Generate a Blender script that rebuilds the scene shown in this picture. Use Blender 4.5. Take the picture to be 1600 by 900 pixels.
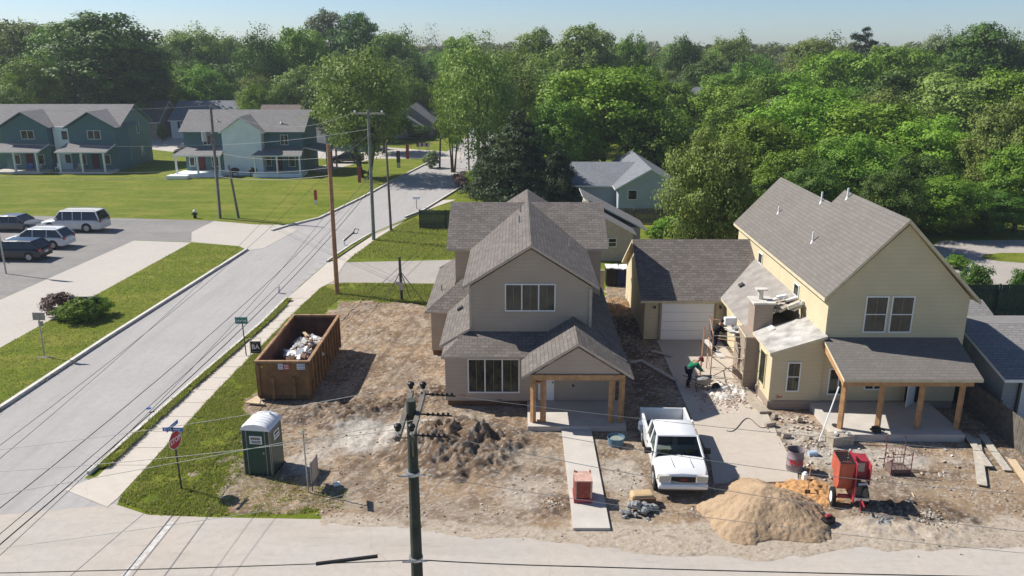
import bpy, bmesh, math, random
import numpy as np
from mathutils import Vector, Matrix, Euler

random.seed(7)
for o in list(bpy.data.objects): bpy.data.objects.remove(o)
SC = bpy.context.scene
COL = SC.collection
R = math.radians

# ---------------------------------------------------------------- camera
CAM_H, FPX, PITCH, YAW = 16.3, 1280.0, 16.617, 0.343
cam_d = bpy.data.cameras.new('camera'); cam = bpy.data.objects.new('camera', cam_d); COL.objects.link(cam)
cam.location = (0, 0, CAM_H); cam.rotation_euler = (R(90-PITCH), 0, R(YAW))
cam_d.sensor_width = 36; cam_d.lens = 36*FPX/1600; cam_d.clip_start = 0.3; cam_d.clip_end = 6000
SC.camera = cam

# ---------------------------------------------------------------- world, sun, exposure
SUN_EL, SUN_DIR = 43.0, (-0.94, 0.35)          # horizontal direction towards the sun
SUN_ROT = math.atan2(SUN_DIR[0], SUN_DIR[1])
w = bpy.data.worlds.new('World'); SC.world = w; w.use_nodes = True
nt = w.node_tree; nt.nodes.clear()
sky = nt.nodes.new('ShaderNodeTexSky'); sky.sky_type = 'NISHITA'; sky.sun_disc = False
sky.sun_elevation = R(SUN_EL); sky.sun_rotation = SUN_ROT; sky.altitude = 300
sky.air_density = 0.75; sky.dust_density = 0.45; sky.ozone_density = 5.0
bg = nt.nodes.new('ShaderNodeBackground'); bg.inputs[1].default_value = 0.085
out = nt.nodes.new('ShaderNodeOutputWorld')
nt.links.new(sky.outputs[0], bg.inputs[0]); nt.links.new(bg.outputs[0], out.inputs[0])
sd = bpy.data.lights.new('sun', 'SUN'); sd.energy = 5.0; sd.angle = R(0.5); sd.color = (1, .95, .87)
so = bpy.data.objects.new('sun', sd); COL.objects.link(so)
ce = math.cos(R(SUN_EL)); n_ = math.hypot(*SUN_DIR)
sv = Vector((SUN_DIR[0]/n_*ce, SUN_DIR[1]/n_*ce, math.sin(R(SUN_EL))))
so.rotation_euler = sv.to_track_quat('Z', 'Y').to_euler(); so.location = (0, 0, 60)
SC.view_settings.view_transform = 'Standard'; SC.view_settings.look = 'None'
SC.view_settings.exposure = 0.48; SC.view_settings.gamma = 1
SC.render.engine = 'CYCLES'
SC.cycles.max_bounces = 6; SC.cycles.diffuse_bounces = 3; SC.cycles.glossy_bounces = 2
SC.cycles.transparent_max_bounces = 4; SC.cycles.transmission_bounces = 3; SC.cycles.volume_bounces = 0

# ---------------------------------------------------------------- survey: photo bearings to metres
_th, _ya = R(PITCH), R(YAW)
def _ray(px, py):
    cx = (px-800)/FPX; cy = -(py-450)/FPX
    x = cx; y = math.cos(_th)+cy*math.sin(_th); z = -math.sin(_th)+cy*math.cos(_th)
    c, s = math.cos(_ya), math.sin(_ya)
    return (x*c-y*s, x*s+y*c, z)
def P(px, py, z=0.0):
    d = _ray(px, py); t = (z-CAM_H)/d[2]; return (d[0]*t, d[1]*t)
def Q(px, py, Y):
    d = _ray(px, py); t = Y/d[1]; return (d[0]*t, CAM_H+d[2]*t)

# ---------------------------------------------------------------- tagging
def tag(o, label=None, cat=None, group=None, kind=None):
    if label: o['label'] = label
    if cat: o['category'] = cat
    if group: o['group'] = group
    if kind: o['kind'] = kind
    return o
def empty(name, loc=(0, 0, 0), rz=0.0):
    o = bpy.data.objects.new(name, None); COL.objects.link(o)
    o.location = loc; o.rotation_euler = (0, 0, rz); o.empty_display_size = .3
    return o
def thing(name, label, cat, loc=(0, 0, 0), rz=0.0, group=None):
    return tag(empty(name, loc, rz), label, cat, group)
def copy_tree(o, parent=None):
    c = o.copy(); COL.objects.link(c)
    if parent: c.parent = parent
    for ch in list(o.children): copy_tree(ch, c)
    return c
def chain_loc(o):
    v = Vector((0, 0, 0))
    while o: v = v + Vector(o.location); o = o.parent
    return v

# ---------------------------------------------------------------- mesh builder
def uv_auto(me):
    n = len(me.polygons)
    if not n: return
    uvl = me.uv_layers.new(name='UVMap')
    nl = len(me.loops)
    vi = np.empty(nl, np.int32); me.loops.foreach_get('vertex_index', vi)
    co = np.empty(len(me.vertices)*3, np.float32); me.vertices.foreach_get('co', co); co = co.reshape(-1, 3)
    fn = np.empty(n*3, np.float32); me.polygons.foreach_get('normal', fn); fn = fn.reshape(-1, 3)
    tot = np.empty(n, np.int32); me.polygons.foreach_get('loop_total', tot)
    N = np.repeat(fn, tot, axis=0)
    U = np.stack([-N[:, 1], N[:, 0], np.zeros(len(N))], 1)
    L = np.linalg.norm(U, axis=1); flat = L < 1e-3
    U[flat] = (1, 0, 0); L[flat] = 1; U /= L[:, None]
    V = np.cross(N, U); p = co[vi]
    uv = np.stack([(p*U).sum(1), (p*V).sum(1)], 1).astype(np.float32)
    uvl.data.foreach_set('uv', uv.ravel())

class MB:
    def __init__(s): s.v = []; s.f = []; s.m = []
    def add(s, vs, fs, mi=0):
        b = len(s.v); s.v += [tuple(p) for p in vs]
        s.f += [tuple(i+b for i in f) for f in fs]; s.m += [mi]*len(fs); return s
    def box(s, x0, x1, y0, y1, z0, z1, mi=0):
        vs = [(x0,y0,z0),(x1,y0,z0),(x1,y1,z0),(x0,y1,z0),(x0,y0,z1),(x1,y0,z1),(x1,y1,z1),(x0,y1,z1)]
        return s.add(vs, [(3,2,1,0),(4,5,6,7),(0,1,5,4),(1,2,6,5),(2,3,7,6),(3,0,4,7)], mi)
    def obox(s, c, size, rz=0, rx=0, ry=0, mi=0):
        M = Matrix.Translation(c) @ Euler((rx, ry, rz)).to_matrix().to_4x4()
        a, b, d = size[0]/2, size[1]/2, size[2]/2
        vs = [M @ Vector(p) for p in [(-a,-b,-d),(a,-b,-d),(a,b,-d),(-a,b,-d),(-a,-b,d),(a,-b,d),(a,b,d),(-a,b,d)]]
        return s.add(vs, [(3,2,1,0),(4,5,6,7),(0,1,5,4),(1,2,6,5),(2,3,7,6),(3,0,4,7)], mi)
    def prism(s, poly, d, mi=0, side=None):
        """poly: planar 3D points, extruded by vector d"""
        n = len(poly); d = Vector(d); a = [Vector(p) for p in poly]; b = [p+d for p in a]
        nn = Vector((0,0,0))
        for i in range(n): nn += a[i].cross(a[(i+1) % n])
        if nn.dot(d) > 0: a.reverse(); b.reverse()
        s.add(a+b, [tuple(range(n))], mi); s.f.append(tuple(len(s.v)-1-i for i in range(n))); s.m.append(mi)
        base = len(s.v)-2*n
        for i in range(n):
            j = (i+1) % n; s.f.append((base+j, base+i, base+n+i, base+n+j)); s.m.append(mi if side is None else side)
        return s
    def slab(s, poly, t=.12, top=0, side=1):
        """roof or floor slab: poly is the top face, thickness t downwards"""
        n = len(poly); a = [Vector(p) for p in poly]; nn = Vector((0,0,0))
        for i in range(n): nn += a[i].cross(a[(i+1) % n])
        if nn.z < 0: a.reverse()
        b = [p-Vector((0,0,t)) for p in a]; base = len(s.v); s.v += [tuple(p) for p in a+b]
        s.f.append(tuple(range(base, base+n))); s.m.append(top)
        s.f.append(tuple(base+2*n-1-i for i in range(n))); s.m.append(side)
        for i in range(n):
            j = (i+1) % n; s.f.append((base+i, base+n+i, base+n+j, base+j)); s.m.append(side)
        return s
    def tube(s, pts, r, n=8, mi=0, cap=True):
        pts = [Vector(p) for p in pts]; rs = r if isinstance(r, (list, tuple)) else [r]*len(pts)
        base = len(s.v); up = Vector((0, 0, 1))
        for i, p in enumerate(pts):
            d = (pts[min(i+1, len(pts)-1)]-pts[max(i-1, 0)]).normalized()
            a = d.cross(up if abs(d.z) < .9 else Vector((1, 0, 0))).normalized(); b = d.cross(a)
            for k in range(n):
                t = 2*math.pi*k/n; s.v.append(tuple(p+(a*math.cos(t)+b*math.sin(t))*rs[i]))
        for i in range(len(pts)-1):
            for k in range(n):
                k2 = (k+1) % n; o = base+i*n
                s.f.append((o+k, o+k2, o+n+k2, o+n+k)); s.m.append(mi)
        if cap:
            s.f.append(tuple(base+n-1-k for k in range(n))); s.m.append(mi)
            o = base+(len(pts)-1)*n; s.f.append(tuple(o+k for k in range(n))); s.m.append(mi)
        return s
    def cyl(s, c, r, h, n=16, mi=0, axis='z', r2=None):
        c = Vector(c); d = {'z': Vector((0,0,1)), 'x': Vector((1,0,0)), 'y': Vector((0,1,0))}[axis]
        return s.tube([c, c+d*h], [r, r if r2 is None else r2], n, mi)
    def ball(s, c, r, nu=10, nv=6, mi=0, sc=(1,1,1), jit=0):
        base = len(s.v); c = Vector(c)
        s.v.append(tuple(c+Vector((0,0,r*sc[2]))))
        for i in range(1, nv):
            ph = math.pi*i/nv
            for k in range(nu):
                t = 2*math.pi*k/nu; q = r*(1+random.uniform(-jit, jit))
                s.v.append((c.x+q*sc[0]*math.sin(ph)*math.cos(t), c.y+q*sc[1]*math.sin(ph)*math.sin(t), c.z+q*sc[2]*math.cos(ph)))
        s.v.append(tuple(c-Vector((0,0,r*sc[2])))); last = len(s.v)-1
        for k in range(nu): s.f.append((base, base+1+k, base+1+(k+1) % nu)); s.m.append(mi)
        for i in range(nv-2):
            for k in range(nu):
                a = base+1+i*nu; s.f.append((a+k, a+nu+k, a+nu+(k+1) % nu, a+(k+1) % nu)); s.m.append(mi)
        a = base+1+(nv-2)*nu
        for k in range(nu): s.f.append((a+k, last, a+(k+1) % nu)); s.m.append(mi)
        return s
    def build(s, name, mats, parent=None, smooth=False, bevel=0, fix=False):
        me = bpy.data.meshes.new(name)
        off = chain_loc(parent) if parent else Vector((0, 0, 0))
        me.from_pydata([(p[0]-off.x, p[1]-off.y, p[2]-off.z) for p in s.v], [], s.f)
        if not isinstance(mats, (list, tuple)): mats = [mats]
        for m in mats: me.materials.append(m)
        k = len(mats)-1
        me.polygons.foreach_set('material_index', [min(i, k) for i in s.m])
        if fix:
            bm = bmesh.new(); bm.from_mesh(me); bmesh.ops.recalc_face_normals(bm, faces=bm.faces); bm.to_mesh(me); bm.free()
        me.update(); uv_auto(me)
        o = bpy.data.objects.new(name, me); COL.objects.link(o)
        if parent: o.parent = parent
        if smooth:
            me.polygons.foreach_set('use_smooth', [True]*len(me.polygons))
        if bevel:
            b = o.modifiers.new('bevel', 'BEVEL'); b.width = bevel; b.segments = 2; b.limit_method = 'ANGLE'
        return o

def smooth_by_angle(o, a=35):
    me = o.data; bm = bmesh.new(); bm.from_mesh(me); bmesh.ops.remove_doubles(bm, verts=bm.verts, dist=1e-4)
    for f in bm.faces: f.smooth = True
    for e in bm.edges:
        if len(e.link_faces) == 2: e.smooth = e.calc_face_angle(0) < R(a)
    bm.to_mesh(me); bm.free()

# ---------------------------------------------------------------- materials
def newmat(name, rough=.8, spec=.3, metal=0):
    m = bpy.data.materials.new(name); m.use_nodes = True; n = m.node_tree
    b = n.nodes['Principled BSDF']; b.inputs['Roughness'].default_value = rough
    b.inputs['Specular IOR Level'].default_value = spec; b.inputs['Metallic'].default_value = metal
    return m, n, b
def N(n, t, **k):
    x = n.nodes.new(t)
    for a, v in k.items(): setattr(x, a, v)
    return x
def noise(n, vec, scale, detail=4, rough=.55, lo=.3, hi=.7, dist=0):
    t = N(n, 'ShaderNodeTexNoise'); t.inputs['Scale'].default_value = scale; t.inputs['Detail'].default_value = detail
    t.inputs['Roughness'].default_value = rough; t.inputs['Distortion'].default_value = dist
    if vec: n.links.new(vec, t.inputs['Vector'])
    mr = N(n, 'ShaderNodeMapRange'); mr.inputs[1].default_value = lo; mr.inputs[2].default_value = hi
    n.links.new(t.outputs[0], mr.inputs[0]); return mr.outputs[0]
def mix(n, f, a, b, mode='MIX'):
    x = N(n, 'ShaderNodeMix', data_type='RGBA', blend_type=mode)
    if isinstance(f, (int, float)): x.inputs[0].default_value = f
    else: n.links.new(f, x.inputs[0])
    for i, c in ((6, a), (7, b)):
        if isinstance(c, tuple): x.inputs[i].default_value = (c[0], c[1], c[2], 1)
        else: n.links.new(c, x.inputs[i])
    return x.outputs[2]
def bump(n, b, h, s=.3, d=.02):
    x = N(n, 'ShaderNodeBump'); x.inputs['Strength'].default_value = s; x.inputs['Distance'].default_value = d
    n.links.new(h, x.inputs['Height']); n.links.new(x.outputs[0], b.inputs['Normal'])
def geo(n): return N(n, 'ShaderNodeNewGeometry').outputs['Position']
def objc(n): return N(n, 'ShaderNodeTexCoord').outputs['Object']
def uvc(n): return N(n, 'ShaderNodeTexCoord').outputs['UV']
def sc3(n, v, s):
    m = N(n, 'ShaderNodeMapping'); m.inputs['Scale'].default_value = s; n.links.new(v, m.inputs[0]); return m.outputs[0]

def simple(name, col, rough=.7, spec=.3, metal=0, var=.12, scale=3, bmp=0):
    m, n, b = newmat(name, rough, spec, metal); v = objc(n)
    f = noise(n, v, scale, 5)
    c = mix(n, f, tuple(x*(1-var) for x in col), tuple(min(1, x*(1+var)) for x in col))
    n.links.new(c, b.inputs['Base Color'])
    if bmp: bump(n, b, noise(n, v, scale*8, 4), bmp, .01)
    return m
def shingle(name, c1, c2, c3, mo=.45):
    m, n, b = newmat(name, .9, .15); uv = uvc(n)
    br = N(n, 'ShaderNodeTexBrick'); n.links.new(uv, br.inputs['Vector'])
    br.inputs['Scale'].default_value = 1; br.inputs['Brick Width'].default_value = .38; br.inputs['Row Height'].default_value = .2
    br.inputs['Mortar Size'].default_value = .012; br.offset = .37
    br.inputs['Color1'].default_value = (*c1, 1); br.inputs['Color2'].default_value = (*c2, 1)
    br.inputs['Mortar'].default_value = tuple(x*mo for x in c1)+(1,)
    f = noise(n, sc3(n, uv, (3, 7, 1)), 1.0, 3, .6, .35, .65)
    c = mix(n, f, br.outputs[0], c3); f2 = noise(n, uv, .35, 4, .6)
    c = mix(n, f2, c, tuple(x*1.14 for x in c2)); n.links.new(mix(n, .8, c, br.outputs[0]), b.inputs['Base Color'])
    sep = N(n, 'ShaderNodeSeparateXYZ'); n.links.new(uv, sep.inputs[0])
    md = N(n, 'ShaderNodeMath', operation='FRACT'); dv = N(n, 'ShaderNodeMath', operation='DIVIDE'); dv.inputs[1].default_value = .2
    n.links.new(sep.outputs[1], dv.inputs[0]); n.links.new(dv.outputs[0], md.inputs[0])
    inv = N(n, 'ShaderNodeMath', operation='SUBTRACT'); inv.inputs[0].default_value = 1; n.links.new(md.outputs[0], inv.inputs[1])
    bump(n, b, inv.outputs[0], .6, .02); return m
def siding(name, col, lap=.19, var=.07):
    m, n, b = newmat(name, .75, .25); uv = uvc(n); v = objc(n)
    sep = N(n, 'ShaderNodeSeparateXYZ'); n.links.new(uv, sep.inputs[0])
    dv = N(n, 'ShaderNodeMath', operation='DIVIDE'); dv.inputs[1].default_value = lap; n.links.new(sep.outputs[1], dv.inputs[0])
    fr = N(n, 'ShaderNodeMath', operation='FRACT'); n.links.new(dv.outputs[0], fr.inputs[0])
    fl = N(n, 'ShaderNodeMath', operation='FLOOR'); n.links.new(dv.outputs[0], fl.inputs[0])
    f = noise(n, v, .9, 5); c = mix(n, f, tuple(x*(1-var) for x in col), tuple(x*(1+var) for x in col))
    wn = N(n, 'ShaderNodeTexWhiteNoise', noise_dimensions='1D'); n.links.new(fl.outputs[0], wn.inputs['W'])
    c = mix(n, wn.outputs[0], c, mix(n, .9, tuple(x*.9 for x in col), c))
    cmp = N(n, 'ShaderNodeMath', operation='GREATER_THAN'); cmp.inputs[1].default_value = .93; n.links.new(fr.outputs[0], cmp.inputs[0])
    c = mix(n, cmp.outputs[0], c, tuple(x*.84 for x in col)); n.links.new(c, b.inputs['Base Color'])
    inv = N(n, 'ShaderNodeMath', operation='SUBTRACT'); inv.inputs[0].default_value = 1; n.links.new(fr.outputs[0], inv.inputs[1])
    bump(n, b, inv.outputs[0], .25, .012); return m

M = {}
M['taupe'] = siding('taupe_siding', (.43, .35, .275), .2)
M['taupe_trim'] = simple('taupe_trim', (.48, .405, .325))
M['yellow'] = siding('yellow_siding', (.58, .50, .33), .2)
M['yellow_trim'] = simple('yellow_trim', (.60, .52, .35))
M['white'] = simple('white_paint', (.78, .78, .76), .5, var=.04)
M['bluegreen'] = siding('bluegreen_siding', (.085, .165, .18), .18)
M['bluegreen_side'] = siding('greygreen_siding', (.12, .20, .18), .18)
M['palegrey'] = siding('pale_siding', (.78, .83, .86), .18)
M['greysiding'] = siding('grey_siding', (.30, .32, .33), .18)
M['bluewall'] = siding('blue_wall', (.38, .43, .46), .2)
M['beigewall'] = simple('beige_stucco', (.47, .42, .35), .9)
M['palewall'] = siding('pale_wall', (.62, .63, .62), .2)
M['shingle'] = shingle('shingles_warm_grey', (.125, .11, .10), (.185, .165, .15), (.08, .07, .065))
M['shingle_y'] = shingle('shingles_brown_grey', (.155, .142, .129), (.182, .167, .151), (.125, .115, .104), .72)
M['shingle_g'] = shingle('shingles_grey', (.20, .19, .185), (.25, .24, .235), (.16, .15, .15))
M['shingle_b'] = shingle('shingles_blue_grey', (.17, .18, .20), (.22, .23, .25), (.14, .14, .15))
M['dust'] = simple('mortar_dust', (.56, .53, .48), .95, var=.22, scale=2.5, bmp=.3)
M['dustroof'] = simple('dusty_roof', (.27, .25, .23), .95, var=.2, scale=1.6)
M['glass'], _n, _b = newmat('window_glass', .08, .5)
_b.inputs['Base Color'].default_value = (.018, .021, .02, 1)
_f = noise(_n, sc3(_n, objc(_n), (2.2, 2.2, 1.1)), 1.2, 2, .5, .42, .62)
_n.links.new(mix(_n, _f, (.010, .013, .010), (.035, .042, .026)), _b.inputs['Base Color'])
M['curtain'] = simple('window_blind', (.25, .25, .17), .8)
M['wood'] = simple('cedar_post', (.43, .245, .115), .7, var=.25, scale=4)
M['plank'] = simple('pine_plank', (.55, .42, .27), .8, var=.15, scale=5)
M['greyplank'] = simple('weathered_plank', (.42, .38, .32), .9, var=.2, scale=5)
M['fence'] = simple('weathered_fence', (.13, .115, .095), .9, var=.3, scale=4)
M['fence_green'] = simple('dark_green_fence', (.035, .06, .045), .8, var=.25, scale=4)
M['brick'], _n, _b = newmat('dusty_brick', .95, .1)
_br = N(_n, 'ShaderNodeTexBrick'); _n.links.new(uvc(_n), _br.inputs['Vector']); _br.inputs['Scale'].default_value = 1
_br.inputs['Brick Width'].default_value = .21; _br.inputs['Row Height'].default_value = .075; _br.inputs['Mortar Size'].default_value = .008
_br.inputs['Color1'].default_value = (.33, .24, .18, 1); _br.inputs['Color2'].default_value = (.24, .165, .13, 1); _br.inputs['Mortar'].default_value = (.45, .41, .36, 1)
_n.links.new(mix(_n, noise(_n, objc(_n), 3, 4), _br.outputs[0], (.32, .265, .215)), _b.inputs['Base Color'])
M['black'] = simple('black_plastic', (.015, .015, .016), .5)
M['rubber'] = simple('rubber', (.02, .02, .02), .85)
M['metal'] = simple('galvanised', (.38, .39, .39), .45, .5, .6)
M['darkmetal'] = simple('dark_metal', (.07, .07, .07), .5, .5, .5)
M['rust'] = simple('rusty_steel', (.16, .085, .05), .8, .2, 0, .3, 2)
M['tarpaint'] = simple('dumpster_paint', (.215, .115, .05), .75, .25, 0, .35, 1.6)
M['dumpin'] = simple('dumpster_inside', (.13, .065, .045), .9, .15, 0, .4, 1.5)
M['concrete'] = simple('new_concrete', (.49, .455, .41), .9, .2, 0, .1, 1.3, .15)
M['oldwood'] = simple('utility_pole_wood', (.16, .145, .125), .9, .2, 0, .25, 3, .3)
M['greypole'] = simple('grey_green_pole', (.20, .22, .19), .9, .2, 0, .25, 2, .3)
M['darkpole'] = simple('dark_creosote_pole', (.055, .06, .048), .85, .25, 0, .35, 3, .4)
M['neworange'] = simple('new_pole_wood', (.36, .20, .115), .85, .2, 0, .25, 2, .3)
M['wire_black'] = simple('black_cable', (.012, .012, .012), .6)
M['wire_pale'] = simple('bare_aluminium_wire', (.30, .30, .29), .6, .3, .1)
M['red'] = simple('red_paint', (.33, .03, .045), .45, .5, 0, .2)
M['orange'] = simple('orange_red_paint', (.42, .09, .05), .5, .4, 0, .2)
M['signred'] = simple('sign_red', (.5, .03, .05), .4, .5, 0, .03)
M['signblue'] = simple('sign_blue', (.03, .13, .42), .4, .5, 0, .03)
M['signgreen'] = simple('sign_green', (.015, .22, .17), .4, .5, 0, .03)
M['signwhite'] = simple('sign_white', (.8, .8, .8), .4, .5, 0, .02)
M['signback'] = simple('sign_back', (.36, .33, .31), .45, .4, .3)
M['portagreen'] = simple('porta_green', (.008, .055, .038), .45, .5, 0, .1)
M['portaroof'] = simple('porta_roof', (.72, .73, .75), .4, .4, 0, .05)
M['blue'] = simple('blue_plastic', (.03, .10, .26), .5, .4)
M['skin'] = simple('skin', (.34, .17, .11), .6, .3, 0, .06)
M['greencloth'] = simple('green_hoodie', (.02, .16, .09), .95, .1)
M['navy'] = simple('navy_trousers', (.012, .016, .035), .95, .1)
M['blackcloth'] = simple('black_shirt', (.012, .012, .015), .95, .1)
M['maroon'] = simple('maroon_cap', (.2, .03, .03), .9, .1)
M['stone'] = simple('grey_stone', (.25, .255, .25), .95, .15, 0, .25, 6, .4)
M['block'] = simple('concrete_block', (.36, .31, .25), .95, .15, 0, .2, 5)
M['redbrick'] = simple('red_brick_stack', (.27, .07, .05), .9, .2, 0, .25, 6)
M['pinkboard'] = simple('pinkish_board', (.5, .32, .26), .9, .2, 0, .25, 6)
M['yellowtag'] = simple('yellow_plastic', (.7, .6, .05), .5)
M['tin'] = simple('sheet_metal', (.5, .5, .5), .35, .5, .7)
def paint(name, c, rough=.25):
    m, n, b = newmat(name, rough, .5); b.inputs['Base Color'].default_value = (*c, 1)
    b.inputs['Coat Weight'].default_value = .5; b.inputs['Coat Roughness'].default_value = .08
    n.links.new(mix(n, noise(n, objc(n), 1.5, 4), tuple(x*.9 for x in c), c), b.inputs['Base Color']); return m
M['carwhite'] = paint('white_car_paint', (.8, .8, .79)); M['carsilver'] = paint('silver_car_paint', (.42, .43, .43))
M['cargrey'] = paint('grey_car_paint', (.13, .13, .125)); M['carblack'] = paint('black_car_paint', (.012, .013, .016))
M['cartan'] = paint('pale_silver_paint', (.66, .65, .62)); M['carbrown'] = paint('dark_brown_paint', (.03, .022, .02))
M['carglass'], _n, _b = newmat('car_glass', .04, .9); _b.inputs['Base Color'].default_value = (.012, .015, .018, 1)
m_, n_1, b_1 = newmat('clear_car_glass'); n_1.nodes.clear(); _o = N(n_1, 'ShaderNodeOutputMaterial'); _t = N(n_1, 'ShaderNodeBsdfTransparent'); _t.inputs[0].default_value = (.42, .46, .44, 1); _g = N(n_1, 'ShaderNodeBsdfGlossy'); _g.inputs['Roughness'].default_value = .03
_l = N(n_1, 'ShaderNodeFresnel'); _l.inputs[0].default_value = 1.55; _x = N(n_1, 'ShaderNodeMixShader'); n_1.links.new(_l.outputs[0], _x.inputs[0]); n_1.links.new(_t.outputs[0], _x.inputs[1]); n_1.links.new(_g.outputs[0], _x.inputs[2]); n_1.links.new(_x.outputs[0], _o.inputs[0]); M['clearglass'] = m_
M['lamp'] = simple('lamp_lens', (.5, .48, .42), .15, .8); M['taillamp'] = simple('tail_lens', (.45, .02, .03), .2, .7)
M['chrome'] = simple('chrome', (.7, .7, .7), .15, .6, .9, .05)
M['bedliner'] = simple('bed_floor', (.10, .13, .17), .7)

def text_mesh(s, size, mat, parent, loc, rot, name='lettering', ext=.004, bold=0.0, sx=1):
    cu = bpy.data.curves.new('t', 'FONT'); cu.body = s; cu.size = size; cu.align_x = 'CENTER'; cu.align_y = 'CENTER'
    cu.extrude = ext; cu.resolution_u = 2; cu.offset = bold
    t = bpy.data.objects.new('t', cu); COL.objects.link(t)
    bpy.context.view_layer.update()
    me = bpy.data.meshes.new_from_object(t.evaluated_get(bpy.context.evaluated_depsgraph_get()))
    bpy.data.objects.remove(t)
    me.transform(Matrix.Diagonal((sx, 1, 1, 1)))
    me.transform(Matrix.Translation(loc) @ Euler(rot).to_matrix().to_4x4())
    me.materials.clear(); me.materials.append(mat)
    off = chain_loc(parent); me.transform(Matrix.Translation(-off))
    o = bpy.data.objects.new(name, me); COL.objects.link(o); o.parent = parent
    return o
# ================================================================ ground, roads, dirt
def sstep(a, b, x):
    t = np.clip((x-a)/(b-a), 0, 1); return t*t*(3-2*t)
_rng = np.random.RandomState(11)
_tab = _rng.rand(256, 256).astype(np.float32)
def vnoise(x, y):
    xi = np.floor(x).astype(int); yi = np.floor(y).astype(int); fx = x-xi; fy = y-yi
    fx = fx*fx*(3-2*fx); fy = fy*fy*(3-2*fy)
    a = _tab[xi % 256, yi % 256]; b = _tab[(xi+1) % 256, yi % 256]; c = _tab[xi % 256, (yi+1) % 256]; d = _tab[(xi+1) % 256, (yi+1) % 256]
    return (a*(1-fx)+b*fx)*(1-fy)+(c*(1-fx)+d*fx)*fy
def fbm(x, y, s, o=5, g=.5):
    r = 0; a = 1; t = 0
    for i in range(o): r = r+a*vnoise(x*s+17.3*i, y*s+9.1*i); t += a; a *= g; s *= 2.03
    return r/t

def grass_mat():
    m, n, b = newmat('lawn', .95, .1); p = geo(n)
    f1 = noise(n, p, .12, 5, .6, .35, .65); f2 = noise(n, sc3(n, p, (1, .5, 1)), 1.6, 5, .7, .35, .68); f3 = noise(n, p, 14, 3, .7, .3, .7)
    c = mix(n, f1, (.165, .215, .018), (.27, .285, .03)); c = mix(n, f2, c, (.12, .165, .016))
    c = mix(n, noise(n, sc3(n, p, (.35, 1.1, 1)), .5, 5, .65, .46, .72), c, (.32, .29, .06))
    mm = N(n, 'ShaderNodeMath', operation='MULTIPLY'); mm.inputs[1].default_value = .55; n.links.new(f3, mm.inputs[0])
    c = mix(n, mm.outputs[0], c, (.05, .09, .015))
    n.links.new(c, b.inputs['Base Color']); bump(n, b, noise(n, p, 9, 5, .7, 0, 1), .9, .12); return m
M['lawn'] = grass_mat()
def road_mat(name, base, dark, tint, bumps=.2, streak=None):
    m, n, b = newmat(name, .9, .2); p = geo(n)
    f = noise(n, p, .35, 5, .6, .35, .68); f2 = noise(n, p, 3.2, 5, .7, .4, .7); f3 = noise(n, p, 40, 2, .5, .3, .7)
    c = mix(n, f, base, tint); c = mix(n, mixf(n, f2, .35), c, dark); c = mix(n, mixf(n, f3, .18), c, dark)
    if streak:
        c = mix(n, mixf(n, noise(n, sc3(n, p, streak), .5, 5, .65, .48, .75), .5), c, dark); c = mix(n, mixf(n, noise(n, sc3(n, p, streak[::-1] if False else streak), 2.6, 4, .7, .55, .75), .35), c, tuple(x*.8 for x in dark))
    v = N(n, 'ShaderNodeTexVoronoi', feature='DISTANCE_TO_EDGE'); v.inputs['Scale'].default_value = .22
    wp = N(n, 'ShaderNodeVectorMath', operation='ADD'); n.links.new(p, wp.inputs[0])
    nz = N(n, 'ShaderNodeTexNoise'); nz.inputs['Scale'].default_value = .8; n.links.new(p, nz.inputs['Vector'])
    n.links.new(nz.outputs[1], wp.inputs[1]); n.links.new(wp.outputs[0], v.inputs['Vector'])
    ls = N(n, 'ShaderNodeMath', operation='LESS_THAN'); ls.inputs[1].default_value = .002; n.links.new(v.outputs[0], ls.inputs[0])
    c = mix(n, mixf(n, ls.outputs[0], .22), c, tuple(x*.55 for x in dark))
    n.links.new(c, b.inputs['Base Color']); bump(n, b, f3, bumps, .01); return m
def mixf(n, f, k):
    x = N(n, 'ShaderNodeMath', operation='MULTIPLY'); x.inputs[1].default_value = k; n.links.new(f, x.inputs[0]); return x.outputs[0]
M['road'] = road_mat('pale_grey_road', (.375, .36, .35), (.27, .255, .245), (.41, .39, .375), .2, (1.6, .12, 1))
M['nearroad'] = road_mat('dusty_road', (.46, .425, .385), (.31, .28, .245), (.49, .43, .365), .2, (.2, 1.3, 1))
M['lot'] = road_mat('parking_asphalt', (.245, .235, .225), (.15, .142, .135), (.30, .282, .262), .2, (.3, .8, 1))
M['walk'] = road_mat('pavement_concrete', (.52, .47, .41), (.40, .355, .305), (.57, .515, .45), .1)
M['pale'] = road_mat('pale_concrete', (.47, .43, .385), (.36, .33, .30), (.50, .46, .41), .1)
M['lotshade'] = None
M['gravel'] = road_mat('gravel', (.38, .345, .315), (.23, .21, .19), (.43, .39, .345), .6)
M['kerb'] = simple('kerb_concrete', (.60, .57, .53), .9, .2, 0, .15, 2)

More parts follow.
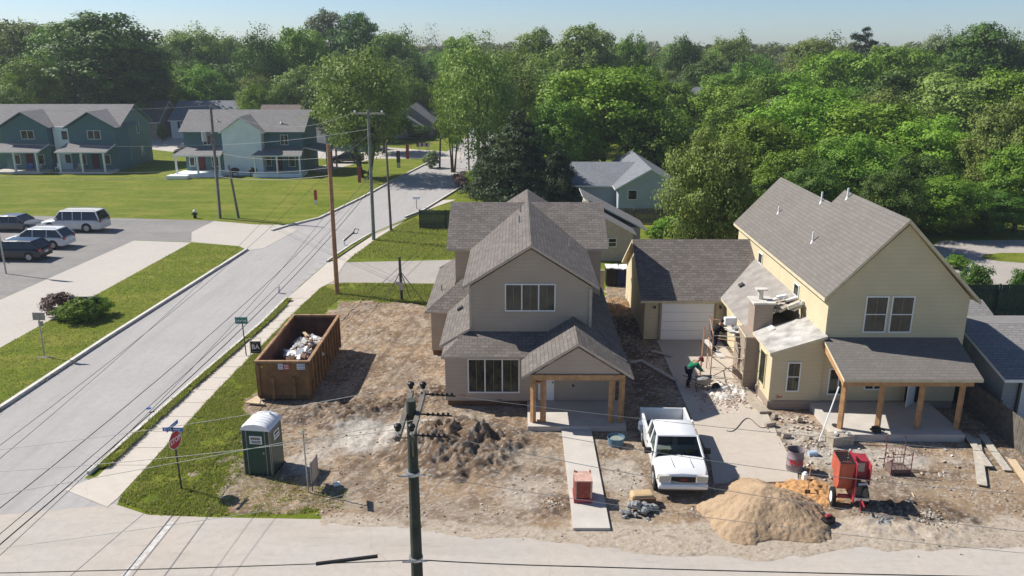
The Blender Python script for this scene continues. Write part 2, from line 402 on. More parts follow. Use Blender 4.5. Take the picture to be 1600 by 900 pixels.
def sheet(name, pts, z, mat, kind='structure'):
    me = bpy.data.meshes.new(name)
    a = sum(pts[i][0]*pts[(i+1) % len(pts)][1]-pts[(i+1) % len(pts)][0]*pts[i][1] for i in range(len(pts)))
    if a < 0: pts = pts[::-1]
    me.from_pydata([(p[0], p[1], z) for p in pts], [], [tuple(range(len(pts)))]); me.materials.append(mat)
    bm = bmesh.new(); bm.from_mesh(me); bmesh.ops.triangulate(bm, faces=bm.faces); bm.to_mesh(me); bm.free()
    me.update(); uv_auto(me); o = bpy.data.objects.new(name, me); COL.objects.link(o); o['kind'] = kind; return o
def raised(name, pts, z, mat):
    mb = MB(); mb.slab([(p[0], p[1], z) for p in pts], z+.05, 0, 0); o = mb.build(name, mat); o['kind'] = 'structure'; return o
def kerb(name, pts, w=.2, h=.16, mat=None):
    mb = MB()
    for (a, b) in zip(pts[:-1], pts[1:]):
        d = Vector((b[0]-a[0], b[1]-a[1])); L = d.length; d.normalize(); c = ((a[0]+b[0])/2, (a[1]+b[1])/2, h/2-.02)
        mb.obox(c, (L+.02, w, h+.04), math.atan2(d.y, d.x))
    o = mb.build(name, mat or M['kerb']); o['kind'] = 'structure'; return o

sheet('ground', [(-3000, -200), (3000, -200), (3000, 5000), (-3000, 5000)], 0, M['lawn'])

Lk = [(-24.6, 20), (-24.0, 34.7), (-23.6, 44), (-22.2, 65.4)]                       # left street's left kerb
Lk2 = [(-22.2, 72.5), (-21.3, 74.6), (-19.2, 78), (-17.1, 88.9), (-15.1, 102.2), (-12.2, 119), (-11.6, 122.5)]
Rk = [(-16.85, 28.9), (-16.2, 37.7), (-15.4, 48), (-15.2, 55.5), (-14.6, 63), (-13.2, 71), (-9.6, 81.8), (-6.6, 96), (-5, 108), (-4, 140)]
street = [(-70, 8), (-70, 16), (-30, 22), (-26, 26)] + Lk[1:] + [(-22.2, 66)] + Lk2 + [(-9.4, 150), (-8.5, 240), (-3.5, 240)] + Rk[::-1] + [(-16.9, 28.5), (-14.85, 27.2), (-14.7, 26.4), (-14.7, 8)]
sheet('left_street', street, .004, M['road'])
sheet('near_road', [(-20, 25.6)] + [(-14.8, 26.6), (-13.3, 25.9), (-10.9, 25.75), (-4.7, 25.6), (1, 24.7), (4.2, 24.3), (11, 24.7), (17.3, 24.6), (60, 24.8), (60, 8), (-20, 8)], .008, M['nearroad'])
kerb('kerb', [p for p in Lk]); kerb('kerb', Lk2)
kerb('kerb', [(-16.85, 28.75), (-16.2, 37.7), (-15.45, 47), (-15.3, 51.9)], .14)
kerb('kerb', [(-14.75, 61.5), (-13.9, 67), (-13.0, 71.3)], .14)
kerb('kerb', [(-10.9, 78.5), (-9.5, 82), (-6.6, 96), (-5.2, 106)], .16)
# cross street in the distance, seen behind the trees
sheet('cross_street', [(-100, 166), (-86, 175), (-23, 136), (-8, 128), (-8, 121), (-12, 121.5), (-42, 121), (-60, 133)], .008, M['pale'])
# right pavement
sw = [(-16.45, 28.6), (-15.9, 39.4), (-15.1, 50), (-14.9, 53), (-15.05, 56), (-14.6, 62.5), (-13.6, 68), (-12.6, 71.8), (-9.4, 81.6), (-8.0, 88), (-6.6, 88.2), (-8.3, 84.5), (-10.4, 78.6), (-12.2, 69.8), (-13.2, 62.6), (-13.65, 55), (-13.95, 50), (-14.65, 37.8), (-14.9, 27.0), (-15.0, 26.4), (-17.2, 27.6)]
sheet('pavement', sw, .02, M['walk'])
mb = MB()
for yy in np.arange(29.5, 66, 1.5): mb.obox((-15.35+(yy-29)*.029, yy, .0215), (1.75, .03, .004), .0)
for g in [mb.build('pavement_joints', simple('joint_dark', (.22, .19, .16)))]: g['kind'] = 'structure'
# verge between kerb and pavement
M['verge'] = M['lawn']
sheet('verge', [(-16.78, 29.2), (-16.15, 37.7), (-15.4, 47), (-15.25, 51.8), (-14.95, 51.6), (-15.05, 47), (-15.85, 38), (-16.35, 29.4)], .1, M['lawn'])
sheet('verge', [(-14.68, 61.7), (-13.85, 67), (-13.0, 71.2), (-12.9, 70.4), (-13.5, 67), (-14.3, 61.9)], .1, M['lawn'])
random.seed(2); L_ = []; R_2 = []
for k in range(40):
    t = k/39; cx_ = -12.2-.35*t; y_ = 25.45-3.4*t; L_.append((cx_-.13+random.uniform(-.04, .04), y_)); R_2.append((cx_+.13+random.uniform(-.04, .04), y_))
mw, n, b = newmat('worn_white_paint', .9, .2); p = geo(n); n.links.new(mix(n, noise(n, p, 5, 5, .7, .42, .6), (.45, .415, .375), (.60, .58, .55)), b.inputs['Base Color'])
sheet('worn_stop_line', L_+R_2[::-1], .012, mw)
# parking lot, pale strip, grass island
sheet('parking_lot', [(-90, 30), (-34.4, 51), (-33, 68.8), (-27.7, 68.2), (-24.5, 75.2), (-29, 77), (-51, 79.7), (-90, 84)], .004, M['lot'])
sheet('concrete_strip', [(-34.5, 30), (-34.3, 51.4), (-33, 68.7), (-27.76, 68.0), (-28.8, 42.6), (-29.0, 30)], .012, M['pale'])
sheet('driveway', [(-27.8, 68.0), (-23.2, 66.6), (-22.1, 65.3), (-21.0, 66), (-20, 73), (-21.6, 75.1), (-24.6, 75.3), (-29, 76.9), (-29.3, 72)], .016, M['pale'])
raised('grass_island', [(-24.1, 20), (-23.9, 34.7), (-23.5, 44), (-22.3, 64.9), (-23.3, 66.5), (-27.7, 67.9), (-28.75, 42.6), (-28.9, 20)], .08, M['lawn'])
# gravel alley
sheet('gravel_alley', [(-15.1, 53.0), (-14.95, 58), (-14.4, 61.4), (-5, 62.3), (3, 62.5), (3, 55.5), (-5, 55.6), (-12, 55.9), (-13.8, 55.2)], .006, M['gravel'])
sheet('apron', [(-15.3, 52.0), (-15.05, 56), (-14.65, 61.4), (-13.3, 61.3), (-13.1, 56.2), (-14.4, 52.2)], .024, M['walk'])
sheet('gravel_yard', [(27, 50), (30, 60), (32.5, 64.5), (36.5, 69), (44, 69.5), (60, 66), (60, 56), (44, 50)], .006, M['gravel'])
sheet('grass_patch', [(40.5+3.6*math.cos(a*.6283), 63.2+1.7*math.sin(a*.6283)) for a in range(10)], .012, M['lawn'])
sheet('driveway', [(-29, 110), (-23, 122), (-21, 122), (-25.5, 108)], .01, M['pale'])

# ---- dirt building site: height field with ruts, clods and mounds
def dist_poly(X, Y, poly):
    d = np.full(X.shape, 1e9); ins = np.zeros(X.shape, bool); n = len(poly)
    for i in range(n):
        x1, y1 = poly[i]; x2, y2 = poly[(i+1) % n]; dx, dy = x2-x1, y2-y1
        t = np.clip(((X-x1)*dx+(Y-y1)*dy)/(dx*dx+dy*dy), 0, 1); d = np.minimum(d, np.hypot(X-x1-t*dx, Y-y1-t*dy))
        c = ((y1 > Y) != (y2 > Y)) & (X < (x2-x1)*(Y-y1)/(y2-y1+1e-12)+x1); ins ^= c
    return np.where(ins, d, -d)
site = [(-11.9, 51.9), (-12.2, 47), (-12.6, 42), (-12.9, 37.5), (-13.2, 34.6), (-12.0, 33), (-11.5, 30.6), (-11.8, 28.4), (-11.2, 26.6), (-9.2, 25.9), (-7.5, 26.0),
        (-7.3, 24.9), (-4.7, 24.7), (1, 23.9), (4.2, 23.3), (8, 22.8), (11, 23.6), (17.3, 23.7), (25, 24.2), (25, 33), (21.6, 36), (21, 52), (7, 62), (5.6, 53), (-3, 52), (-5.7, 50.9)]
def flat_mask(X, Y, rects, w=.5):
    m = np.ones(X.shape)
    for (x0, x1, y0, y1) in rects:
        dx = np.maximum(np.maximum(x0-X, X-x1), 0); dy = np.maximum(np.maximum(y0-Y, Y-y1), 0)
        m = np.minimum(m, sstep(.02, w, np.hypot(dx, dy)))
    return m
FLAT = [(1.9, 3.4, 24.8, 31.9), (.4, 4.8, 31.6, 35.2), (7.9, 11.2, 34.5, 44), (8.0, 10.9, 28.8, 36), (13.4, 19.2, 31.5, 35.3), (5.2, 7.2, 26.8, 32.8), (-12.4, -9.6, 36, 43), (-3.4, 4.8, 35, 50), (11.2, 20.4, 34.8, 50), (7.0, 14, 43.8, 52)]
MOUNDS = [(-4.2, 30.6, 1.0, .4), (-.4, 31.6, .9, .3), (-2.6, 32.6, 1.2, .45), (-1.0, 29.6, .9, .3), (-8.8, 34.6, 1.0, .35), (-5.2, 35.2, .9, .35), (-3.1, 31.0, 1.5, .75), (-1.7, 31.9, 1.3, .55), (-1.4, 30.6, 1.2, .6), (-3.6, 32.8, 1.0, .45), (-7.3, 34.3, 1.2, .42), (-6.2, 34.8, 1.0, .4), (-8.2, 33.5, .9, .35),
          (-4.3, 36.3, 1.0, .4), (-3.7, 36.9, .7, .3), (-2.5, 29.7, 1.1, .4), (-4.9, 31.9, .9, .3), (-9.7, 34.1, 1.0, .3), (1.3, 26.5, .7, .28), (12.9, 26.0, 1.0, .4), (14.6, 25.8, 1.4, .35),
          (6.4, 47, 1.2, .5), (6.2, 44.5, .9, .35), (5.9, 40, .8, .25), (7, 42, .8, .25), (6.3, 50.5, 1.2, .7), (16, 30.5, .8, .15), (12.6, 31.5, 1.0, .2)]
def lin(X, Y, pts, w):
    m = np.full(X.shape, 1e9)
    for (a, b) in zip(pts[:-1], pts[1:]):
        dx, dy = b[0]-a[0], b[1]-a[1]; t = np.clip(((X-a[0])*dx+(Y-a[1])*dy)/(dx*dx+dy*dy), 0, 1)
        m = np.minimum(m, np.hypot(X-a[0]-t*dx, Y-a[1]-t*dy))
    return np.clip(1-m/w, 0, 1)
RUTS = [[(-6.3, 49.5), (-7.0, 43), (-7.9, 37), (-8.2, 34)], [(-5.0, 49.5), (-5.6, 43), (-6.6, 37), (-7, 34.5)], [(-5.9, 33.4), (-6.1, 30.5), (-6.9, 28.3)], [(-5.0, 33.4), (-5.3, 30.5), (-6.2, 28)],
        [(-5.4, 30.6), (-6.9, 26.8)], [(-.2, 34), (-1.4, 31), (-2.0, 28.2)], [(5.6, 27), (5.9, 24)], [(6.9, 27), (7.1, 24)], [(6.0, 26.5), (4.6, 24.6)], [(13, 25.4), (20, 25.5)]]
def dirt():
    xs = np.arange(-14.2, 25, .085); ys = np.arange(22.6, 62, .085)
    # coarser spacing far from the camera
    ys = np.concatenate([np.arange(22.6, 40, .075), np.arange(40, 62.5, .16)])
    X, Y = np.meshgrid(xs, ys)
    d = dist_poly(X, Y, site); ed = sstep(24.5, 27.5, Y); d = d+((fbm(X, Y, .7, 4)-.5)*1.9+(fbm(X, Y, 4, 3)-.5)*.5)*(.35+.65*ed)
    pn = (fbm(X+11, Y+23, 1.1, 4, .6)-.49)*7-np.maximum(0, -11.2-X)*.9; reg = (X > -13.6) & (X < -7.5) & (Y > 26.0-.05*X*0) & (Y < 33.5) & (dist_poly(X, Y, [(-14.6, 26.9), (-13.2, 26.15), (-10.9, 26.0), (-7, 26.0), (-7, 34), (-13, 35)]) > 0); d = np.where(reg, np.maximum(d, np.clip(pn, -1, .6)), d)
    msk = sstep(0, .55, d); fm = flat_mask(X, Y, FLAT); fm2 = sstep(25.6, 27.2, Y+(fbm(X, Y, .4, 3)-.5)*1.5)
    fm2 = np.maximum(fm2, .12)
    n1 = fbm(X, Y, .8, 5)-.5; n2 = fbm(X, Y, 3.5, 4, .62)-.5; n3 = np.abs(fbm(X+5, Y, 6, 4, .65)-.5)
    rough = sstep(.35, .62, fbm(X+40, Y+3, .33, 3))
    h = (n1*.14+n2*.10*(.5+rough)+n3*.10*rough)*fm*fm2
    md = np.zeros(X.shape)
    for (mx, my, mr, mh) in MOUNDS:
        r = np.hypot(X-mx, (Y-my))/(mr*1.15)*(1+(fbm(X, Y, 1.3, 3)-.5)*.8)
        g = np.exp(-(r**2)*1.4); h = h+mh*.62*g*(.6+.7*fbm(X, Y, 2.6, 3, .6))+g*(fbm(X+2, Y, 5, 5, .75)-.5)*.38*min(1, mh*2)*np.maximum(fm, .1); md = np.maximum(md, g)
    for r in RUTS: g = lin(X, Y, r, .24); h = h-.07*g*fm
    z = -.06+(.065+.02)*msk + h*msk
    z = np.where((msk > .9) & (z < .015), .015-(.015-z)*.08, z); z = np.where(msk <= 0, -.08, z)
    # ---- soil colours (base colour of the material itself)
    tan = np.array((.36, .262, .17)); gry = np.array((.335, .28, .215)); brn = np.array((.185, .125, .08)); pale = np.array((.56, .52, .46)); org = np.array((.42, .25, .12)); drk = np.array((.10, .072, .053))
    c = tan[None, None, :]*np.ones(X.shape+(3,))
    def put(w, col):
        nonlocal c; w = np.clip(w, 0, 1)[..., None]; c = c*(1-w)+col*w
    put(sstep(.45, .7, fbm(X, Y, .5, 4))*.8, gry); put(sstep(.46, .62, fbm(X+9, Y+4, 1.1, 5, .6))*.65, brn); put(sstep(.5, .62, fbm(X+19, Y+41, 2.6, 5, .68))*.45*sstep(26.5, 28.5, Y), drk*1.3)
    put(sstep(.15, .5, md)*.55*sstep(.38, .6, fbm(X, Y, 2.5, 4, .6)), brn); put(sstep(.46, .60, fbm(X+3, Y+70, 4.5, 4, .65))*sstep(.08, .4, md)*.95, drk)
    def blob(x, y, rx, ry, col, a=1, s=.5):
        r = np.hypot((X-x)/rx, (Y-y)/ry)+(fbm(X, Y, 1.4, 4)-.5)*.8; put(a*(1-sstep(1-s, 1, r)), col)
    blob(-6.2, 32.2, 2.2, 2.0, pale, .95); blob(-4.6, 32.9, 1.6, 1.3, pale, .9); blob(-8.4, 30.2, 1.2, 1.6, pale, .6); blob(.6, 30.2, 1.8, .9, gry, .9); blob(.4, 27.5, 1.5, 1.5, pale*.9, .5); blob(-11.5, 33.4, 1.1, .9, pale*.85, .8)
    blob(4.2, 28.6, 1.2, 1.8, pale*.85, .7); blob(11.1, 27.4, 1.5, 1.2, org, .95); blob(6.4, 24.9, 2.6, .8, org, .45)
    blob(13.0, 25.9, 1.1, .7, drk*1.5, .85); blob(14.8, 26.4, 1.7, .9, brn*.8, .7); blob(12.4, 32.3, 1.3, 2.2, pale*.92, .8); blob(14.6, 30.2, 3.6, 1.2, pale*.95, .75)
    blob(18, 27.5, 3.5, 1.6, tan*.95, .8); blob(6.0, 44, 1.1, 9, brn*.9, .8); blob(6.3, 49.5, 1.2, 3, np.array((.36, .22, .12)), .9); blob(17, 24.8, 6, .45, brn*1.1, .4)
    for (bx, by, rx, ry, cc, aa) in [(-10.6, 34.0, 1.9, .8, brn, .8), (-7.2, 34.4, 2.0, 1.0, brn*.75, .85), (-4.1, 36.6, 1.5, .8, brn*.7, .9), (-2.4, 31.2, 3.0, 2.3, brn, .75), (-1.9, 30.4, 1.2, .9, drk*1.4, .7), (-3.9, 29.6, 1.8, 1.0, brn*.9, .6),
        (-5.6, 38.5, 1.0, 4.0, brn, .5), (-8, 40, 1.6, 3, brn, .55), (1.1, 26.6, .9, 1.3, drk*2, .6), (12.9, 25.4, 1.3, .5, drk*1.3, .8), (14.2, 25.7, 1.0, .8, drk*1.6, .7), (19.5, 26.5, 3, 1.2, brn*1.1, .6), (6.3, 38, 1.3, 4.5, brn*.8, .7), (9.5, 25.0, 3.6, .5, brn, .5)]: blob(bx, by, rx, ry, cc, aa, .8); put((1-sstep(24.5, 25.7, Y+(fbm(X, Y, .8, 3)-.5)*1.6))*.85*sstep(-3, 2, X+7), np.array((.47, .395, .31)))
    put(sstep(.55, .72, fbm(X+31, Y+7, 9, 3, .7))*.5, drk*1.6); put(sstep(.58, .7, fbm(X+71, Y+17, 12, 2, .7))*.5, pale)
    for r in RUTS[:6]: put(lin(X, Y, r, .2)*.55*fm, brn*.7)
    nx, ny = len(xs), len(ys); idx = np.arange(nx*ny).reshape(ny, nx)
    keep = (msk > 0).astype(int); kq = (keep[:-1, :-1]+keep[1:, :-1]+keep[:-1, 1:]+keep[1:, 1:]) > 0
    q = np.stack([idx[:-1, :-1], idx[:-1, 1:], idx[1:, 1:], idx[1:, :-1]], -1)[kq]
    used = np.unique(q); rm = np.full(nx*ny, -1); rm[used] = np.arange(len(used)); q = rm[q]
    co = np.stack([X.ravel(), Y.ravel(), z.ravel()], 1)[used].astype(np.float32); cc = c.reshape(-1, 3)[used]
    me = bpy.data.meshes.new('dirt_ground'); me.vertices.add(len(co)); me.vertices.foreach_set('co', co.ravel())
    me.loops.add(q.size); me.loops.foreach_set('vertex_index', q.ravel().astype(np.int32))
    me.polygons.add(len(q)); me.polygons.foreach_set('loop_start', np.arange(0, q.size, 4, dtype=np.int32)); me.polygons.foreach_set('loop_total', np.full(len(q), 4, np.int32))
    me.update(calc_edges=True); me.polygons.foreach_set('use_smooth', np.ones(len(q), bool))
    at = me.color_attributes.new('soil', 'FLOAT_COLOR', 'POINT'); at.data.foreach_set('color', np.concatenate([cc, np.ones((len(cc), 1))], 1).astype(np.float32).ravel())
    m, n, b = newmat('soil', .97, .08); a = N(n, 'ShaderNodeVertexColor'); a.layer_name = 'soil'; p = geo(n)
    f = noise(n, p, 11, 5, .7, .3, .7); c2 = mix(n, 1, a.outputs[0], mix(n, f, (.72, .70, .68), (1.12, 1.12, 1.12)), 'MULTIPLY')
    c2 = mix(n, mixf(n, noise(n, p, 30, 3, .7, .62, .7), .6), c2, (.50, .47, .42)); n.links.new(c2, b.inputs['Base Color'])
    bump(n, b, noise(n, p, 22, 5, .75, 0, 1), .8, .05); me.materials.append(m)
    o = bpy.data.objects.new('dirt_ground', me); COL.objects.link(o); o['kind'] = 'structure'
dirt()

def scatter_mesh(name, pts, shape, mats, kind='stuff', label=None):
    """many small pieces as ONE stuff mesh; shape(rng) -> (verts, faces, matindex)"""
    mb = MB()
    for p in pts:
        v, f, mi = shape(); mb.add([(a[0]+p[0], a[1]+p[1], a[2]+p[2]) for a in v], f, mi)
    o = mb.build(name, mats); o['kind'] = kind
    if label: o['label'] = label
    return o
def rock_shape(lo, hi, nm=2):
    def f():
        s = random.uniform(lo, hi); t = s*random.uniform(.5, 1.3); h = s*random.uniform(.35, .8); a = random.uniform(0, 6.28)
        c, sn = math.cos(a), math.sin(a); q = lambda: random.uniform(.7, 1.2)
        b = [(-s*q(), -t*q(), -h), (s*q(), -t*q(), -h), (s*q(), t*q(), -h), (-s*q(), t*q(), -h), (-s*.7*q(), -t*.6*q(), h), (s*.6*q(), -t*.7*q(), h*q()), (s*.7*q(), t*.6*q(), h), (-s*.6*q(), t*.7*q(), h*q())]
        return [(x*c-y*sn, x*sn+y*c, z) for x, y, z in b], [(4,5,6,7),(0,1,5,4),(1,2,6,5),(2,3,7,6),(3,0,4,7)], random.randrange(nm)
    return f
def brick_shape():
    L, W, H = .1*random.uniform(.35, 1.05), .05, .033; a, b_, c_ = random.uniform(0, 6.28), random.uniform(-.6, .6), random.uniform(-.6, .6)
    Mx = Euler((b_, c_, a)).to_matrix()
    v = [Mx @ Vector(p) for p in [(-L,-W,-H),(L,-W,-H),(L,W,-H),(-L,W,-H),(-L,-W,H),(L,-W,H),(L,W,H),(-L,W,H)]]
    return v, [(3,2,1,0),(4,5,6,7),(0,1,5,4),(1,2,6,5),(2,3,7,6),(3,0,4,7)], random.randrange(3)
soil_rocks = [simple('clod_brown', (.19, .135, .09), .95, var=.3), simple('clod_tan', (.34, .26, .18), .95, var=.2), simple('stone_pale', (.48, .44, .38), .95, var=.2)]
pts = []
while len(pts) < 2600:
    x, y = random.uniform(-12, 21), random.triangular(24, 50, 26)
    if dist_poly(np.array([x]), np.array([y]), site)[0] < .3 or any(a-.1 < x < b+.1 and c-.1 < y < d+.1 for a, b, c, d in FLAT): continue
    if y < 25.8 and random.random() < .75: continue
    pts.append((x, y, .03))
for (mx, my, mr, mh) in MOUNDS:
    for k in range(int(190*mr)):
        a, r = random.uniform(0, 6.28), abs(random.gauss(0, .55))*mr; pts.append((mx+r*math.cos(a), my+r*math.sin(a), .03+mh*.6*math.exp(-(r/mr)**2*1.4)))
pts = [p for p in pts if not any(a-.05 < p[0] < b+.05 and c-.05 < p[1] < d+.05 for a, b, c, d in FLAT)]
scatter_mesh('soil_clods', pts, rock_shape(.012, .05, 3), soil_rocks)
# broken brick and mortar around the yellow house's chimney
bm_ = [simple('brick_dusty', (.44, .36, .29), .95), simple('brick_pink', (.38, .28, .22), .95), simple('brick_white', (.50, .45, .39), .95)]
pts = []
for k in range(850):
    x = random.gauss(10.2, .95); y = random.gauss(36.4, .9)
    if 8.4 < x < 11.6 and 34.3 < y < 38.6: pts.append((x, y, .06+max(0, .25-.2*math.hypot(x-10.2, y-36.6))*random.random()))
scatter_mesh('brick_rubble', pts, brick_shape, bm_, label='broken dusty bricks and mortar heaped under the scaffold')
pts = []
for k in range(520):
    x = random.uniform(11.0, 18.5); y = random.uniform(28.4, 34.6)
    if (x > 13.3 and y > 31.5) or (x > 11.4 and y > 34.6): continue
    if random.random() < math.exp(-((x-12.5)**2+(y-32)**2)/4)+.12: pts.append((x, y, .05))
scatter_mesh('brick_rubble', pts, brick_shape, bm_, label='brick crumbs strewn between the driveway and the front slab')

# ---- grass tufts on the near grass, so its edges are ragged
def tufts(name, regions, mats):
    V = []; F = []; MI = []
    for (poly, nn, zz, hh, test) in regions:
        xs = [p[0] for p in poly]; ys = [p[1] for p in poly]; k = 0; tries = 0
        bx = np.random.RandomState(len(V)+1).rand(nn*6, 2)*[max(xs)-min(xs), max(ys)-min(ys)]+[min(xs), min(ys)]
        d = dist_poly(bx[:, 0], bx[:, 1], poly)
        for (x, y), dd in zip(bx, d):
            if dd < -.05 or k >= nn: continue
            if test and not test(x, y): continue
            k += 1
            for b in range(3):
                a = random.uniform(0, 6.28); h = hh*random.uniform(.5, 1.3); w_ = .012+.012*random.random(); lx, ly = random.gauss(0, .045), random.gauss(0, .045)
                x0, y0 = x+random.gauss(0, .03), y+random.gauss(0, .03); c, s = math.cos(a)*w_, math.sin(a)*w_; i = len(V)
                V += [(x0-c, y0-s, zz), (x0+c, y0+s, zz), (x0+lx, y0+ly, zz+h)]; F.append((i, i+1, i+2)); MI.append(random.randrange(len(mats)))
    me = bpy.data.meshes.new(name); me.from_pydata(V, [], F)
    for m in mats: me.materials.append(m)
    me.polygons.foreach_set('material_index', MI); o = bpy.data.objects.new(name, me); COL.objects.link(o); o['kind'] = 'stuff'; return o
def blade(nm, c):
    m = bpy.data.materials.new(nm); m.use_nodes = True; n = m.node_tree; b = n.nodes['Principled BSDF']; b.inputs['Roughness'].default_value = .8; b.inputs['Base Color'].default_value = (*c, 1)
    t = N(n, 'ShaderNodeBsdfTranslucent'); t.inputs[0].default_value = (*c, 1); x = N(n, 'ShaderNodeMixShader'); x.inputs[0].default_value = .5; n.links.new(b.outputs[0], x.inputs[1]); n.links.new(t.outputs[0], x.inputs[2]); n.links.new(x.outputs[0], n.nodes['Material Output'].inputs[0]); return m
bl = [blade('blade_bright', (.27, .34, .045)), blade('blade_mid', (.20, .26, .03)), blade('blade_straw', (.38, .34, .13))]
corner = [(-14.8, 26.9), (-13.2, 26.0), (-10.9, 25.85), (-8.6, 25.9), (-6.4, 26.4), (-6.4, 27.6), (-9, 28.2), (-10.8, 31), (-11.8, 33.5), (-13.0, 35), (-12.7, 42), (-12.2, 50), (-11.8, 53), (-13.5, 54.8), (-13.95, 50), (-14.6, 37.8)]
def patchy(x, y):
    if x > -12.2 and y < 34 and dist_poly(np.array([x]), np.array([y]), site)[0] > random.uniform(-.2, 1.0): return random.random() < .22
    v = fbm(np.array([x]), np.array([y]), 1.3, 3)[0]; return v+random.uniform(-.16, .16) > (.40 if x < -11.6 or y > 40 else .53)
tufts('grass_tufts', [(corner, 24000, 0, .10, patchy), ([(-16.75, 29.2), (-16.1, 37.7), (-15.35, 47), (-15.2, 51.7), (-14.9, 51.7), (-15.1, 47), (-15.85, 38), (-16.35, 29.3)], 5200, .1, .10, lambda x, y: vnoise(np.array([x*2]), np.array([y*2]))[0] > .3),
    ([(-24.0, 27), (-23.5, 44), (-22.4, 64.8), (-23.3, 66.3), (-27.6, 67.6), (-28.7, 42.6), (-28.8, 32)], 9000, .08, .08, None),
    ([(-11.8, 52), (-5.8, 51), (-5.3, 55.3), (-12.6, 55.6)], 6000, 0, .14, patchy), ([(-13.2, 62.7), (-4, 62.8), (-4, 74), (-10, 78), (-12, 70)], 7000, 0, .16, None)], bl)
# ================================================================ building helpers
def window(house, x, z, w, h, y=None, xw=None, face='-y', cols=1, rail=False, frame=None, bar=.055, curtain=False, label=None):
    """window on a wall: face -y (front wall at depth y), -x (left wall at x=xw), +x. (x,z)= centre along wall / height"""
    def tr(u, d, zz):      # u along the wall, d outward
        if face == '-y': return (u, y-d, zz)
        if face == '-x': return (xw-d, u, zz)
        return (xw+d, u, zz)
    def bx(mb, u0, u1, z0, z1, d0, d1, mi=0):
        a = tr(u0, d0, z0); b = tr(u1, d1, z1)
        mb.box(min(a[0], b[0]), max(a[0], b[0]), min(a[1], b[1]), max(a[1], b[1]), z0, z1, mi)
    fr = MB(); u0, u1, z0, z1 = x-w/2, x+w/2, z-h/2, z+h/2
    bx(fr, u0, u1, z1-bar, z1, -.01, .05); bx(fr, u0, u1, z0, z0+bar, -.01, .06)
    for k in range(cols+1):
        u = u0+(u1-u0)*k/cols; a = max(u-bar*.5, u0); b = min(u+bar*.5, u1)
        if k == 0: a, b = u0, u0+bar
        if k == cols: a, b = u1-bar, u1
        bx(fr, a, b, z0+bar, z1-bar, -.01, .045)
    if rail:
        for k in range(cols):
            a = u0+(u1-u0)*k/cols+bar*.5; b = u0+(u1-u0)*(k+1)/cols-bar*.5; bx(fr, a, b, z-.02, z+.02, 0, .035)
    f = fr.build('window', frame or M['white'], house)
    if label: f['label'] = label
    g = MB(); bx(g, u0+bar*.5, u1-bar*.5, z0+bar*.5, z1-bar*.5, -.02, .014); 
    if curtain:
        for k in range(cols):
            a = u0+(u1-u0)*(k+.5)/cols; bx(g, a-.008, a+.008, z0+bar, z1-bar, .014, .019, 1)
            if rail: pass
    g.build('pane', [M['glass'], M['curtain']], f)
    return f
def gable_walls(mb, x0, x1, y0, y1, z0, ze, zr, axis='y', mi=0, t=None):
    """closed gabled block (ridge along axis)"""
    if axis == 'y':
        xm = (x0+x1)/2; mb.prism([(x0, y0, z0), (x1, y0, z0), (x1, y0, ze), (xm, y0, zr), (x0, y0, ze)], (0, y1-y0, 0), mi)
    else:
        ym = (y0+y1)/2; mb.prism([(x0, y0, z0), (x0, y1, z0), (x0, y1, ze), (x0, ym, zr), (x0, y0, ze)], (x1-x0, 0, 0), mi)
def gable_roof(mb, x0, x1, y0, y1, ze, zr, axis='y', t=.14, xr=None):
    if axis == 'y':
        xm = (x0+x1)/2 if xr is None else xr
        mb.slab([(x0, y0, ze), (xm, y0, zr), (xm, y1, zr), (x0, y1, ze)], t); mb.slab([(xm, y0, zr), (x1, y0, ze), (x1, y1, ze), (xm, y1, zr)], t)
    else:
        ym = (y0+y1)/2 if xr is None else xr
        mb.slab([(x0, y0, ze), (x1, y0, ze), (x1, ym, zr), (x0, ym, zr)], t); mb.slab([(x0, ym, zr), (x1, ym, zr), (x1, y1, ze), (x0, y1, ze)], t)
def vent(house, x, y, z, h=.45, r=.045, mat=None):
    mb = MB(); mb.tube([(x, y, z-.25), (x, y, z+h)], r, 8); mb.tube([(x, y, z-.22), (x, y, z+.06)], [r*2.8, r*1.2], 10)
    return mb.build('vent_pipe', mat or M['metal'], house)

# ================================================================ taupe house
H1 = thing('taupe_house', 'two-storey taupe house with cross gables and a cedar-post front porch', 'house', (.6, 36, 0))
T, RF = [M['taupe']], [M['shingle'], M['taupe_trim']]
mb = MB(); gable_walls(mb, -2.2, 3.5, 36.5, 51.0, .3, 5.45, 7.27)
mb.build('wall', T, H1)
mb = MB(); gable_walls(mb, -3.4, 4.65, 43.82, 50.6, .28, 5.5, 7.18, 'x'); mb.build('wall', T, H1)
mb = MB(); mb.box(-3.3, .72, 35.15, 43.8, .32, 2.50); mb.box(.72, 4.62, 35.35, 43.8, .27, 2.48); mb.build('wall', T, H1)
mb = MB(); mb.box(-4.6, -3.42, 41.7, 50.3, .32, 2.52); mb.build('wall', T, H1)
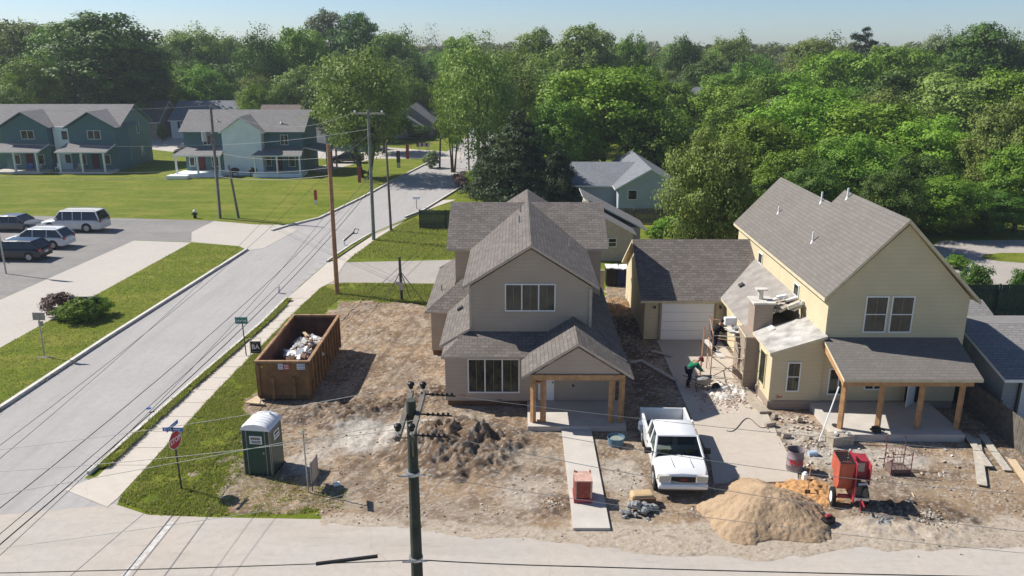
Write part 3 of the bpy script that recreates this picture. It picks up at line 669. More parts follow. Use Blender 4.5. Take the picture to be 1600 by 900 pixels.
# roofs
mb = MB(); gable_roof(mb, -2.52, 3.83, 36.28, 51.25, 5.52, 7.52); mb.build('roof', RF, H1)
mb = MB(); gable_roof(mb, -3.85, 5.02, 43.5, 50.9, 5.56, 7.44, 'x'); mb.build('roof', RF, H1)
mb = MB(); z1 = 3.45
mb.slab([(-4.92, 41.5, 2.58), (-3.43, 43.0, 3.5), (-3.43, 50.6, 3.5), (-4.92, 50.6, 2.58)], .1)
mb.slab([(-4.92, 41.5, 2.58), (-3.3, 41.5, 2.58), (-2.22, 41.5, 2.58), (-2.22, 43.6, 3.86), (-3.0, 43.6, 3.86)], .1)
mb.build('side_roof', RF, H1)
mb = MB(); mb.slab([(-3.66, 36.28, 2.6), (-2.19, 36.28, 3.5), (-2.19, 43.8, 3.5), (-3.66, 43.8, 2.6)], .12); mb.build('side_roof', RF, H1)
mb = MB(); mb.slab([(-3.45, 34.92, 2.6), (1.2, 34.92, 2.6), (2.2, 36.52, 3.28), (-2.55, 36.52, 3.28), (-2.75, 36.0, 3.05)], .12)
mb.slab([(-3.45, 34.92, 2.603), (-2.75, 36.0, 3.05), (-2.75, 36.6, 3.05), (-3.45, 36.6, 2.603)], .12)
mb.build('front_roof', RF, H1)
mb = MB(); mb.slab([(3.49, 34.4, 3.42), (4.97, 34.4, 2.6), (4.97, 46, 2.6), (3.49, 46, 3.42)], .1)
mb.slab([(.9, 34.9, 2.595), (4.9, 34.9, 2.595), (3.9, 36.51, 3.27), (1.3, 36.51, 3.27)], .1); mb.build('side_roof', RF, H1)
# porch
mb = MB(); gable_roof(mb, .22, 5.08, 32.88, 35.6, 2.47, 4.02, t=.13)
mb.slab([(.95, 35.58, 2.93), (2.65, 35.58, 4.02), (2.65, 37.4, 4.02), (.95, 37.4, 2.93)], .1); mb.slab([(2.65, 35.58, 4.02), (4.35, 35.58, 2.93), (4.35, 37.4, 2.93), (2.65, 37.4, 4.02)], .1)
mb.build('porch_roof', RF, H1)
mb = MB(); mb.prism([(.75, 33.0, 2.56), (4.55, 33.0, 2.56), (2.65, 33.0, 3.78)], (0, .1, 0)); mb.build('pediment', T, H1)
mb = MB(); mb.box(.62, 4.72, 32.92, 33.14, 2.3, 2.54); mb.box(.62, .84, 33.14, 35.3, 2.3, 2.5); mb.box(4.5, 4.72, 33.14, 35.3, 2.3, 2.5); mb.build('porch_beam', M['wood'], H1)
for px_ in (.73, 1.17, 4.16, 4.6):
    mb = MB(); mb.tube([(px_, 33.03, .25), (px_, 33.03, 2.3)], .13, 4); o = mb.build('porch_post', M['wood'], H1)
mb = MB(); mb.box(.9, 1.05, 32.96, 33.1, .3, .36); mb.box(.85, 1.1, 32.93, 33.13, 2.12, 2.2); mb.build('blocking', M['wood'], H1)
mb = MB(); mb.box(.5, 4.8, 32.6, 35.35, -.1, .26); mb.build('porch_slab', M['concrete'], H1)
mb = MB(); mb.box(-3.2, .5, 35.22, 35.35, -.1, .33); mb.box(-3.22, -3.1, 35.35, 41.7, -.1, .33); mb.box(-4.5, -3.3, 41.76, 41.85, -.1, .32); mb.box(-4.55, -4.45, 41.8, 50.2, -.1, .32); mb.build('crawl_space_skirt', M['rust'], H1)
# openings
window(H1, .63, 4.95, 2.36, 1.34, y=36.5, cols=3, curtain=True)
window(H1, -1.06, 1.58, 2.40, 1.70, y=35.15, cols=3, curtain=True)
window(H1, 2.98, 1.75, 1.72, .5, y=35.35, cols=2)
mb = MB(); mb.box(1.0, 1.75, 35.27, 35.36, .28, 2.3); mb.box(1.1, 1.65, 35.25, 35.28, 1.5, 2.1, 1); d = mb.build('front_door', [M['white'], M['glass']], H1)
mb = MB(); mb.ball((1.68, 35.24, 1.2), .04); mb.build('handle', M['darkmetal'], d)
mb = MB(); mb.box(3.38, 3.52, 36.44, 36.5, 3.4, 5.4); mb.box(-2.22, -2.12, 36.46, 36.5, 3.4, 5.4); mb.build('corner_trim', M['taupe_trim'], H1)
mb = MB(); mb.box(-.9, -.72, 35.11, 35.149, .36, .38); mb.box(2.6, 2.68, 35.3, 35.35, .95, 1.07); mb.build('outlet_box', M['darkmetal'], H1)
mb = MB(); random.seed(3)
for k in range(9): a = k*2.3; mb.obox((-2.55+.12*math.cos(a), 35.145, .55+.07*math.sin(a)), (.13, .006, .02), 0, 0, a)
mb.build('spray_mark', simple('faded_red_spray', (.42, .17, .11), .9), H1)
def roofz(x): return 5.52+2.0*(1-abs(x-.655)/3.175)
for (x, y, h) in ((.12, 42.6, .42), (.18, 45.3, .42), (2.75, 41.5, .4)): vent(H1, x, y, roofz(x), h, .05)
vent(H1, -4.2, 43.9, 3.0, .4); 
mb = MB(); mb.obox((-2.95, 40.5, 3.12), (.28, .34, .12), 0, 0, -.54); mb.build('roof_louver', M['darkmetal'], H1)
mb = MB(); mb.tube([(3.56, 36.42, 3.2), (3.6, 36.3, 2.9), (3.7, 36.1, 2.85)], .035, 6); mb.build('loose_flashing', M['signwhite'], H1)

# concrete walk to the street
sl = MB(); sl.box(1.98, 3.27, 24.97, 32.6, -.1, .13); o = sl.build('concrete_walk', M['concrete']); o['kind'] = 'structure'
# ================================================================ yellow house
H2 = thing('yellow_house', 'two-storey pale yellow house with steep roof, attached garage and half-built chimney', 'house', (17, 36, 0))
M['baydust'] = simple('mortar_splashed_roof', (.40, .385, .36), .95, .1, 0, .35, 1.6, .3)
Yw, RY = [M['yellow']], [M['shingle_y'], M['yellow_trim']]
mb = MB(); gable_walls(mb, 14.0, 20.28, 35.1, 42.1, .38, 5.42, 8.72); mb.build('wall', Yw, H2)
mb = MB(); mb.prism([(14.0, 50.6, .3), (19.0, 50.6, .3), (19.0, 50.6, 5.42), (16.4, 50.6, 8.0), (14.0, 50.6, 5.42)], (0, -8.52, 0)); mb.build('wall', Yw, H2)
mb = MB(); mb.box(11.68, 14.02, 35.0, 37.5, .42, 2.78); mb.prism([(11.68, 35.0, 2.78), (14.02, 35.0, 2.78), (14.02, 35.0, 3.5)], (0, 2.5, 0)); mb.build('wall', Yw, H2)
mb = MB(); mb.box(12.3, 14.0, 37.52, 45.4, .3, 2.6); mb.box(11.75, 12.3, 39.6, 45.4, .3, 2.5); mb.build('wall', Yw, H2)
mb = MB(); gable_walls(mb, 7.25, 13.95, 44.1, 52.2, .1, 2.42, 4.8, 'x'); mb.build('garage_wall', Yw, H2)
# brick plinth
mb = MB(); mb.box(11.62, 14.0, 34.93, 37.4, -.1, .43); mb.box(13.95, 20.2, 35.04, 42, -.1, .39); mb.build('brick_plinth', M['brick'], H2)
# roofs
sl_ = (9.0-5.45)/(17.0-13.7)
mb = MB(); mb.slab([(13.7, 34.86, 5.45), (17.02, 34.86, 9.02), (17.02, 42.3, 9.02), (13.7, 42.3, 5.45)], .16); mb.slab([(17.02, 34.86, 9.02), (20.68, 34.86, 5.32), (20.68, 42.3, 5.32), (17.02, 42.3, 9.02)], .16)
mb.slab([(13.7, 42.3, 5.45), (16.4, 42.3, 8.354), (16.4, 50.85, 8.354), (13.7, 50.85, 5.45)], .16); mb.slab([(16.4, 42.3, 8.354), (19.2, 42.3, 5.4), (19.2, 50.85, 5.4), (16.4, 50.85, 8.354)], .16)
mb.build('roof', RY, H2)
mb = MB(); mb.slab([(6.95, 43.78, 2.5), (14.0, 43.78, 2.5), (14.0, 48.15, 5.02), (6.95, 48.15, 5.02)], .14); mb.slab([(6.95, 48.15, 5.02), (14.0, 48.15, 5.02), (14.0, 52.5, 2.5), (6.95, 52.5, 2.5)], .14)
mb.build('garage_roof', [M['shingle'], M['yellow_trim']], H2)
mb = MB(); mb.slab([(11.45, 38.9, 2.62), (14.02, 38.9, 4.2), (14.02, 46.6, 4.2), (11.45, 46.6, 2.62)], .12); o = mb.build('side_roof', [M['dustroof'], M['yellow_trim']], H2); o['label'] = 'grey low roof whitened by mortar dust'
mb = MB(); mb.slab([(11.45, 37.2, 2.62), (12.4, 37.2, 3.2), (12.4, 38.9, 3.2), (11.45, 38.9, 2.62)], .12); mb.build('side_roof', [M['dust'], M['yellow_trim']], H2)
mb = MB(); mb.slab([(11.5, 34.82, 2.84), (14.03, 34.82, 3.66), (14.03, 37.7, 3.66), (11.5, 37.7, 2.84)], .12); mb.build('bay_roof', [M['baydust'], M['yellow_trim']], H2)
mb = MB(); mb.slab([(13.84, 32.12, 2.7), (19.72, 32.12, 2.7), (20.0, 35.12, 3.52), (13.9, 35.12, 3.52)], .12); mb.build('porch_roof', RY, H2)
mb = MB(); mb.box(13.86, 19.4, 32.22, 32.42, 2.36, 2.56); mb.obox((13.98, 33.75, 2.82), (.14, 2.9, .2), 0, .265); mb.build('porch_beam', M['wood'], H2)
for x in (13.98, 15.6, 17.3, 19.0):
    mb = MB(); mb.tube([(x, 32.32, .34), (x, 32.32, 2.4)], .135, 4); mb.build('porch_post', M['wood'], H2)
mb = MB(); mb.box(13.6, 19.1, 31.72, 35.02, -.1, .35); mb.build('porch_slab', M['concrete'], H2)
# openings
window(H2, 16.16, 4.62, 1.02, 1.72, y=35.1, rail=True, curtain=True); window(H2, 17.32, 4.62, 1.02, 1.72, y=35.1, rail=True, curtain=True)
window(H2, 12.72, 1.62, .62, 1.45, y=35.0, rail=True, curtain=True)
window(H2, 14.85, 1.35, .95, 1.3, y=35.1, cols=2); window(H2, 16.5, 1.5, .9, 1.1, y=35.1, cols=2)
window(H2, 36.2, 1.6, .9, 1.7, xw=11.68, face='-x', frame=M['yellow_trim'])
window(H2, 39.3, 4.2, .75, 1.25, xw=14.0, face='-x', rail=True); window(H2, 45.6, 4.2, .75, 1.25, xw=14.0, face='-x', rail=True)
window(H2, 42.0, 1.7, .8, 1.0, xw=11.75, face='-x')
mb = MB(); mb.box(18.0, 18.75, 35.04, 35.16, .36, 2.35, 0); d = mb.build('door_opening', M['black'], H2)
mb = MB(); mb.obox((18.1, 34.75, 1.15), (.82, .05, 1.6), .75); d = mb.build('front_door', M['white'], H2)
mb = MB(); mb.box(8.2, 11.15, 44.03, 44.2, .1, 2.28); g = mb.build('garage_door', simple('bright_door', (.88, .88, .88), .5, var=.02), H2)
mb = MB(); mb.box(8.08, 8.2, 44.0, 44.12, .1, 2.4); mb.box(11.15, 11.27, 44.0, 44.12, .1, 2.4); mb.box(8.08, 11.27, 43.99, 44.12, 2.28, 2.42); mb.build('garage_trim', simple('trim_tan', (.35, .27, .17)), H2)
mb = MB()
for z in (.65, 1.2, 1.75): mb.box(8.2, 11.15, 44.02, 44.03, z-.012, z+.012)
mb.build('panel_groove', simple('groove_grey', (.55, .55, .54)), g)
for (x) in (7.8, 11.5):
    mb = MB(); mb.tube([(x, 44.02, 1.95), (x, 44.02, 2.1)], [.05, .07], 8); mb.box(x-.03, x+.03, 44.0, 44.1, 2.05, 2.1); mb.build('wall_lamp', M['darkmetal'], H2)
for (x, y, h, m_) in ((14.9, 40.3, .5, 'signwhite'), (15.1, 46.6, .35, 'signwhite'), (16.25, 43.3, .55, 'signwhite'), (16.8, 41.3, .5, 'signwhite')):
    vent(H2, x, y, 5.45+(x-13.7)*1.075, h, .05, M[m_])
mb = MB(); mb.obox((12.55, 44.0, 3.38), (.3, .35, .1), 0, 0, -.5); mb.build('roof_louver', M['darkmetal'], H2)
mb = MB(); mb.obox((12.15, 34.99, .62), (.3, .006, .03), 0, 0, .2); mb.obox((12.18, 34.988, .6), (.3, .006, .03), 0, 0, -.5); mb.obox((12.13, 34.992, .66), (.22, .006, .03), 0, 0, .8); mb.build('spray_mark', M['orange'], H2)
# chimney under construction
mb = MB(); mb.box(11.0, 12.25, 37.15, 38.9, -.05, 2.75); mb.box(11.6, 12.5, 38.0, 39.0, 2.7, 4.15)
ch = mb.build('chimney', M['brick'], H2)
mb = MB(); mb.box(11.5, 12.6, 37.9, 39.1, 4.15, 4.24); mb.tube([(12.0, 38.6, 4.2), (12.0, 38.6, 4.75)], .14, 8); mb.box(11.75, 12.3, 38.4, 38.8, 4.72, 4.78); mb.build('chimney_cap', M['dust'], ch)

# ================================================================ generic houses further away
def far_house(name, label, x0, x1, y0, y1, ze, zr, axis, wallm, roofm, ov=.4, wins=(), base=0, cat='house', trim=None):
    h = thing(name, label, cat, ((x0+x1)/2, y0, 0))
    mb = MB(); gable_walls(mb, x0, x1, y0, y1, base, ze-.05, zr-.18, axis); mb.build('wall', wallm, h)
    mb = MB(); e = (zr-ze)*ov/(((x1-x0) if axis == 'y' else (y1-y0))/2)
    if axis == 'y': gable_roof(mb, x0-ov, x1+ov, y0-ov*.7, y1+ov*.7, ze-e, zr, 'y')
    else: gable_roof(mb, x0-ov*.7, x1+ov*.7, y0-ov, y1+ov, ze-e, zr, 'x')
    mb.build('roof', [roofm, trim or M['white']], h)
    for wn in wins: window(h, **wn)
    return h
# blue house directly behind, beige outbuilding
hb = far_house('blue_house', 'low blue-walled house with pale grey gable roof behind the taupe house', 10.2, 16.5, 81.5, 96, 2.6, 4.4, 'y', M['bluewall'], M['shingle_b'], wins=[dict(x=11.6, z=1.75, w=.95, h=1.0, y=81.5, frame=M['white'])])
mb = MB(); mb.slab([(3.4, 83.5, 2.35), (11.2, 83.5, 2.35), (13.0, 88.5, 4.1), (3.4, 88.5, 4.1)], .14); mb.slab([(3.4, 88.5, 4.1), (13, 88.5, 4.1), (13, 93.5, 2.3), (3.4, 93.5, 2.3)], .14); mb.build('wing_roof', [M['shingle_b'], M['white']], hb)
mb = MB(); mb.box(3.8, 10.2, 84, 93, 0, 2.3); mb.build('wing_wall', M['bluewall'], hb)
bo = thing('beige_outbuilding', 'small beige stucco building with a lean-to roof between the taupe house and the garage', 'outbuilding', (8, 62, 0))
mb = MB(); mb.prism([(5.5, 62, 0), (9.0, 62, 0), (9.0, 62, 2.25), (5.5, 62, 4.2)], (0, 5.5, 0)); mb.build('wall', M['beigewall'], bo)
mb = MB(); mb.slab([(5.2, 61.8, 4.42), (9.25, 61.8, 2.2), (9.25, 64.2, 2.2), (5.2, 64.2, 4.42)], .1); mb.slab([(5.2, 64.2, 4.75), (10.4, 64.2, 2.0), (10.4, 68, 2.0), (5.2, 68, 4.75)], .1); mb.build('roof', [M['shingle_g'], M['white']], bo)
mb = MB(); mb.box(9.0, 9.9, 64.3, 67.6, 0, 2.2); mb.build('wall', M['beigewall'], bo)
window(bo, 7.42, 1.5, .66, .72, y=62, rail=True)
# grey neighbour at the right edge
ng = thing('grey_neighbour_house', 'low grey house with pale garage door beside the board fence at the right edge', 'house', (24, 35, 0))
mb = MB(); gable_walls(mb, 21.6, 32, 33.7, 41.3, 0, 2.25, 3.3, 'x'); mb.build('wall', M['greysiding'], ng)
mb = MB(); gable_roof(mb, 21.25, 32.4, 33.1, 41.9, 2.3, 3.38, 'x'); mb.build('roof', [M['shingle_g'], M['white']], ng)
mb = MB(); mb.box(22.35, 25.2, 33.62, 33.72, 0, 2.05); g = mb.build('garage_door', M['palewall'], ng)
mb = MB(); mb.box(22.25, 22.35, 33.58, 33.7, 0, 2.15); mb.box(22.25, 25.3, 33.58, 33.7, 2.05, 2.17); mb.build('door_trim', M['darkmetal'], g)
mb = MB(); mb.ball((21.58, 36.8, 2.4), .28, 12, 8, 0, (.25, 1, 1)); mb.build('satellite_dish', M['greysiding'], ng)
n2 = far_house('grey_rear_house', 'pale grey roofed house behind the yellow house at the right edge', 22.3, 26.3, 42.6, 47, 1.5, 2.3, 'x', M['palewall'], M['shingle_g'])

# ---- teal duplexes across the field
def post(mb, x, y, z0, z1, r=.1): mb.box(x-r, x+r, y-r, y+r, z0, z1)
D1 = thing('teal_duplex', 'long teal two-storey duplex with two front gables and a white middle bay', 'house', (-60, 108, 0))
mb = MB(); mb.box(-72, -53.2, 110.5, 120, 0, 5.7); mb.prism([(-53.2, 110.5, 5.7), (-53.2, 120, 5.7), (-53.2, 115.2, 8.0)], (-18.8, 0, 0)); mb.build('wall', M['bluegreen_side'], D1)
for xa in (-64.9, -56.1):
    mb = MB(); gable_walls(mb, xa-3.1, xa+3.0, 109.0, 113, 0, 5.75, 7.45); mb.build('wall', M['bluegreen'], D1)
    mb = MB(); gable_roof(mb, xa-3.55, xa+3.45, 108.6, 115.2, 5.7, 7.75); mb.build('roof', [M['shingle_g'], M['bluegreen']], D1)
    window(D1, xa+.3, 4.75, 1.75, 1.15, y=109, cols=2)
    mb = MB(); mb.slab([(xa-3.8, 106.2, 2.85), (xa+2.9, 106.2, 2.85), (xa+3.0, 109.05, 3.65), (xa-3.5, 109.05, 3.65)], .14); mb.build('porch_roof', [M['shingle_g'], M['white']], D1)
    for dx in (-3.4, -.5, 2.4):
        mb = MB(); post(mb, xa+dx, 106.5, .2, 2.7); mb.build('porch_post', M['white'], D1)
    mb = MB(); mb.box(xa-3.7, xa+3.0, 106.2, 109, -.05, .25); mb.build('porch_floor', M['concrete'], D1)
    mb = MB(); mb.box(xa-.4, xa+.5, 108.93, 109.0, .3, 2.3); mb.build('door', simple('dark_red_door', (.08, .015, .018)), D1)
    window(D1, xa-1.6, 1.5, .9, 1.3, y=109, frame=M['white']); window(D1, xa+1.6, 1.5, .9, 1.3, y=109)
mb = MB(); mb.box(-61.7, -59.3, 109.9, 110.6, 0, 5.7); mb.build('middle_bay', M['palegrey'], D1)
window(D1, -60.2, 4.6, .7, 1.1, y=109.9, frame=M['darkmetal']); window(D1, -60.2, 1.5, .7, 1.1, y=109.9, frame=M['darkmetal'])
mb = MB(); gable_roof(mb, -72.4, -52.8, 110.0, 120.5, 5.62, 8.3, 'x'); mb.build('roof', [M['shingle_g'], M['bluegreen_side']], D1)
for (y_, z_) in ((112.3, 4.6), (116.2, 4.9), (112.8, 1.6), (116.8, 1.7)): window(D1, y_, z_, .7, 1.3, xw=-53.2, face='+x')
D2 = thing('teal_duplex', 'teal two-storey duplex with a white gabled centre, behind the pole with the transformer', 'house', (-35, 105, 0))
mb = MB(); mb.box(-43.0, -27.6, 106.5, 114, 0, 5.5); mb.prism([(-27.6, 106.5, 5.5), (-27.6, 114, 5.5), (-27.6, 110.2, 7.6)], (-15.4, 0, 0)); mb.build('wall', M['bluegreen'], D2)
mb = MB(); gable_roof(mb, -43.4, -27.2, 106.0, 114.5, 5.45, 7.95, 'x'); mb.build('roof', [M['shingle_g'], M['bluegreen_side']], D2)
mb = MB(); gable_walls(mb, -37.6, -32.6, 105.2, 110, 0, 5.5, 7.2); mb.build('centre_gable', M['palegrey'], D2)
mb = MB(); gable_roof(mb, -37.9, -32.2, 104.9, 110.2, 5.45, 7.45); mb.build('roof', [M['shingle_g'], M['palegrey']], D2)
for (xa, xb) in ((-43.6, -37.4), (-33.6, -27.2)):
    mb = MB(); mb.slab([(xa, 103.6, 2.75), (xb, 103.6, 2.75), (xb-.4, 106.55, 3.55), (xa+1.0, 106.55, 3.55)], .14); mb.build('porch_roof', [M['shingle_g'], M['white']], D2)
    for f in (.06, .5, .95):
        mb = MB(); post(mb, xa+(xb-xa)*f, 103.8, .2, 2.6); mb.build('porch_post', M['white'], D2)
    mb = MB(); mb.box(xa+.1, xb-.1, 103.5, 106.5, -.05, .45); mb.build('porch_floor', M['palegrey'], D2)
    mb = MB(); mb.box(xa+2.2, xa+3.1, 106.43, 106.5, .45, 2.4); mb.build('door', simple('dark_red_door', (.08, .015, .018)), D2)
    window(D2, xa+1.4, 1.6, .7, 1.2, y=106.5); window(D2, xa+4.4, 1.6, .9, 1.3, y=106.5); window(D2, xa+3.6, 4.4, 1.0, 1.3, y=106.5, cols=2)
mb = MB(); mb.slab([(-27.6, 107, 3.4), (-27.6, 113, 3.4), (-24.6, 113, 2.8), (-24.6, 107, 2.8)], .14); 
for y_ in (107.2, 110, 112.8): post(mb, -24.8, y_, 0, 2.7)
mb.build('side_porch', [M['shingle_g'], M['white']], D2)
for (x, y) in ((-39, 108), (-30.5, 107.6), (-33, 112)): vent(D2, x, y, 6.6, .5, .07, M['signwhite'])
# houses behind them
far_house('brown_roof_house', 'house with brown-grey ridge roof behind the long teal duplex', -74.5, -63.5, 147, 157, 3.2, 6.4, 'x', simple('tan_wall', (.33, .27, .22)), M['shingle'])
far_house('blue_gable_house', 'house with a blue gable end furthest left behind the long teal duplex', -88, -79.5, 150, 159, 3.4, 6.9, 'x', M['bluewall'], M['shingle'])
hh = far_house('white_house', 'white single-storey house with grey roof and dark shutters between the teal duplexes', -61.8, -50, 148, 159, 3.4, 6.3, 'x', M['palewall'], M['shingle_b'], wins=[dict(x=-59.0, z=2.6, w=2.0, h=1.5, y=148, cols=2)])
mb = MB(); mb.box(-60.5, -60.1, 147.93, 147.99, 1.8, 3.4); mb.box(-57.9, -57.5, 147.93, 147.99, 1.8, 3.4); mb.build('shutter', M['black'], hh)
far_house('hip_roof_house', 'pale house with a reddish brown roof behind the white-gabled teal duplex', -42, -31, 134, 143, 3.6, 6.6, 'x', M['palewall'], simple('brown_roof', (.2, .16, .14), .95))
mh = far_house('grey_bungalow', 'grey bungalow with two stepped front gables beyond the cross street', -22.5, -15.6, 150, 160, 3.0, 5.6, 'y', simple('bungalow_grey', (.25, .24, .23)), M['shingle_g'], wins=[dict(x=-17.6, z=1.7, w=1.2, h=1.2, y=150)])
mb = MB(); gable_walls(mb, -22, -17, 147.5, 150, 0, 2.3, 3.8); mb.build('front_gable', M['greysiding'], mh)
mb = MB(); gable_roof(mb, -22.4, -16.6, 147, 150.2, 2.2, 4.0); mb.build('porch_roof', [M['shingle_g'], M['white']], mh)
far_house('tall_white_house', 'pale two-storey house with brown roof at the far end of the street', -19.5, -13.0, 182, 192, 4.8, 7.2, 'x', M['palewall'], M['shingle'], wins=[dict(x=-16.5, z=3.6, w=1.6, h=1.6, y=182)])
far_house('roadside_house', 'pale low house just visible through the trees right of the street', 2.5, 14.5, 185, 196, 2.6, 4.6, 'x', M['palewall'], simple('tan_roof', (.35, .25, .19), .95))
far_house('purple_grey_house', 'grey-roofed house glimpsed through the trees right of centre', 29, 42, 150, 162, 5.0, 8.6, 'x', M['greysiding'], M['shingle_b'])
far_house('small_pale_house', 'small pale house glimpsed between the treetops right of centre', 46, 56, 168, 178, 5.5, 8.4, 'x', M['palewall'], M['shingle_b'])
far_house('hidden_white_house', 'white house half hidden in the foliage behind the gravel yard', 38, 50, 84, 92, 4.4, 6.2, 'x', M['palewall'], M['shingle_g'])

# ---- fences
def board_fence(name, label, a, b, h, mat, bw=.14, gap=.012, z0=.02):
    f = thing(name, label, 'fence', (a[0], a[1], 0)); d = Vector((b[0]-a[0], b[1]-a[1])); L = d.length; ang = math.atan2(d.y, d.x); d.normalize()
    mb = MB(); n = int(L/(bw+gap))
    for k in range(n):
        s = (k+.5)*(bw+gap); hh = h+random.uniform(-.02, .02); mb.obox((a[0]+d.x*s, a[1]+d.y*s, z0+hh/2), (bw, .02, hh), ang, random.uniform(-.01, .01))
    mb.build('boards', mat, f)
    nx, ny = -d.y, d.x
    for zz in (.25*h, .8*h):
        mb = MB(); mb.obox(((a[0]+b[0])/2-nx*.04, (a[1]+b[1])/2-ny*.04, z0+zz), (L, .05, .09), ang); mb.build('rail', mat, f)
    for k in range(int(L/2.4)+1):
        s = min(k*2.4+.05, L-.05); mb = MB(); mb.obox((a[0]+d.x*s-nx*.09, a[1]+d.y*s-ny*.09, z0+h*.52), (.1, .1, h*1.04), ang); mb.build('fence_post', mat, f)
    return f
board_fence('board_fence', 'weathered board fence in shade beside the grey house at the right', (20.9, 30.2), (20.75, 41.5), 1.45, M['fence'])
board_fence('board_fence', 'dark green board fence by the pavement left of the taupe house', (-8.95, 73.7), (-4, 73.7), 1.7, M['fence_green'])
board_fence('board_fence', 'dark board fence below the wall of the blue house', (8.6, 76), (17.5, 76), 1.45, M['fence'])
board_fence('board_fence', 'long dark board fence behind the houses at the right edge', (22.5, 48.6), (48, 48.6), 2.05, M['fence_green'])
# ================================================================ trees
def leafmat(name, a, b_, c_):
    m = bpy.data.materials.new(name); m.use_nodes = True; n = m.node_tree; n.nodes.clear()
    o = N(n, 'ShaderNodeOutputMaterial'); df = N(n, 'ShaderNodeBsdfPrincipled'); tr = N(n, 'ShaderNodeBsdfTranslucent'); mx = N(n, 'ShaderNodeMixShader')
    df.inputs['Roughness'].default_value = .6; df.inputs['Specular IOR Level'].default_value = .25
    p = objc(n); f = noise(n, p, .8, 3, .6, .38, .62); g = noise(n, p, 2.6, 3, .65, .38, .68)
    oi = N(n, 'ShaderNodeObjectInfo'); c = mix(n, f, a, b_); c = mix(n, mixf(n, g, .85), c, c_)
    hs = N(n, 'ShaderNodeHueSaturation'); n.links.new(c, hs.inputs['Color'])
    mr = N(n, 'ShaderNodeMapRange'); mr.inputs[3].default_value = .9; mr.inputs[4].default_value = 1.35; n.links.new(oi.outputs['Random'], mr.inputs[0]); n.links.new(mr.outputs[0], hs.inputs['Value'])
    mr2 = N(n, 'ShaderNodeMapRange'); mr2.inputs[3].default_value = .487; mr2.inputs[4].default_value = .512; n.links.new(oi.outputs['Random'], mr2.inputs[0]); n.links.new(mr2.outputs[0], hs.inputs['Hue'])
    n.links.new(hs.outputs[0], df.inputs['Base Color']); n.links.new(hs.outputs[0], tr.inputs[0])
    mx.inputs[0].default_value = .28; n.links.new(df.outputs[0], mx.inputs[1]); n.links.new(tr.outputs[0], mx.inputs[2]); n.links.new(mx.outputs[0], o.inputs[0]); return m
LF = {'bright': leafmat('leaves_bright', (.175, .30, .022), (.25, .375, .035), (.085, .16, .012)),
      'mid': leafmat('leaves_mid', (.135, .245, .02), (.20, .31, .03), (.065, .13, .012)),
      'dark': leafmat('leaves_dark', (.075, .15, .02), (.12, .20, .028), (.04, .085, .012)),
      'olive': leafmat('leaves_olive', (.19, .27, .05), (.26, .33, .07), (.10, .15, .03)),
      'grey': leafmat('leaves_grey', (.16, .21, .09), (.22, .25, .11), (.10, .135, .055)),
      'cedar': leafmat('leaves_cedar', (.045, .075, .026), (.068, .10, .038), (.022, .04, .014)),
      'purple': leafmat('leaves_purple', (.15, .075, .065), (.18, .12, .09), (.07, .04, .035))}
M['bark'] = simple('bark', (.10, .082, .065), .95, .1, 0, .3, 3, .4)

def leaf_quads(rs, C, Nn, s, cross=False):
    """C centres (k,3), Nn normals, s sizes -> verts, loops"""
    k = len(C); t = rs.normal(size=(k, 3)); Nn = Nn/np.maximum(np.linalg.norm(Nn, axis=1), 1e-6)[:, None]
    u = np.cross(Nn, t); u /= np.maximum(np.linalg.norm(u, axis=1), 1e-6)[:, None]; v = np.cross(Nn, u)
    a = s[:, None]*.5; b = a*rs.uniform(.55, .95, size=(k, 1)); bend = Nn*a*rs.uniform(-.35, .05, size=(k, 1))
    return np.stack([C-u*a, C-v*b+bend*.3, C+u*a+bend, C+v*b], 1)
def crown(seed, Rr, Hc, z0, nl=24, sub=13, leaves=34, ls=.34, flat=1.0, spread=.24, gap=0.0, conic=0, lobe=(.27, .42), up=.35):
    rs = np.random.RandomState(seed); L = []; tries = 0
    while len(L) < nl and tries < 4000:
        tries += 1; p = rs.normal(size=3); p /= np.linalg.norm(p); q = rs.uniform(.45, 1.02)**.7
        if conic:
            h = rs.uniform(0, 1); a = rs.uniform(0, 6.28); rr = (1-h)**.8*rs.uniform(.45, 1)
            c = np.array([math.cos(a)*rr*Rr*.85, math.sin(a)*rr*Rr*.85, z0+Hc*(.05+.92*h)]); r = Rr*rs.uniform(*lobe)*(1-.55*h)
        else:
            c = np.array([p[0]*Rr*.74*q, p[1]*Rr*.74*q, z0+Hc*.5+p[2]*Hc*.40*q]); 
            if p[2] < -.25: c[:2] *= .8
            r = Rr*rs.uniform(*lobe)
        if all(np.linalg.norm((c-l[0])*[1, 1, .8]) > .52*(r+l[1]) for l in L): L.append((c, r))
    Q4 = []
    for c, r in L:
        for j in range(sub):
            d = rs.normal(size=3); d[2] = d[2]*.8+.3; d /= np.linalg.norm(d)
            cc = c+d*r*rs.uniform(.7, 1.06)*np.array([1, 1, flat*.85]); k = int(leaves*rs.uniform(.6, 1.3)*(r/(Rr*.35))**.8)
            if k < 3: continue
            off = rs.normal(size=(k, 3))*r*spread*np.array([1, 1, .62]); C = cc+off
            nn = d*1.0+off/(r*spread)*.42+rs.normal(size=(k, 3))*.42+np.array([0, 0, up])
            Q4.append(leaf_quads(rs, C, nn, rs.uniform(.65, 1.3, size=k)*ls))
    q = np.concatenate(Q4); return q, L
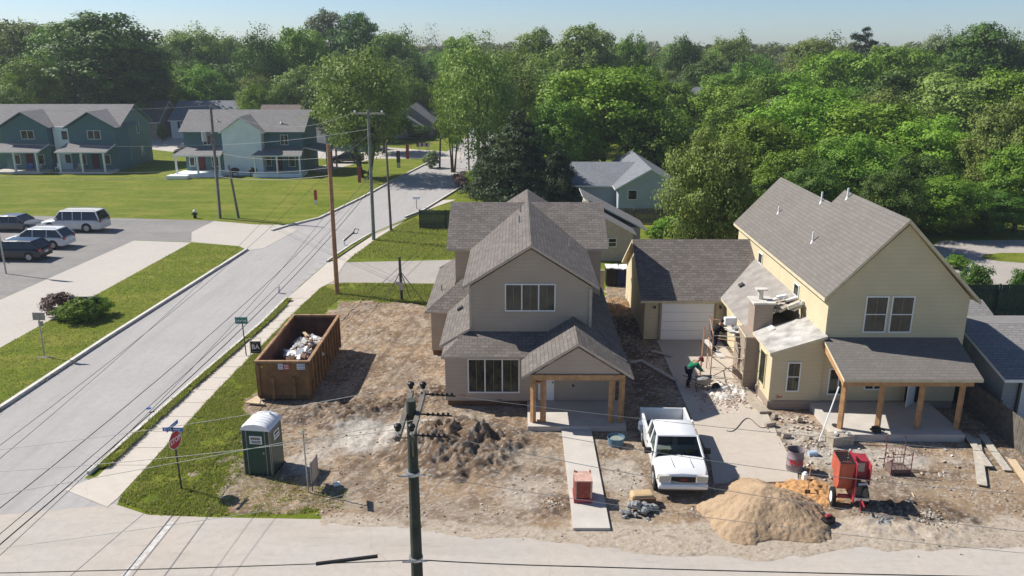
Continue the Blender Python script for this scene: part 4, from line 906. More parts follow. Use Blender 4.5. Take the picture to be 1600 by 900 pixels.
def mesh_from_quads(name, q, mat):
    me = bpy.data.meshes.new(name); k = len(q); co = q.reshape(-1, 3).astype(np.float32)
    me.vertices.add(len(co)); me.vertices.foreach_set('co', co.ravel()); me.loops.add(4*k); me.loops.foreach_set('vertex_index', np.arange(4*k, dtype=np.int32))
    me.polygons.add(k); me.polygons.foreach_set('loop_start', np.arange(0, 4*k, 4, dtype=np.int32)); me.polygons.foreach_set('loop_total', np.full(k, 4, np.int32))
    me.update(calc_edges=True); me.materials.append(mat); return me
def trunk_mb(seed, H, L, r0, multi=1, lean=0):
    rnd = random.Random(seed); mb = MB()
    bases = [(0, 0)] if multi == 1 else [(rnd.uniform(-.5, .5), rnd.uniform(-.5, .5)) for _ in range(multi)]
    for bi, (bx, by) in enumerate(bases):
        tx, ty = (rnd.uniform(-.5, .5), rnd.uniform(-.5, .5)) if multi == 1 else (bx*5, by*5)
        top = H*.72; pts = []; rs_ = []
        for i in range(7):
            t = i/6; pts.append((bx+tx*t+rnd.uniform(-.1, .1)*(i > 0), by+ty*t+rnd.uniform(-.1, .1)*(i > 0), top*t-.1*(i == 0))); rs_.append(r0/math.sqrt(multi)*(1.25 if i == 0 else 1)*(1-.72*t))
        mb.tube(pts, rs_, 7)
        for c, r in L[bi::multi][:max(5, 13//multi)]:
            zt = max(H*.16, min(c[2]-abs(c[0])*.35-abs(c[1])*.35, top*.95)); t = min(.98, zt/top); i = min(5, int(t*6)); f = t*6-i
            s = Vector(pts[i]).lerp(Vector(pts[i+1]), f); e = Vector([float(a) for a in c]); m1 = s.lerp(e, .5)+Vector((0, 0, -.07*(e-s).length))
            rr = r0*(1-.72*t)*.5; mb.tube([s, m1, e], [rr, rr*.62, rr*.2], 5, cap=False)
            for q in range(2):
                e2 = e+Vector((rnd.uniform(-1, 1), rnd.uniform(-1, 1), rnd.uniform(0, 1)))*float(r)*.8; mb.tube([m1, e2], [rr*.4, rr*.1], 4, cap=False)
    return mb
TREE = {}
def proto(key, seed, Rr, H, cb, hue, name='tree', multi=1, r0=.28, **k):
    q, L = crown(seed, Rr, H-cb, cb, **k); t = empty(name, (0, 0, 0))
    trunk_mb(seed, H, L, r0, multi).build('trunk', M['bark'], t, smooth=True)
    o = bpy.data.objects.new('crown', mesh_from_quads('crown', q, LF[hue])); COL.objects.link(o); o.parent = t
    TREE[key] = dict(root=t, R=Rr, H=H, used=False, hue=hue, name=name); return t
# broad, tall and airy kinds (modelled at real size, then varied a little)
proto('roundA', 1, 6.2, 14, 1.6, 'mid', 'broadleaf_tree', nl=34, sub=16, leaves=44, ls=.34)
proto('roundB', 2, 5.6, 13, 1.3, 'bright', 'broadleaf_tree', nl=30, sub=16, leaves=44, ls=.33, lobe=(.24, .38))
proto('roundC', 3, 7.0, 15, 2.4, 'mid', 'broadleaf_tree', nl=44, sub=15, leaves=42, ls=.36, lobe=(.2, .36))
proto('tallA', 4, 4.6, 16, 3.2, 'olive', 'broadleaf_tree', nl=34, sub=14, leaves=38, ls=.32)
proto('tallB', 5, 5.2, 18, 2.6, 'dark', 'broadleaf_tree', nl=38, sub=15, leaves=40, ls=.36, r0=.35)
proto('airyA', 6, 5.4, 16, 2.0, 'olive', 'airy_tree', multi=3, r0=.42, nl=42, sub=13, leaves=24, ls=.30, lobe=(.18, .32), spread=.42)
proto('airyB', 7, 6.4, 17, 1.6, 'mid', 'airy_tree', multi=2, r0=.42, nl=54, sub=14, leaves=27, ls=.32, lobe=(.16, .3), spread=.42)
proto('clumpA', 8, 6.6, 15.5, 1.6, 'bright', 'broadleaf_tree', multi=4, r0=.5, nl=46, sub=15, leaves=34, ls=.33, lobe=(.2, .34), spread=.34)
proto('cedar', 9, 5.0, 10.5, .2, 'cedar', 'cedar_tree', nl=46, sub=15, leaves=52, ls=.26, conic=1, lobe=(.24, .38), up=-.1)
proto('pine', 10, 3.4, 17, 8, 'cedar', 'pine_tree', nl=18, sub=12, leaves=30, ls=.3, lobe=(.24, .4), flat=.6)
proto('nearA', 11, 5.8, 12.5, .4, 'bright', 'broadleaf_tree', nl=44, sub=19, leaves=56, ls=.25, lobe=(.2, .36))
proto('nearB', 12, 5.0, 11.5, .3, 'mid', 'broadleaf_tree', nl=40, sub=19, leaves=54, ls=.25, lobe=(.2, .38))
proto('bare', 13, 4.6, 16, 4.5, 'grey', 'sparse_tree', multi=4, r0=.4, nl=40, sub=8, leaves=8, ls=.22, lobe=(.18, .3), spread=.5)
proto('bush', 14, 1.4, 1.9, .05, 'mid', 'shrub', nl=16, sub=12, leaves=30, ls=.13, lobe=(.3, .45), r0=.04)
proto('bushdark', 15, 1.6, 2.3, .05, 'dark', 'shrub', nl=18, sub=12, leaves=26, ls=.14, lobe=(.26, .45), r0=.04)
HUEW = {'bright': 'bright green', 'mid': 'mid green', 'dark': 'dark green', 'olive': 'olive green', 'grey': 'thin grey-green', 'cedar': 'blackish green', 'purple': 'purple-leaved'}
_n = 0
def plant(kind, px, ptop, wpx, Y, hue, label, cat='tree', group=None, rz=None, X_=None):
    """plant one tree: photo bearing px at distance Y, height and crown width from what the survey sees"""
    global _n; _n += 1; t = TREE[kind]
    x, zt = Q(px, ptop, Y); x = Q(px, ptop+60, Y)[0] if X_ is None else X_
    dep = Y*math.cos(_th)+(CAM_H-zt/2)*math.sin(_th); wr = wpx/FPX*dep
    sz = zt/t['H']; sx = wr/2/(t['R']*1.02)
    if not t['used']: r = t['root']; t['used'] = True
    else: r = copy_tree(t['root'])
    r.location = (x, Y, 0); r.scale = (sx, sx, sz); r.rotation_euler = (0, 0, rz if rz is not None else (_n*2.399) % 6.283)
    for ch in r.children:
        if ch.name.startswith('crown'):
            ch.material_slots[0].link = 'OBJECT'; ch.material_slots[0].material = LF[hue]
    tag(r, label, cat, group); return r

named = [
 ('cedar', 872, 222, 90, 83.0, 'cedar', 'blackish evergreen covering the left wing of the blue house'),
 ('nearA', 1390, 262, 120, 66, 'dark', 'dark low tree right behind the ridge of the yellow house'),
 ('nearB', 1475, 270, 120, 71, 'mid', 'shaded tree at the back edge of the gravel yard'),
 ('nearB', 1545, 290, 120, 72, 'dark', 'dark tree at the right back edge of the gravel yard'),
 ('nearA', 1275, 250, 130, 64, 'dark', 'dark low tree behind the middle of the steep yellow house roof'),
 ('roundB', 1012, 190, 90, 99, 'dark', 'shaded tree behind the right gable of the blue house'),
 ('roundB', 905, 190, 90, 97, 'mid', 'shaded tree behind the left wing of the blue house'),
 # kind, px, top, width, Y, hue, label
 ('clumpA', 562, 66, 172, 104, 'olive', 'big many-stemmed pale green tree left of the street, behind the pole with the crossarm'),
 ('airyB', 745, 48, 150, 101, 'olive', 'tall loose tree with leaning dark limbs overhanging the street on its right side'),
 ('airyA', 705, 75, 70, 108, 'bright', 'bright loose tree leaning over the far end of the street'),
 ('airyA', 800, 62, 110, 112, 'olive', 'loose olive tree behind the dark cedar'),
 ('cedar', 812, 172, 165, 86, 'cedar', 'dark drooping cedar behind the ridge of the taupe house'),
 ('cedar', 768, 215, 100, 90, 'cedar', 'smaller dark cedar on the street side of the drooping cedar'),
 ('roundC', 945, 92, 235, 104, 'bright', 'broad bright green tree behind the blue house'),
 ('roundA', 872, 150, 110, 98, 'mid', 'mid green tree between the dark cedar and the blue house'),
 ('airyA', 850, 70, 120, 128, 'olive', 'tall loose tree standing above the broad bright tree on its left'),
 ('roundA', 1035, 165, 120, 98, 'mid', 'mid green tree behind the right end of the blue house'),
 ('bare', 1055, 118, 120, 135, 'grey', 'thin grey half-bare tree in front of the glimpsed grey-roofed house'),
 ('nearA', 1108, 196, 165, 55.2, 'olive', 'full light green tree behind the garage, shading the rear roof of the yellow house'),
 ('nearB', 1185, 175, 160, 78, 'bright', 'full bright tree behind the rear corner of the yellow house'),
 ('nearB', 1235, 225, 130, 71, 'mid', 'mid green tree overhanging the rear roof of the yellow house'),
 ('nearA', 1262, 128, 200, 98, 'bright', 'high rounded bright tree above the yellow house ridge'),
 ('nearA', 1330, 205, 170, 74, 'mid', 'mid green tree standing right behind the steep yellow house roof'),
 ('roundC', 1365, 150, 210, 92, 'bright', 'wide bright tree in the middle of the right-hand wood'),
 ('nearB', 1432, 235, 130, 76, 'dark', 'dark tree hiding a white house behind the gravel yard'),
 ('nearA', 1450, 178, 180, 86, 'bright', 'bright tree behind the gravel yard, left of the pale overhanging tree'),
 ('roundA', 1505, 108, 190, 112, 'olive', 'greyish olive tree at the right above the gravel yard'),
 ('nearA', 1578, 150, 150, 78, 'olive', 'pale overhanging tree at the right edge above the gravel yard'),
 ('nearB', 1600, 215, 130, 73, 'mid', 'lower tree cut by the right edge of the view'),
 ('roundB', 1520, 205, 110, 88, 'mid', 'mid green tree in shade behind the gravel yard'),
 ('roundA', 1590, 95, 150, 108, 'bright', 'yellow-green tree at the far right behind the overhanging tree'),
 ('tallB', 1530, 28, 120, 150, 'dark', 'tallest dark tree on the right-hand skyline'),
 ('pine', 1346, 36, 46, 190, 'cedar', 'dark pine top sticking out of the right-hand skyline'),
 ('tallB', 165, 10, 185, 150, 'dark', 'tallest dark tree on the skyline behind the teal duplexes'),
 ('tallB', 95, 28, 120, 158, 'mid', 'tall mid green tree left of the tallest dark tree'),
 ('roundC', 30, 20, 150, 165, 'olive', 'large rounded tree at the upper left corner'),
 ('roundA', 55, 85, 110, 148, 'bright', 'bright tree low in front of the upper left corner wood'),
 ('roundB', 15, 132, 90, 128, 'mid', 'low tree at the left edge behind the long teal duplex'),
 ('roundB', 232, 75, 90, 156, 'dark', 'dark tree right of the tallest dark tree'),
 ('roundA', 300, 38, 120, 182, 'olive', 'hazy olive tree between the two teal duplexes'),
 ('roundB', 285, 95, 90, 165, 'mid', 'mid green tree behind the white house with shutters'),
 ('roundB', 325, 98, 90, 162, 'bright', 'bright rounded tree behind the white house with shutters'),
 ('airyB', 405, 36, 105, 165, 'dark', 'tall dark spreading tree with visible fork behind the teal duplex'),
 ('roundA', 350, 48, 80, 190, 'olive', 'pale hazy treetop left of the dark forked tree'),
 ('roundB', 402, 128, 60, 142, 'bright', 'small bright tree behind the white-gabled duplex'),
 ('roundB', 440, 128, 60, 145, 'mid', 'small mid green tree behind the white-gabled duplex'),
 ('roundC', 470, 32, 110, 168, 'bright', 'bright broad tree left of the dark skyline pair'),
 ('tallA', 512, 10, 80, 200, 'grey', 'tall thin grey tree on the skyline above the street'),
 ('tallB', 560, 12, 95, 195, 'dark', 'tall dark domed tree on the skyline above the street'),
 ('roundA', 615, 42, 95, 190, 'mid', 'rounded tree right of the dark domed skyline tree'),
 ('bare', 672, 35, 70, 210, 'grey', 'nearly bare twiggy tree at the end of the street'),
 ('roundB', 650, 88, 80, 170, 'dark', 'dark tree above the grey bungalow'),
 ('roundB', 645, 120, 60, 163, 'mid', 'small tree just behind the grey bungalow'),
 ('tallA', 720, 50, 75, 180, 'bright', 'bright tall tree at the end of the street'),
 ('bare', 765, 45, 80, 170, 'grey', 'grey twiggy tree above the loose street tree'),
 ('tallA', 840, 38, 85, 165, 'olive', 'tall olive tree left of the highest centre treetop'),
 ('tallA', 915, 32, 110, 160, 'olive', 'tall pale treetop highest in the centre of the skyline'),
 ('roundB', 985, 50, 80, 175, 'mid', 'rounded treetop right of the tallest centre treetop'),
 ('roundB', 1062, 53, 70, 185, 'dark', 'dark rounded treetop right of centre on the skyline'),
 ('roundA', 1140, 50, 80, 190, 'olive', 'domed olive treetop between two dark ones right of centre'),
 ('roundB', 1100, 85, 90, 165, 'dark', 'dark tree beside the glimpsed pale house'),
 ('roundB', 1165, 95, 80, 160, 'mid', 'tree right of the glimpsed small pale house'),
 ('roundA', 1275, 52, 110, 178, 'olive', 'rounded olive treetop on the skyline above the yellow house'),
 ('roundC', 1310, 70, 150, 140, 'bright', 'broad bright treetop just left of the dark pine'),
 ('roundC', 1400, 62, 160, 145, 'mid', 'broad treetop right of the dark pine'),
 ('roundA', 1470, 45, 80, 170, 'grey', 'pale greyish treetop left of the tallest right-hand tree'),
 ('roundB', 1595, 45, 90, 150, 'dark', 'dark treetop at the right edge of the skyline'),
 ('roundB', 1200, 112, 110, 130, 'mid', 'mid green tree behind the high rounded bright tree'),
 ('roundC', 1430, 95, 170, 122, 'dark', 'darker tree in the middle depth of the right-hand wood'),
 ('roundC', 1130, 125, 140, 118, 'bright', 'bright tree behind the full light green tree'),
 ('roundA', 780, 105, 110, 135, 'mid', 'mid green tree behind the loose street tree'),
 ('roundB', 1010, 100, 90, 125, 'mid', 'tree between the broad bright tree and the half-bare tree'),
 ('roundB', 505, 120, 70, 135, 'dark', 'dark tree behind the many-stemmed tree on its left'),
 ('roundB', 600, 150, 90, 128, 'dark', 'dark low tree behind the many-stemmed tree on its right'),
]
for a in named: plant(*a[:6], a[6])
rr = random.Random(5)
def hue_of(r): return r.choice(['mid', 'mid', 'bright', 'olive', 'dark', 'olive', 'grey'])
def blocked(x, Y):
    if -13.5 < x < 0 and Y < 240: return True
    for (x0, x1, y0, y1) in [(-25, -14, 143, 162), (-21, -11, 176, 194), (0, 16, 178, 198), (-90, -48, 140, 160), (-44, -30, 130, 144), (27, 44, 140, 163), (44, 58, 158, 179), (-100, -10, 118, 137), (36, 52, 82, 93)]:
        if x0 < x < x1 and y0 < Y < y1: return True
    return False
# understorey and middle rows: individual trees nobody can tell apart except by colour
for (Y, x0, x1, st, z0_, z1_) in [(118, 14, 80, 8, 9, 12), (132, 6, 90, 9, 10, 13), (150, -100, 100, 10, 9, 13), (172, -115, 112, 10, 11, 15), (198, -130, 130, 10, 12, 16), (226, -148, 148, 11, 13, 17)]:
    x = x0+rr.uniform(0, 4)
    while x < x1:
        if not blocked(x, Y):
            k = rr.choice(['roundA', 'roundB', 'roundC', 'tallA', 'roundB', 'airyB']); h = rr.uniform(z0_, z1_); hu = hue_of(rr); t = TREE[k]
            r = copy_tree(t['root']); s = h/t['H']; sx = s*rr.uniform(.85, 1.2); r.location = (x, Y+rr.uniform(-5, 5), 0); r.scale = (sx, sx, s); r.rotation_euler = (0, 0, rr.uniform(0, 6.28))
            for ch in r.children:
                if ch.name.startswith('crown'): ch.material_slots[0].link = 'OBJECT'; ch.material_slots[0].material = LF[hu]
            bx_ = 800+FPX*(r.location.x*math.cos(_ya)+r.location.y*math.sin(_ya))/(r.location.y*math.cos(_th)+8*math.sin(_th))
            zone = 'behind the long teal duplex' if bx_ < 250 else 'behind the white-gabled duplex' if bx_ < 520 else 'at the far street end' if bx_ < 800 else 'behind the blue house' if bx_ < 1100 else 'behind the yellow house' if bx_ < 1400 else 'beyond the gravel yard'
            dep_ = 'near edge' if Y < 140 else 'middle' if Y < 160 else 'deeper part' if Y < 185 else 'far side' if Y < 210 else 'farthest edge'
            tag(r, '%s %s tree at the %s of the wood %s' % (HUEW[hu], {'tallA': 'tall', 'airyB': 'loose', 'roundC': 'broad', 'roundA': 'rounded', 'roundB': 'compact'}[k], dep_, zone), 'tree', 'trees of the wood behind the houses')
        x += st*rr.uniform(.75, 1.2)
# low brush under the right-hand wood
for i, (px, pt, wp, Y, hu, lb) in enumerate([(1045, 338, 50, 71, 'bright', 'bright shrub behind the right end of the blue house fence'), (1078, 330, 60, 70, 'mid', 'mid green shrub behind the garage ridge'), (1115, 325, 70, 69, 'bright', 'light shrub behind the right end of the garage ridge'),
    (1025, 352, 40, 69, 'mid', 'lowest shrub at the left end behind the garage ridge'), (1145, 318, 50, 68, 'dark', 'dark shrub by the rear corner of the yellow house'), (735, 268, 60, 96, 'purple', 'purple-leaved shrub at the kerb beside the street'),
    (760, 258, 70, 94, 'mid', 'green shrub at the foot of the dark cedars'), (1520, 412, 55, 51, 'dark', 'dark feathery shrub above the long dark fence'), (1592, 420, 50, 51, 'dark', 'dark shrub above the fence at the right edge'),
    (1487, 400, 40, 60, 'mid', 'shrub against the far side of the yellow house roof'), (655, 195, 40, 146, 'dark', 'dark shrubs before the grey bungalow'), (676, 238, 30, 112, 'grey', 'small grey shrub by the far street pole'), (258, 195, 14, 140, 'dark', 'small round bush on the lawn of the white house')]):
    plant('bush' if hu != 'dark' else 'bushdark', px, pt, wp, Y, hu, lb, 'shrub')
# far wood: beyond about 250 m, reads as one mass
FW = []
rs = np.random.RandomState(9)
lib = [crown(100+i, 5.5, 11, 3.5, nl=18, sub=10, leaves=13, ls=.75)[0] for i in range(5)]
for (Y, hmin, hmax) in [(262, 12, 16), (300, 13, 17), (345, 13, 18), (400, 14, 18), (470, 15, 19)]:
    x = -Y*.72
    while x < Y*.72:
        q = lib[rs.randint(5)].copy(); a = rs.uniform(0, 6.28); c, s = math.cos(a), math.sin(a); h = rs.uniform(hmin, hmax)/14.5; w_ = rs.uniform(1, 1.5)
        qx = q[..., 0]*c-q[..., 1]*s; qy = q[..., 0]*s+q[..., 1]*c; q = np.stack([qx*w_+x, qy*w_+Y+rs.uniform(-12, 12), q[..., 2]*h], -1); FW.append(q); x += 8.5*rs.uniform(.8, 1.3)
fw = bpy.data.objects.new('far_wood', mesh_from_quads('far_wood', np.concatenate(FW), leafmat('leaves_far', (.15, .20, .045), (.20, .24, .06), (.08, .12, .025)))); COL.objects.link(fw)
# give the far wood patches of colour
tag(fw, 'hazy mass of far-off treetops along the horizon', None, None, 'stuff')
# unused prototypes are not part of the place
for k, t in TREE.items():
    if not t['used']:
        for ch in list(t['root'].children): bpy.data.objects.remove(ch)
        bpy.data.objects.remove(t['root'])

# air between the near and the far
mb = MB(); mb.box(-420, 420, -60, 520, -1, 28); hz = mb.build('haze', M['white']); hz.data.materials.clear()
hm = bpy.data.materials.new('haze_air'); hm.use_nodes = True; n = hm.node_tree; n.nodes.clear(); o_ = N(n, 'ShaderNodeOutputMaterial'); pv = N(n, 'ShaderNodeVolumePrincipled')
pv.inputs['Color'].default_value = (.80, .88, 1, 1); pv.inputs['Density'].default_value = .0003; pv.inputs['Anisotropy'].default_value = .2
n.links.new(pv.outputs[0], o_.inputs['Volume']); hz.data.materials.append(hm); hz['kind'] = 'stuff'
# ================================================================ vehicles (nose towards -x, built at the origin)
def loft(mb, secs, mi=0, cap=True):
    """secs: list of rings (same point count)"""
    n = len(secs[0]); b = len(mb.v)
    for s in secs: mb.v += [tuple(p) for p in s]
    for i in range(len(secs)-1):
        for k in range(n-1):
            a = b+i*n+k; mb.f.append((a, a+1, a+n+1, a+n)); mb.m.append(mi)
        a = b+i*n; mb.f.append((a+n-1, a, a+n, a+2*n-1)); mb.m.append(mi)
    if cap:
        mb.f.append(tuple(b+k for k in reversed(range(n)))); mb.m.append(mi); e = b+(len(secs)-1)*n; mb.f.append(tuple(e+k for k in range(n))); mb.m.append(mi)
def ring(x, w, zb, zs, zt, crown_=.04, tuck=.06):
    """body cross-section: half width w, bottom zb, shoulder zs, top zt"""
    h = [(-w+tuck, zb), (-w, zb+.18), (-w, zs-.08), (-w+.05, zs), (-w*.75, zt), (0, zt+crown_)]
    pts = h+[(-a, z) for a, z in h[-2::-1]]
    return [(x, y, z) for y, z in pts]
def wheel(parent, x, y, r, w=.22, rim='metal'):
    s = 1 if y > 0 else -1
    mb = MB(); mb.tube([(x, y-w/2, r), (x, y-w/2+.03, r), (x, y+w/2-.03, r), (x, y+w/2, r)], [r*.93, r, r, r*.93], 18); o = mb.build('wheel', M['rubber'], parent)
    mb = MB(); mb.tube([(x, y+s*(w/2-.03), r), (x, y+s*(w/2+.012), r)], [r*.66, r*.62], 14); mb.tube([(x, y+s*(w/2), r), (x, y+s*(w/2+.03), r)], r*.18, 8)
    mb.build('rim', M[rim], o); return o
def vehicle(name, label, body, loc, rz, L=4.6, W=1.82, H=1.6, belt=.98, hood=.98, cab=(.26, .42, .86, .98), zb=.28, wr=.33, wb=(.19, .81), roofcol=None, rear='hatch', pillars=(.55,), group=None, rack=False):
    v = thing(name, label, 'car', (0, 0, 0), 0, group); hw = W/2
    mb = MB(); xs = [0, .03, .12, cab[0], .5, .9, .97, 1.0]
    zt = [belt*.66, hood*.82, hood*.93, hood, belt, belt*(1.0 if rear == 'hatch' else .98), belt*.94, belt*.8]
    ws = [.82, .93, .98, 1, 1, .99, .96, .88]
    loft(mb, [ring(x*L, hw*w_, zb+(.1 if i in (0, 7) else 0), z*.93, z) for i, (x, z, w_) in enumerate(zip(xs, zt, ws))])
    for wx in wb:     # wheel arches as dark recess rings
        pass
    o = mb.build('body', M[body], v, smooth=False); smooth_by_angle(o, 40)
    # greenhouse: glass block, roof and pillars
    c0, c1, c2, c3 = [c*L for c in cab]; g = MB(); wt = hw*.76; wl = hw*.95
    loft(g, [[(c0, -wl*.96, belt-.03), (c0+.02, -wl*.9, belt), (c0+.02, wl*.9, belt), (c0, wl*.96, belt-.03)],
             [(c0, -wl, belt-.03), (c1, -wt, H-.05), (c1, wt, H-.05), (c0, wl, belt-.03)],
             [(c3, -wl, belt-.03), (c2, -wt, H-.05), (c2, wt, H-.05), (c3, wl, belt-.03)],
             [(c3, -wl*.96, belt-.03), (c3-.02, -wl*.9, belt), (c3-.02, wl*.9, belt), (c3, wl*.96, belt-.03)]])
    gl = g.build('windows', M['carglass'], v, fix=True)
    r = MB(); loft(r, [[(c1-.06, -wt-.02, H-.06), (c1-.02, -wt*.9, H-.01), (c1-.02, wt*.9, H-.01), (c1-.06, wt+.02, H-.06)],
                       [((c1+c2)/2, -wt-.03, H-.05), ((c1+c2)/2, -wt*.9, H+.02), ((c1+c2)/2, wt*.9, H+.02), ((c1+c2)/2, wt+.03, H-.05)],
                       [(c2+.06, -wt-.02, H-.06), (c2, -wt*.9, H-.01), (c2, wt*.9, H-.01), (c2+.06, wt+.02, H-.06)]])
    for s in (-1, 1):
        r.tube([(c0+.02, s*(wl), belt-.02), (c1, s*(wt+.005), H-.04)], .045, 5); r.tube([(c3-.02, s*(wl), belt-.02), (c2, s*(wt+.005), H-.04)], .065, 5)
        for p in pillars:
            x = c0+(c3-c0)*p; r.tube([(x, s*(wl+.008), belt-.02), (x, s*(wt+.01), H-.04)], .035, 5)
    ro = r.build('roof', M[roofcol or body], v, fix=True)
    if rack:
        k = MB()
        for s in (-1, 1): k.tube([(c1+.15, s*wt*.86, H+.02), (c1+.2, s*wt*.86, H+.08), (c2-.15, s*wt*.86, H+.08), (c2-.1, s*wt*.86, H+.02)], .02, 5)
        k.build('roof_rack', M['metal'], v)
    for wx in wb:
        for s in (-1, 1):
            a = MB(); a.tube([(wx*L, s*(hw-.06), wr), (wx*L, s*(hw+.004), wr)], wr*1.18, 18); a.build('wheel_arch', M['black'], v); wheel(v, wx*L, s*(hw-.09), wr)
    for s in (-1, 1):
        a = MB(); a.obox((.09, s*hw*.66, hood*.72), (.16, .36, .14), s*-.35); a.build('headlight', M['lamp'], v)
        a = MB(); a.obox((L-.06, s*hw*.78, belt*.86), (.14, .22, .2), s*.2); a.build('tail_light', M['taillamp'], v)
        a = MB(); a.obox((c0+.35, s*(hw+.09), belt+.06), (.1, .16, .12)); a.build('mirror', M[body], v)
    a = MB(); a.box(-.03, .12, -hw*.8, hw*.8, zb+.02, zb+.24); a.build('bumper', M['black' if body == 'carblack' else body], v, bevel=.03)
    a = MB(); a.box(L-.12, L+.04, -hw*.82, hw*.82, zb+.04, zb+.28); a.build('bumper', M['black' if body == 'carblack' else body], v, bevel=.03)
    if rear != 'none':
        a = MB(); a.box(L+.0, L+.045, -.2, .2, belt*.6, belt*.6+.13); a.build('plate', M['signwhite'], v)
    v.location = (loc[0], loc[1], .01); v.rotation_euler = (0, 0, rz)
    # centre on the given nose point
    return v
# parked cars in the lot, noses to the left
vehicle('parked_car', 'white and silver long SUV with dark windows, parked furthest back in the lot', 'cartan', (-42.9, 72.9), R(-2), L=5.6, W=2.0, H=1.92, belt=1.18, hood=1.12, cab=(.24, .34, .93, .99), wr=.4, wb=(.17, .77), pillars=(.2, .42, .62), roofcol='carwhite', rack=True, group=None)
vehicle('parked_car', 'white crossover with a red tail light parked between the long SUV and the black car', 'carwhite', (-42.4, 66.6), R(-3), L=5.2, H=1.66, belt=1.05, hood=1.0, cab=(.22, .40, .88, .99), wr=.36, pillars=(.35, .65), rack=True)
vehicle('parked_car', 'black car with rounded roof parked nearest in the lot', 'carblack', (-41.7, 62.6), R(-3), L=4.7, H=1.6, belt=1.02, hood=.98, cab=(.2, .38, .86, .99), wr=.36, pillars=(.35, .65))
vehicle('parked_car', 'grey sedan seen from its tail at the left end of the lot', 'cargrey', (-43.0, 72.6), R(176), L=4.8, H=1.45, belt=.95, hood=.92, cab=(.26, .4, .74, .88), rear='sedan', pillars=(.45,))
vehicle('parked_car', 'dark brown car cut by the left edge of the view', 'carbrown', (-44.2, 66.4), R(178), L=4.6, H=1.55, belt=1.0, hood=.96, cab=(.24, .4, .84, .96))
vehicle('parked_car', 'dark car in the shade cut by the left edge, nearest of all', 'carblack', (-43.9, 60.2), R(170), L=4.6, H=1.6, belt=1.0, hood=.96, cab=(.22, .4, .86, .98))
# far cars
x, y = P(278, 244); vehicle('parked_car', 'dark SUV parked between the two teal duplexes', 'carbrown', (x, y), R(70), L=4.7, W=1.9, H=1.75, belt=1.1, cab=(.22, .36, .9, .99), wr=.38)
x, y = P(672, 193); vehicle('parked_car', 'black van parked in front of the tall white house', 'carblack', (x-3, y), R(4), L=5, W=2, H=2.0, belt=1.2, cab=(.2, .32, .92, .99), wr=.38)
x, y = P(672, 198); vehicle('parked_car', 'white sedan beside the black van far down the street', 'carwhite', (x-6, y-4), R(8), L=4.6, H=1.45, cab=(.26, .42, .74, .9))
x, y = P(545, 254); vehicle('parked_car', 'dark car parked behind the many-stemmed tree', 'carblack', (x-2.5, y), R(0), L=4.6, H=1.5, cab=(.26, .42, .8, .94))

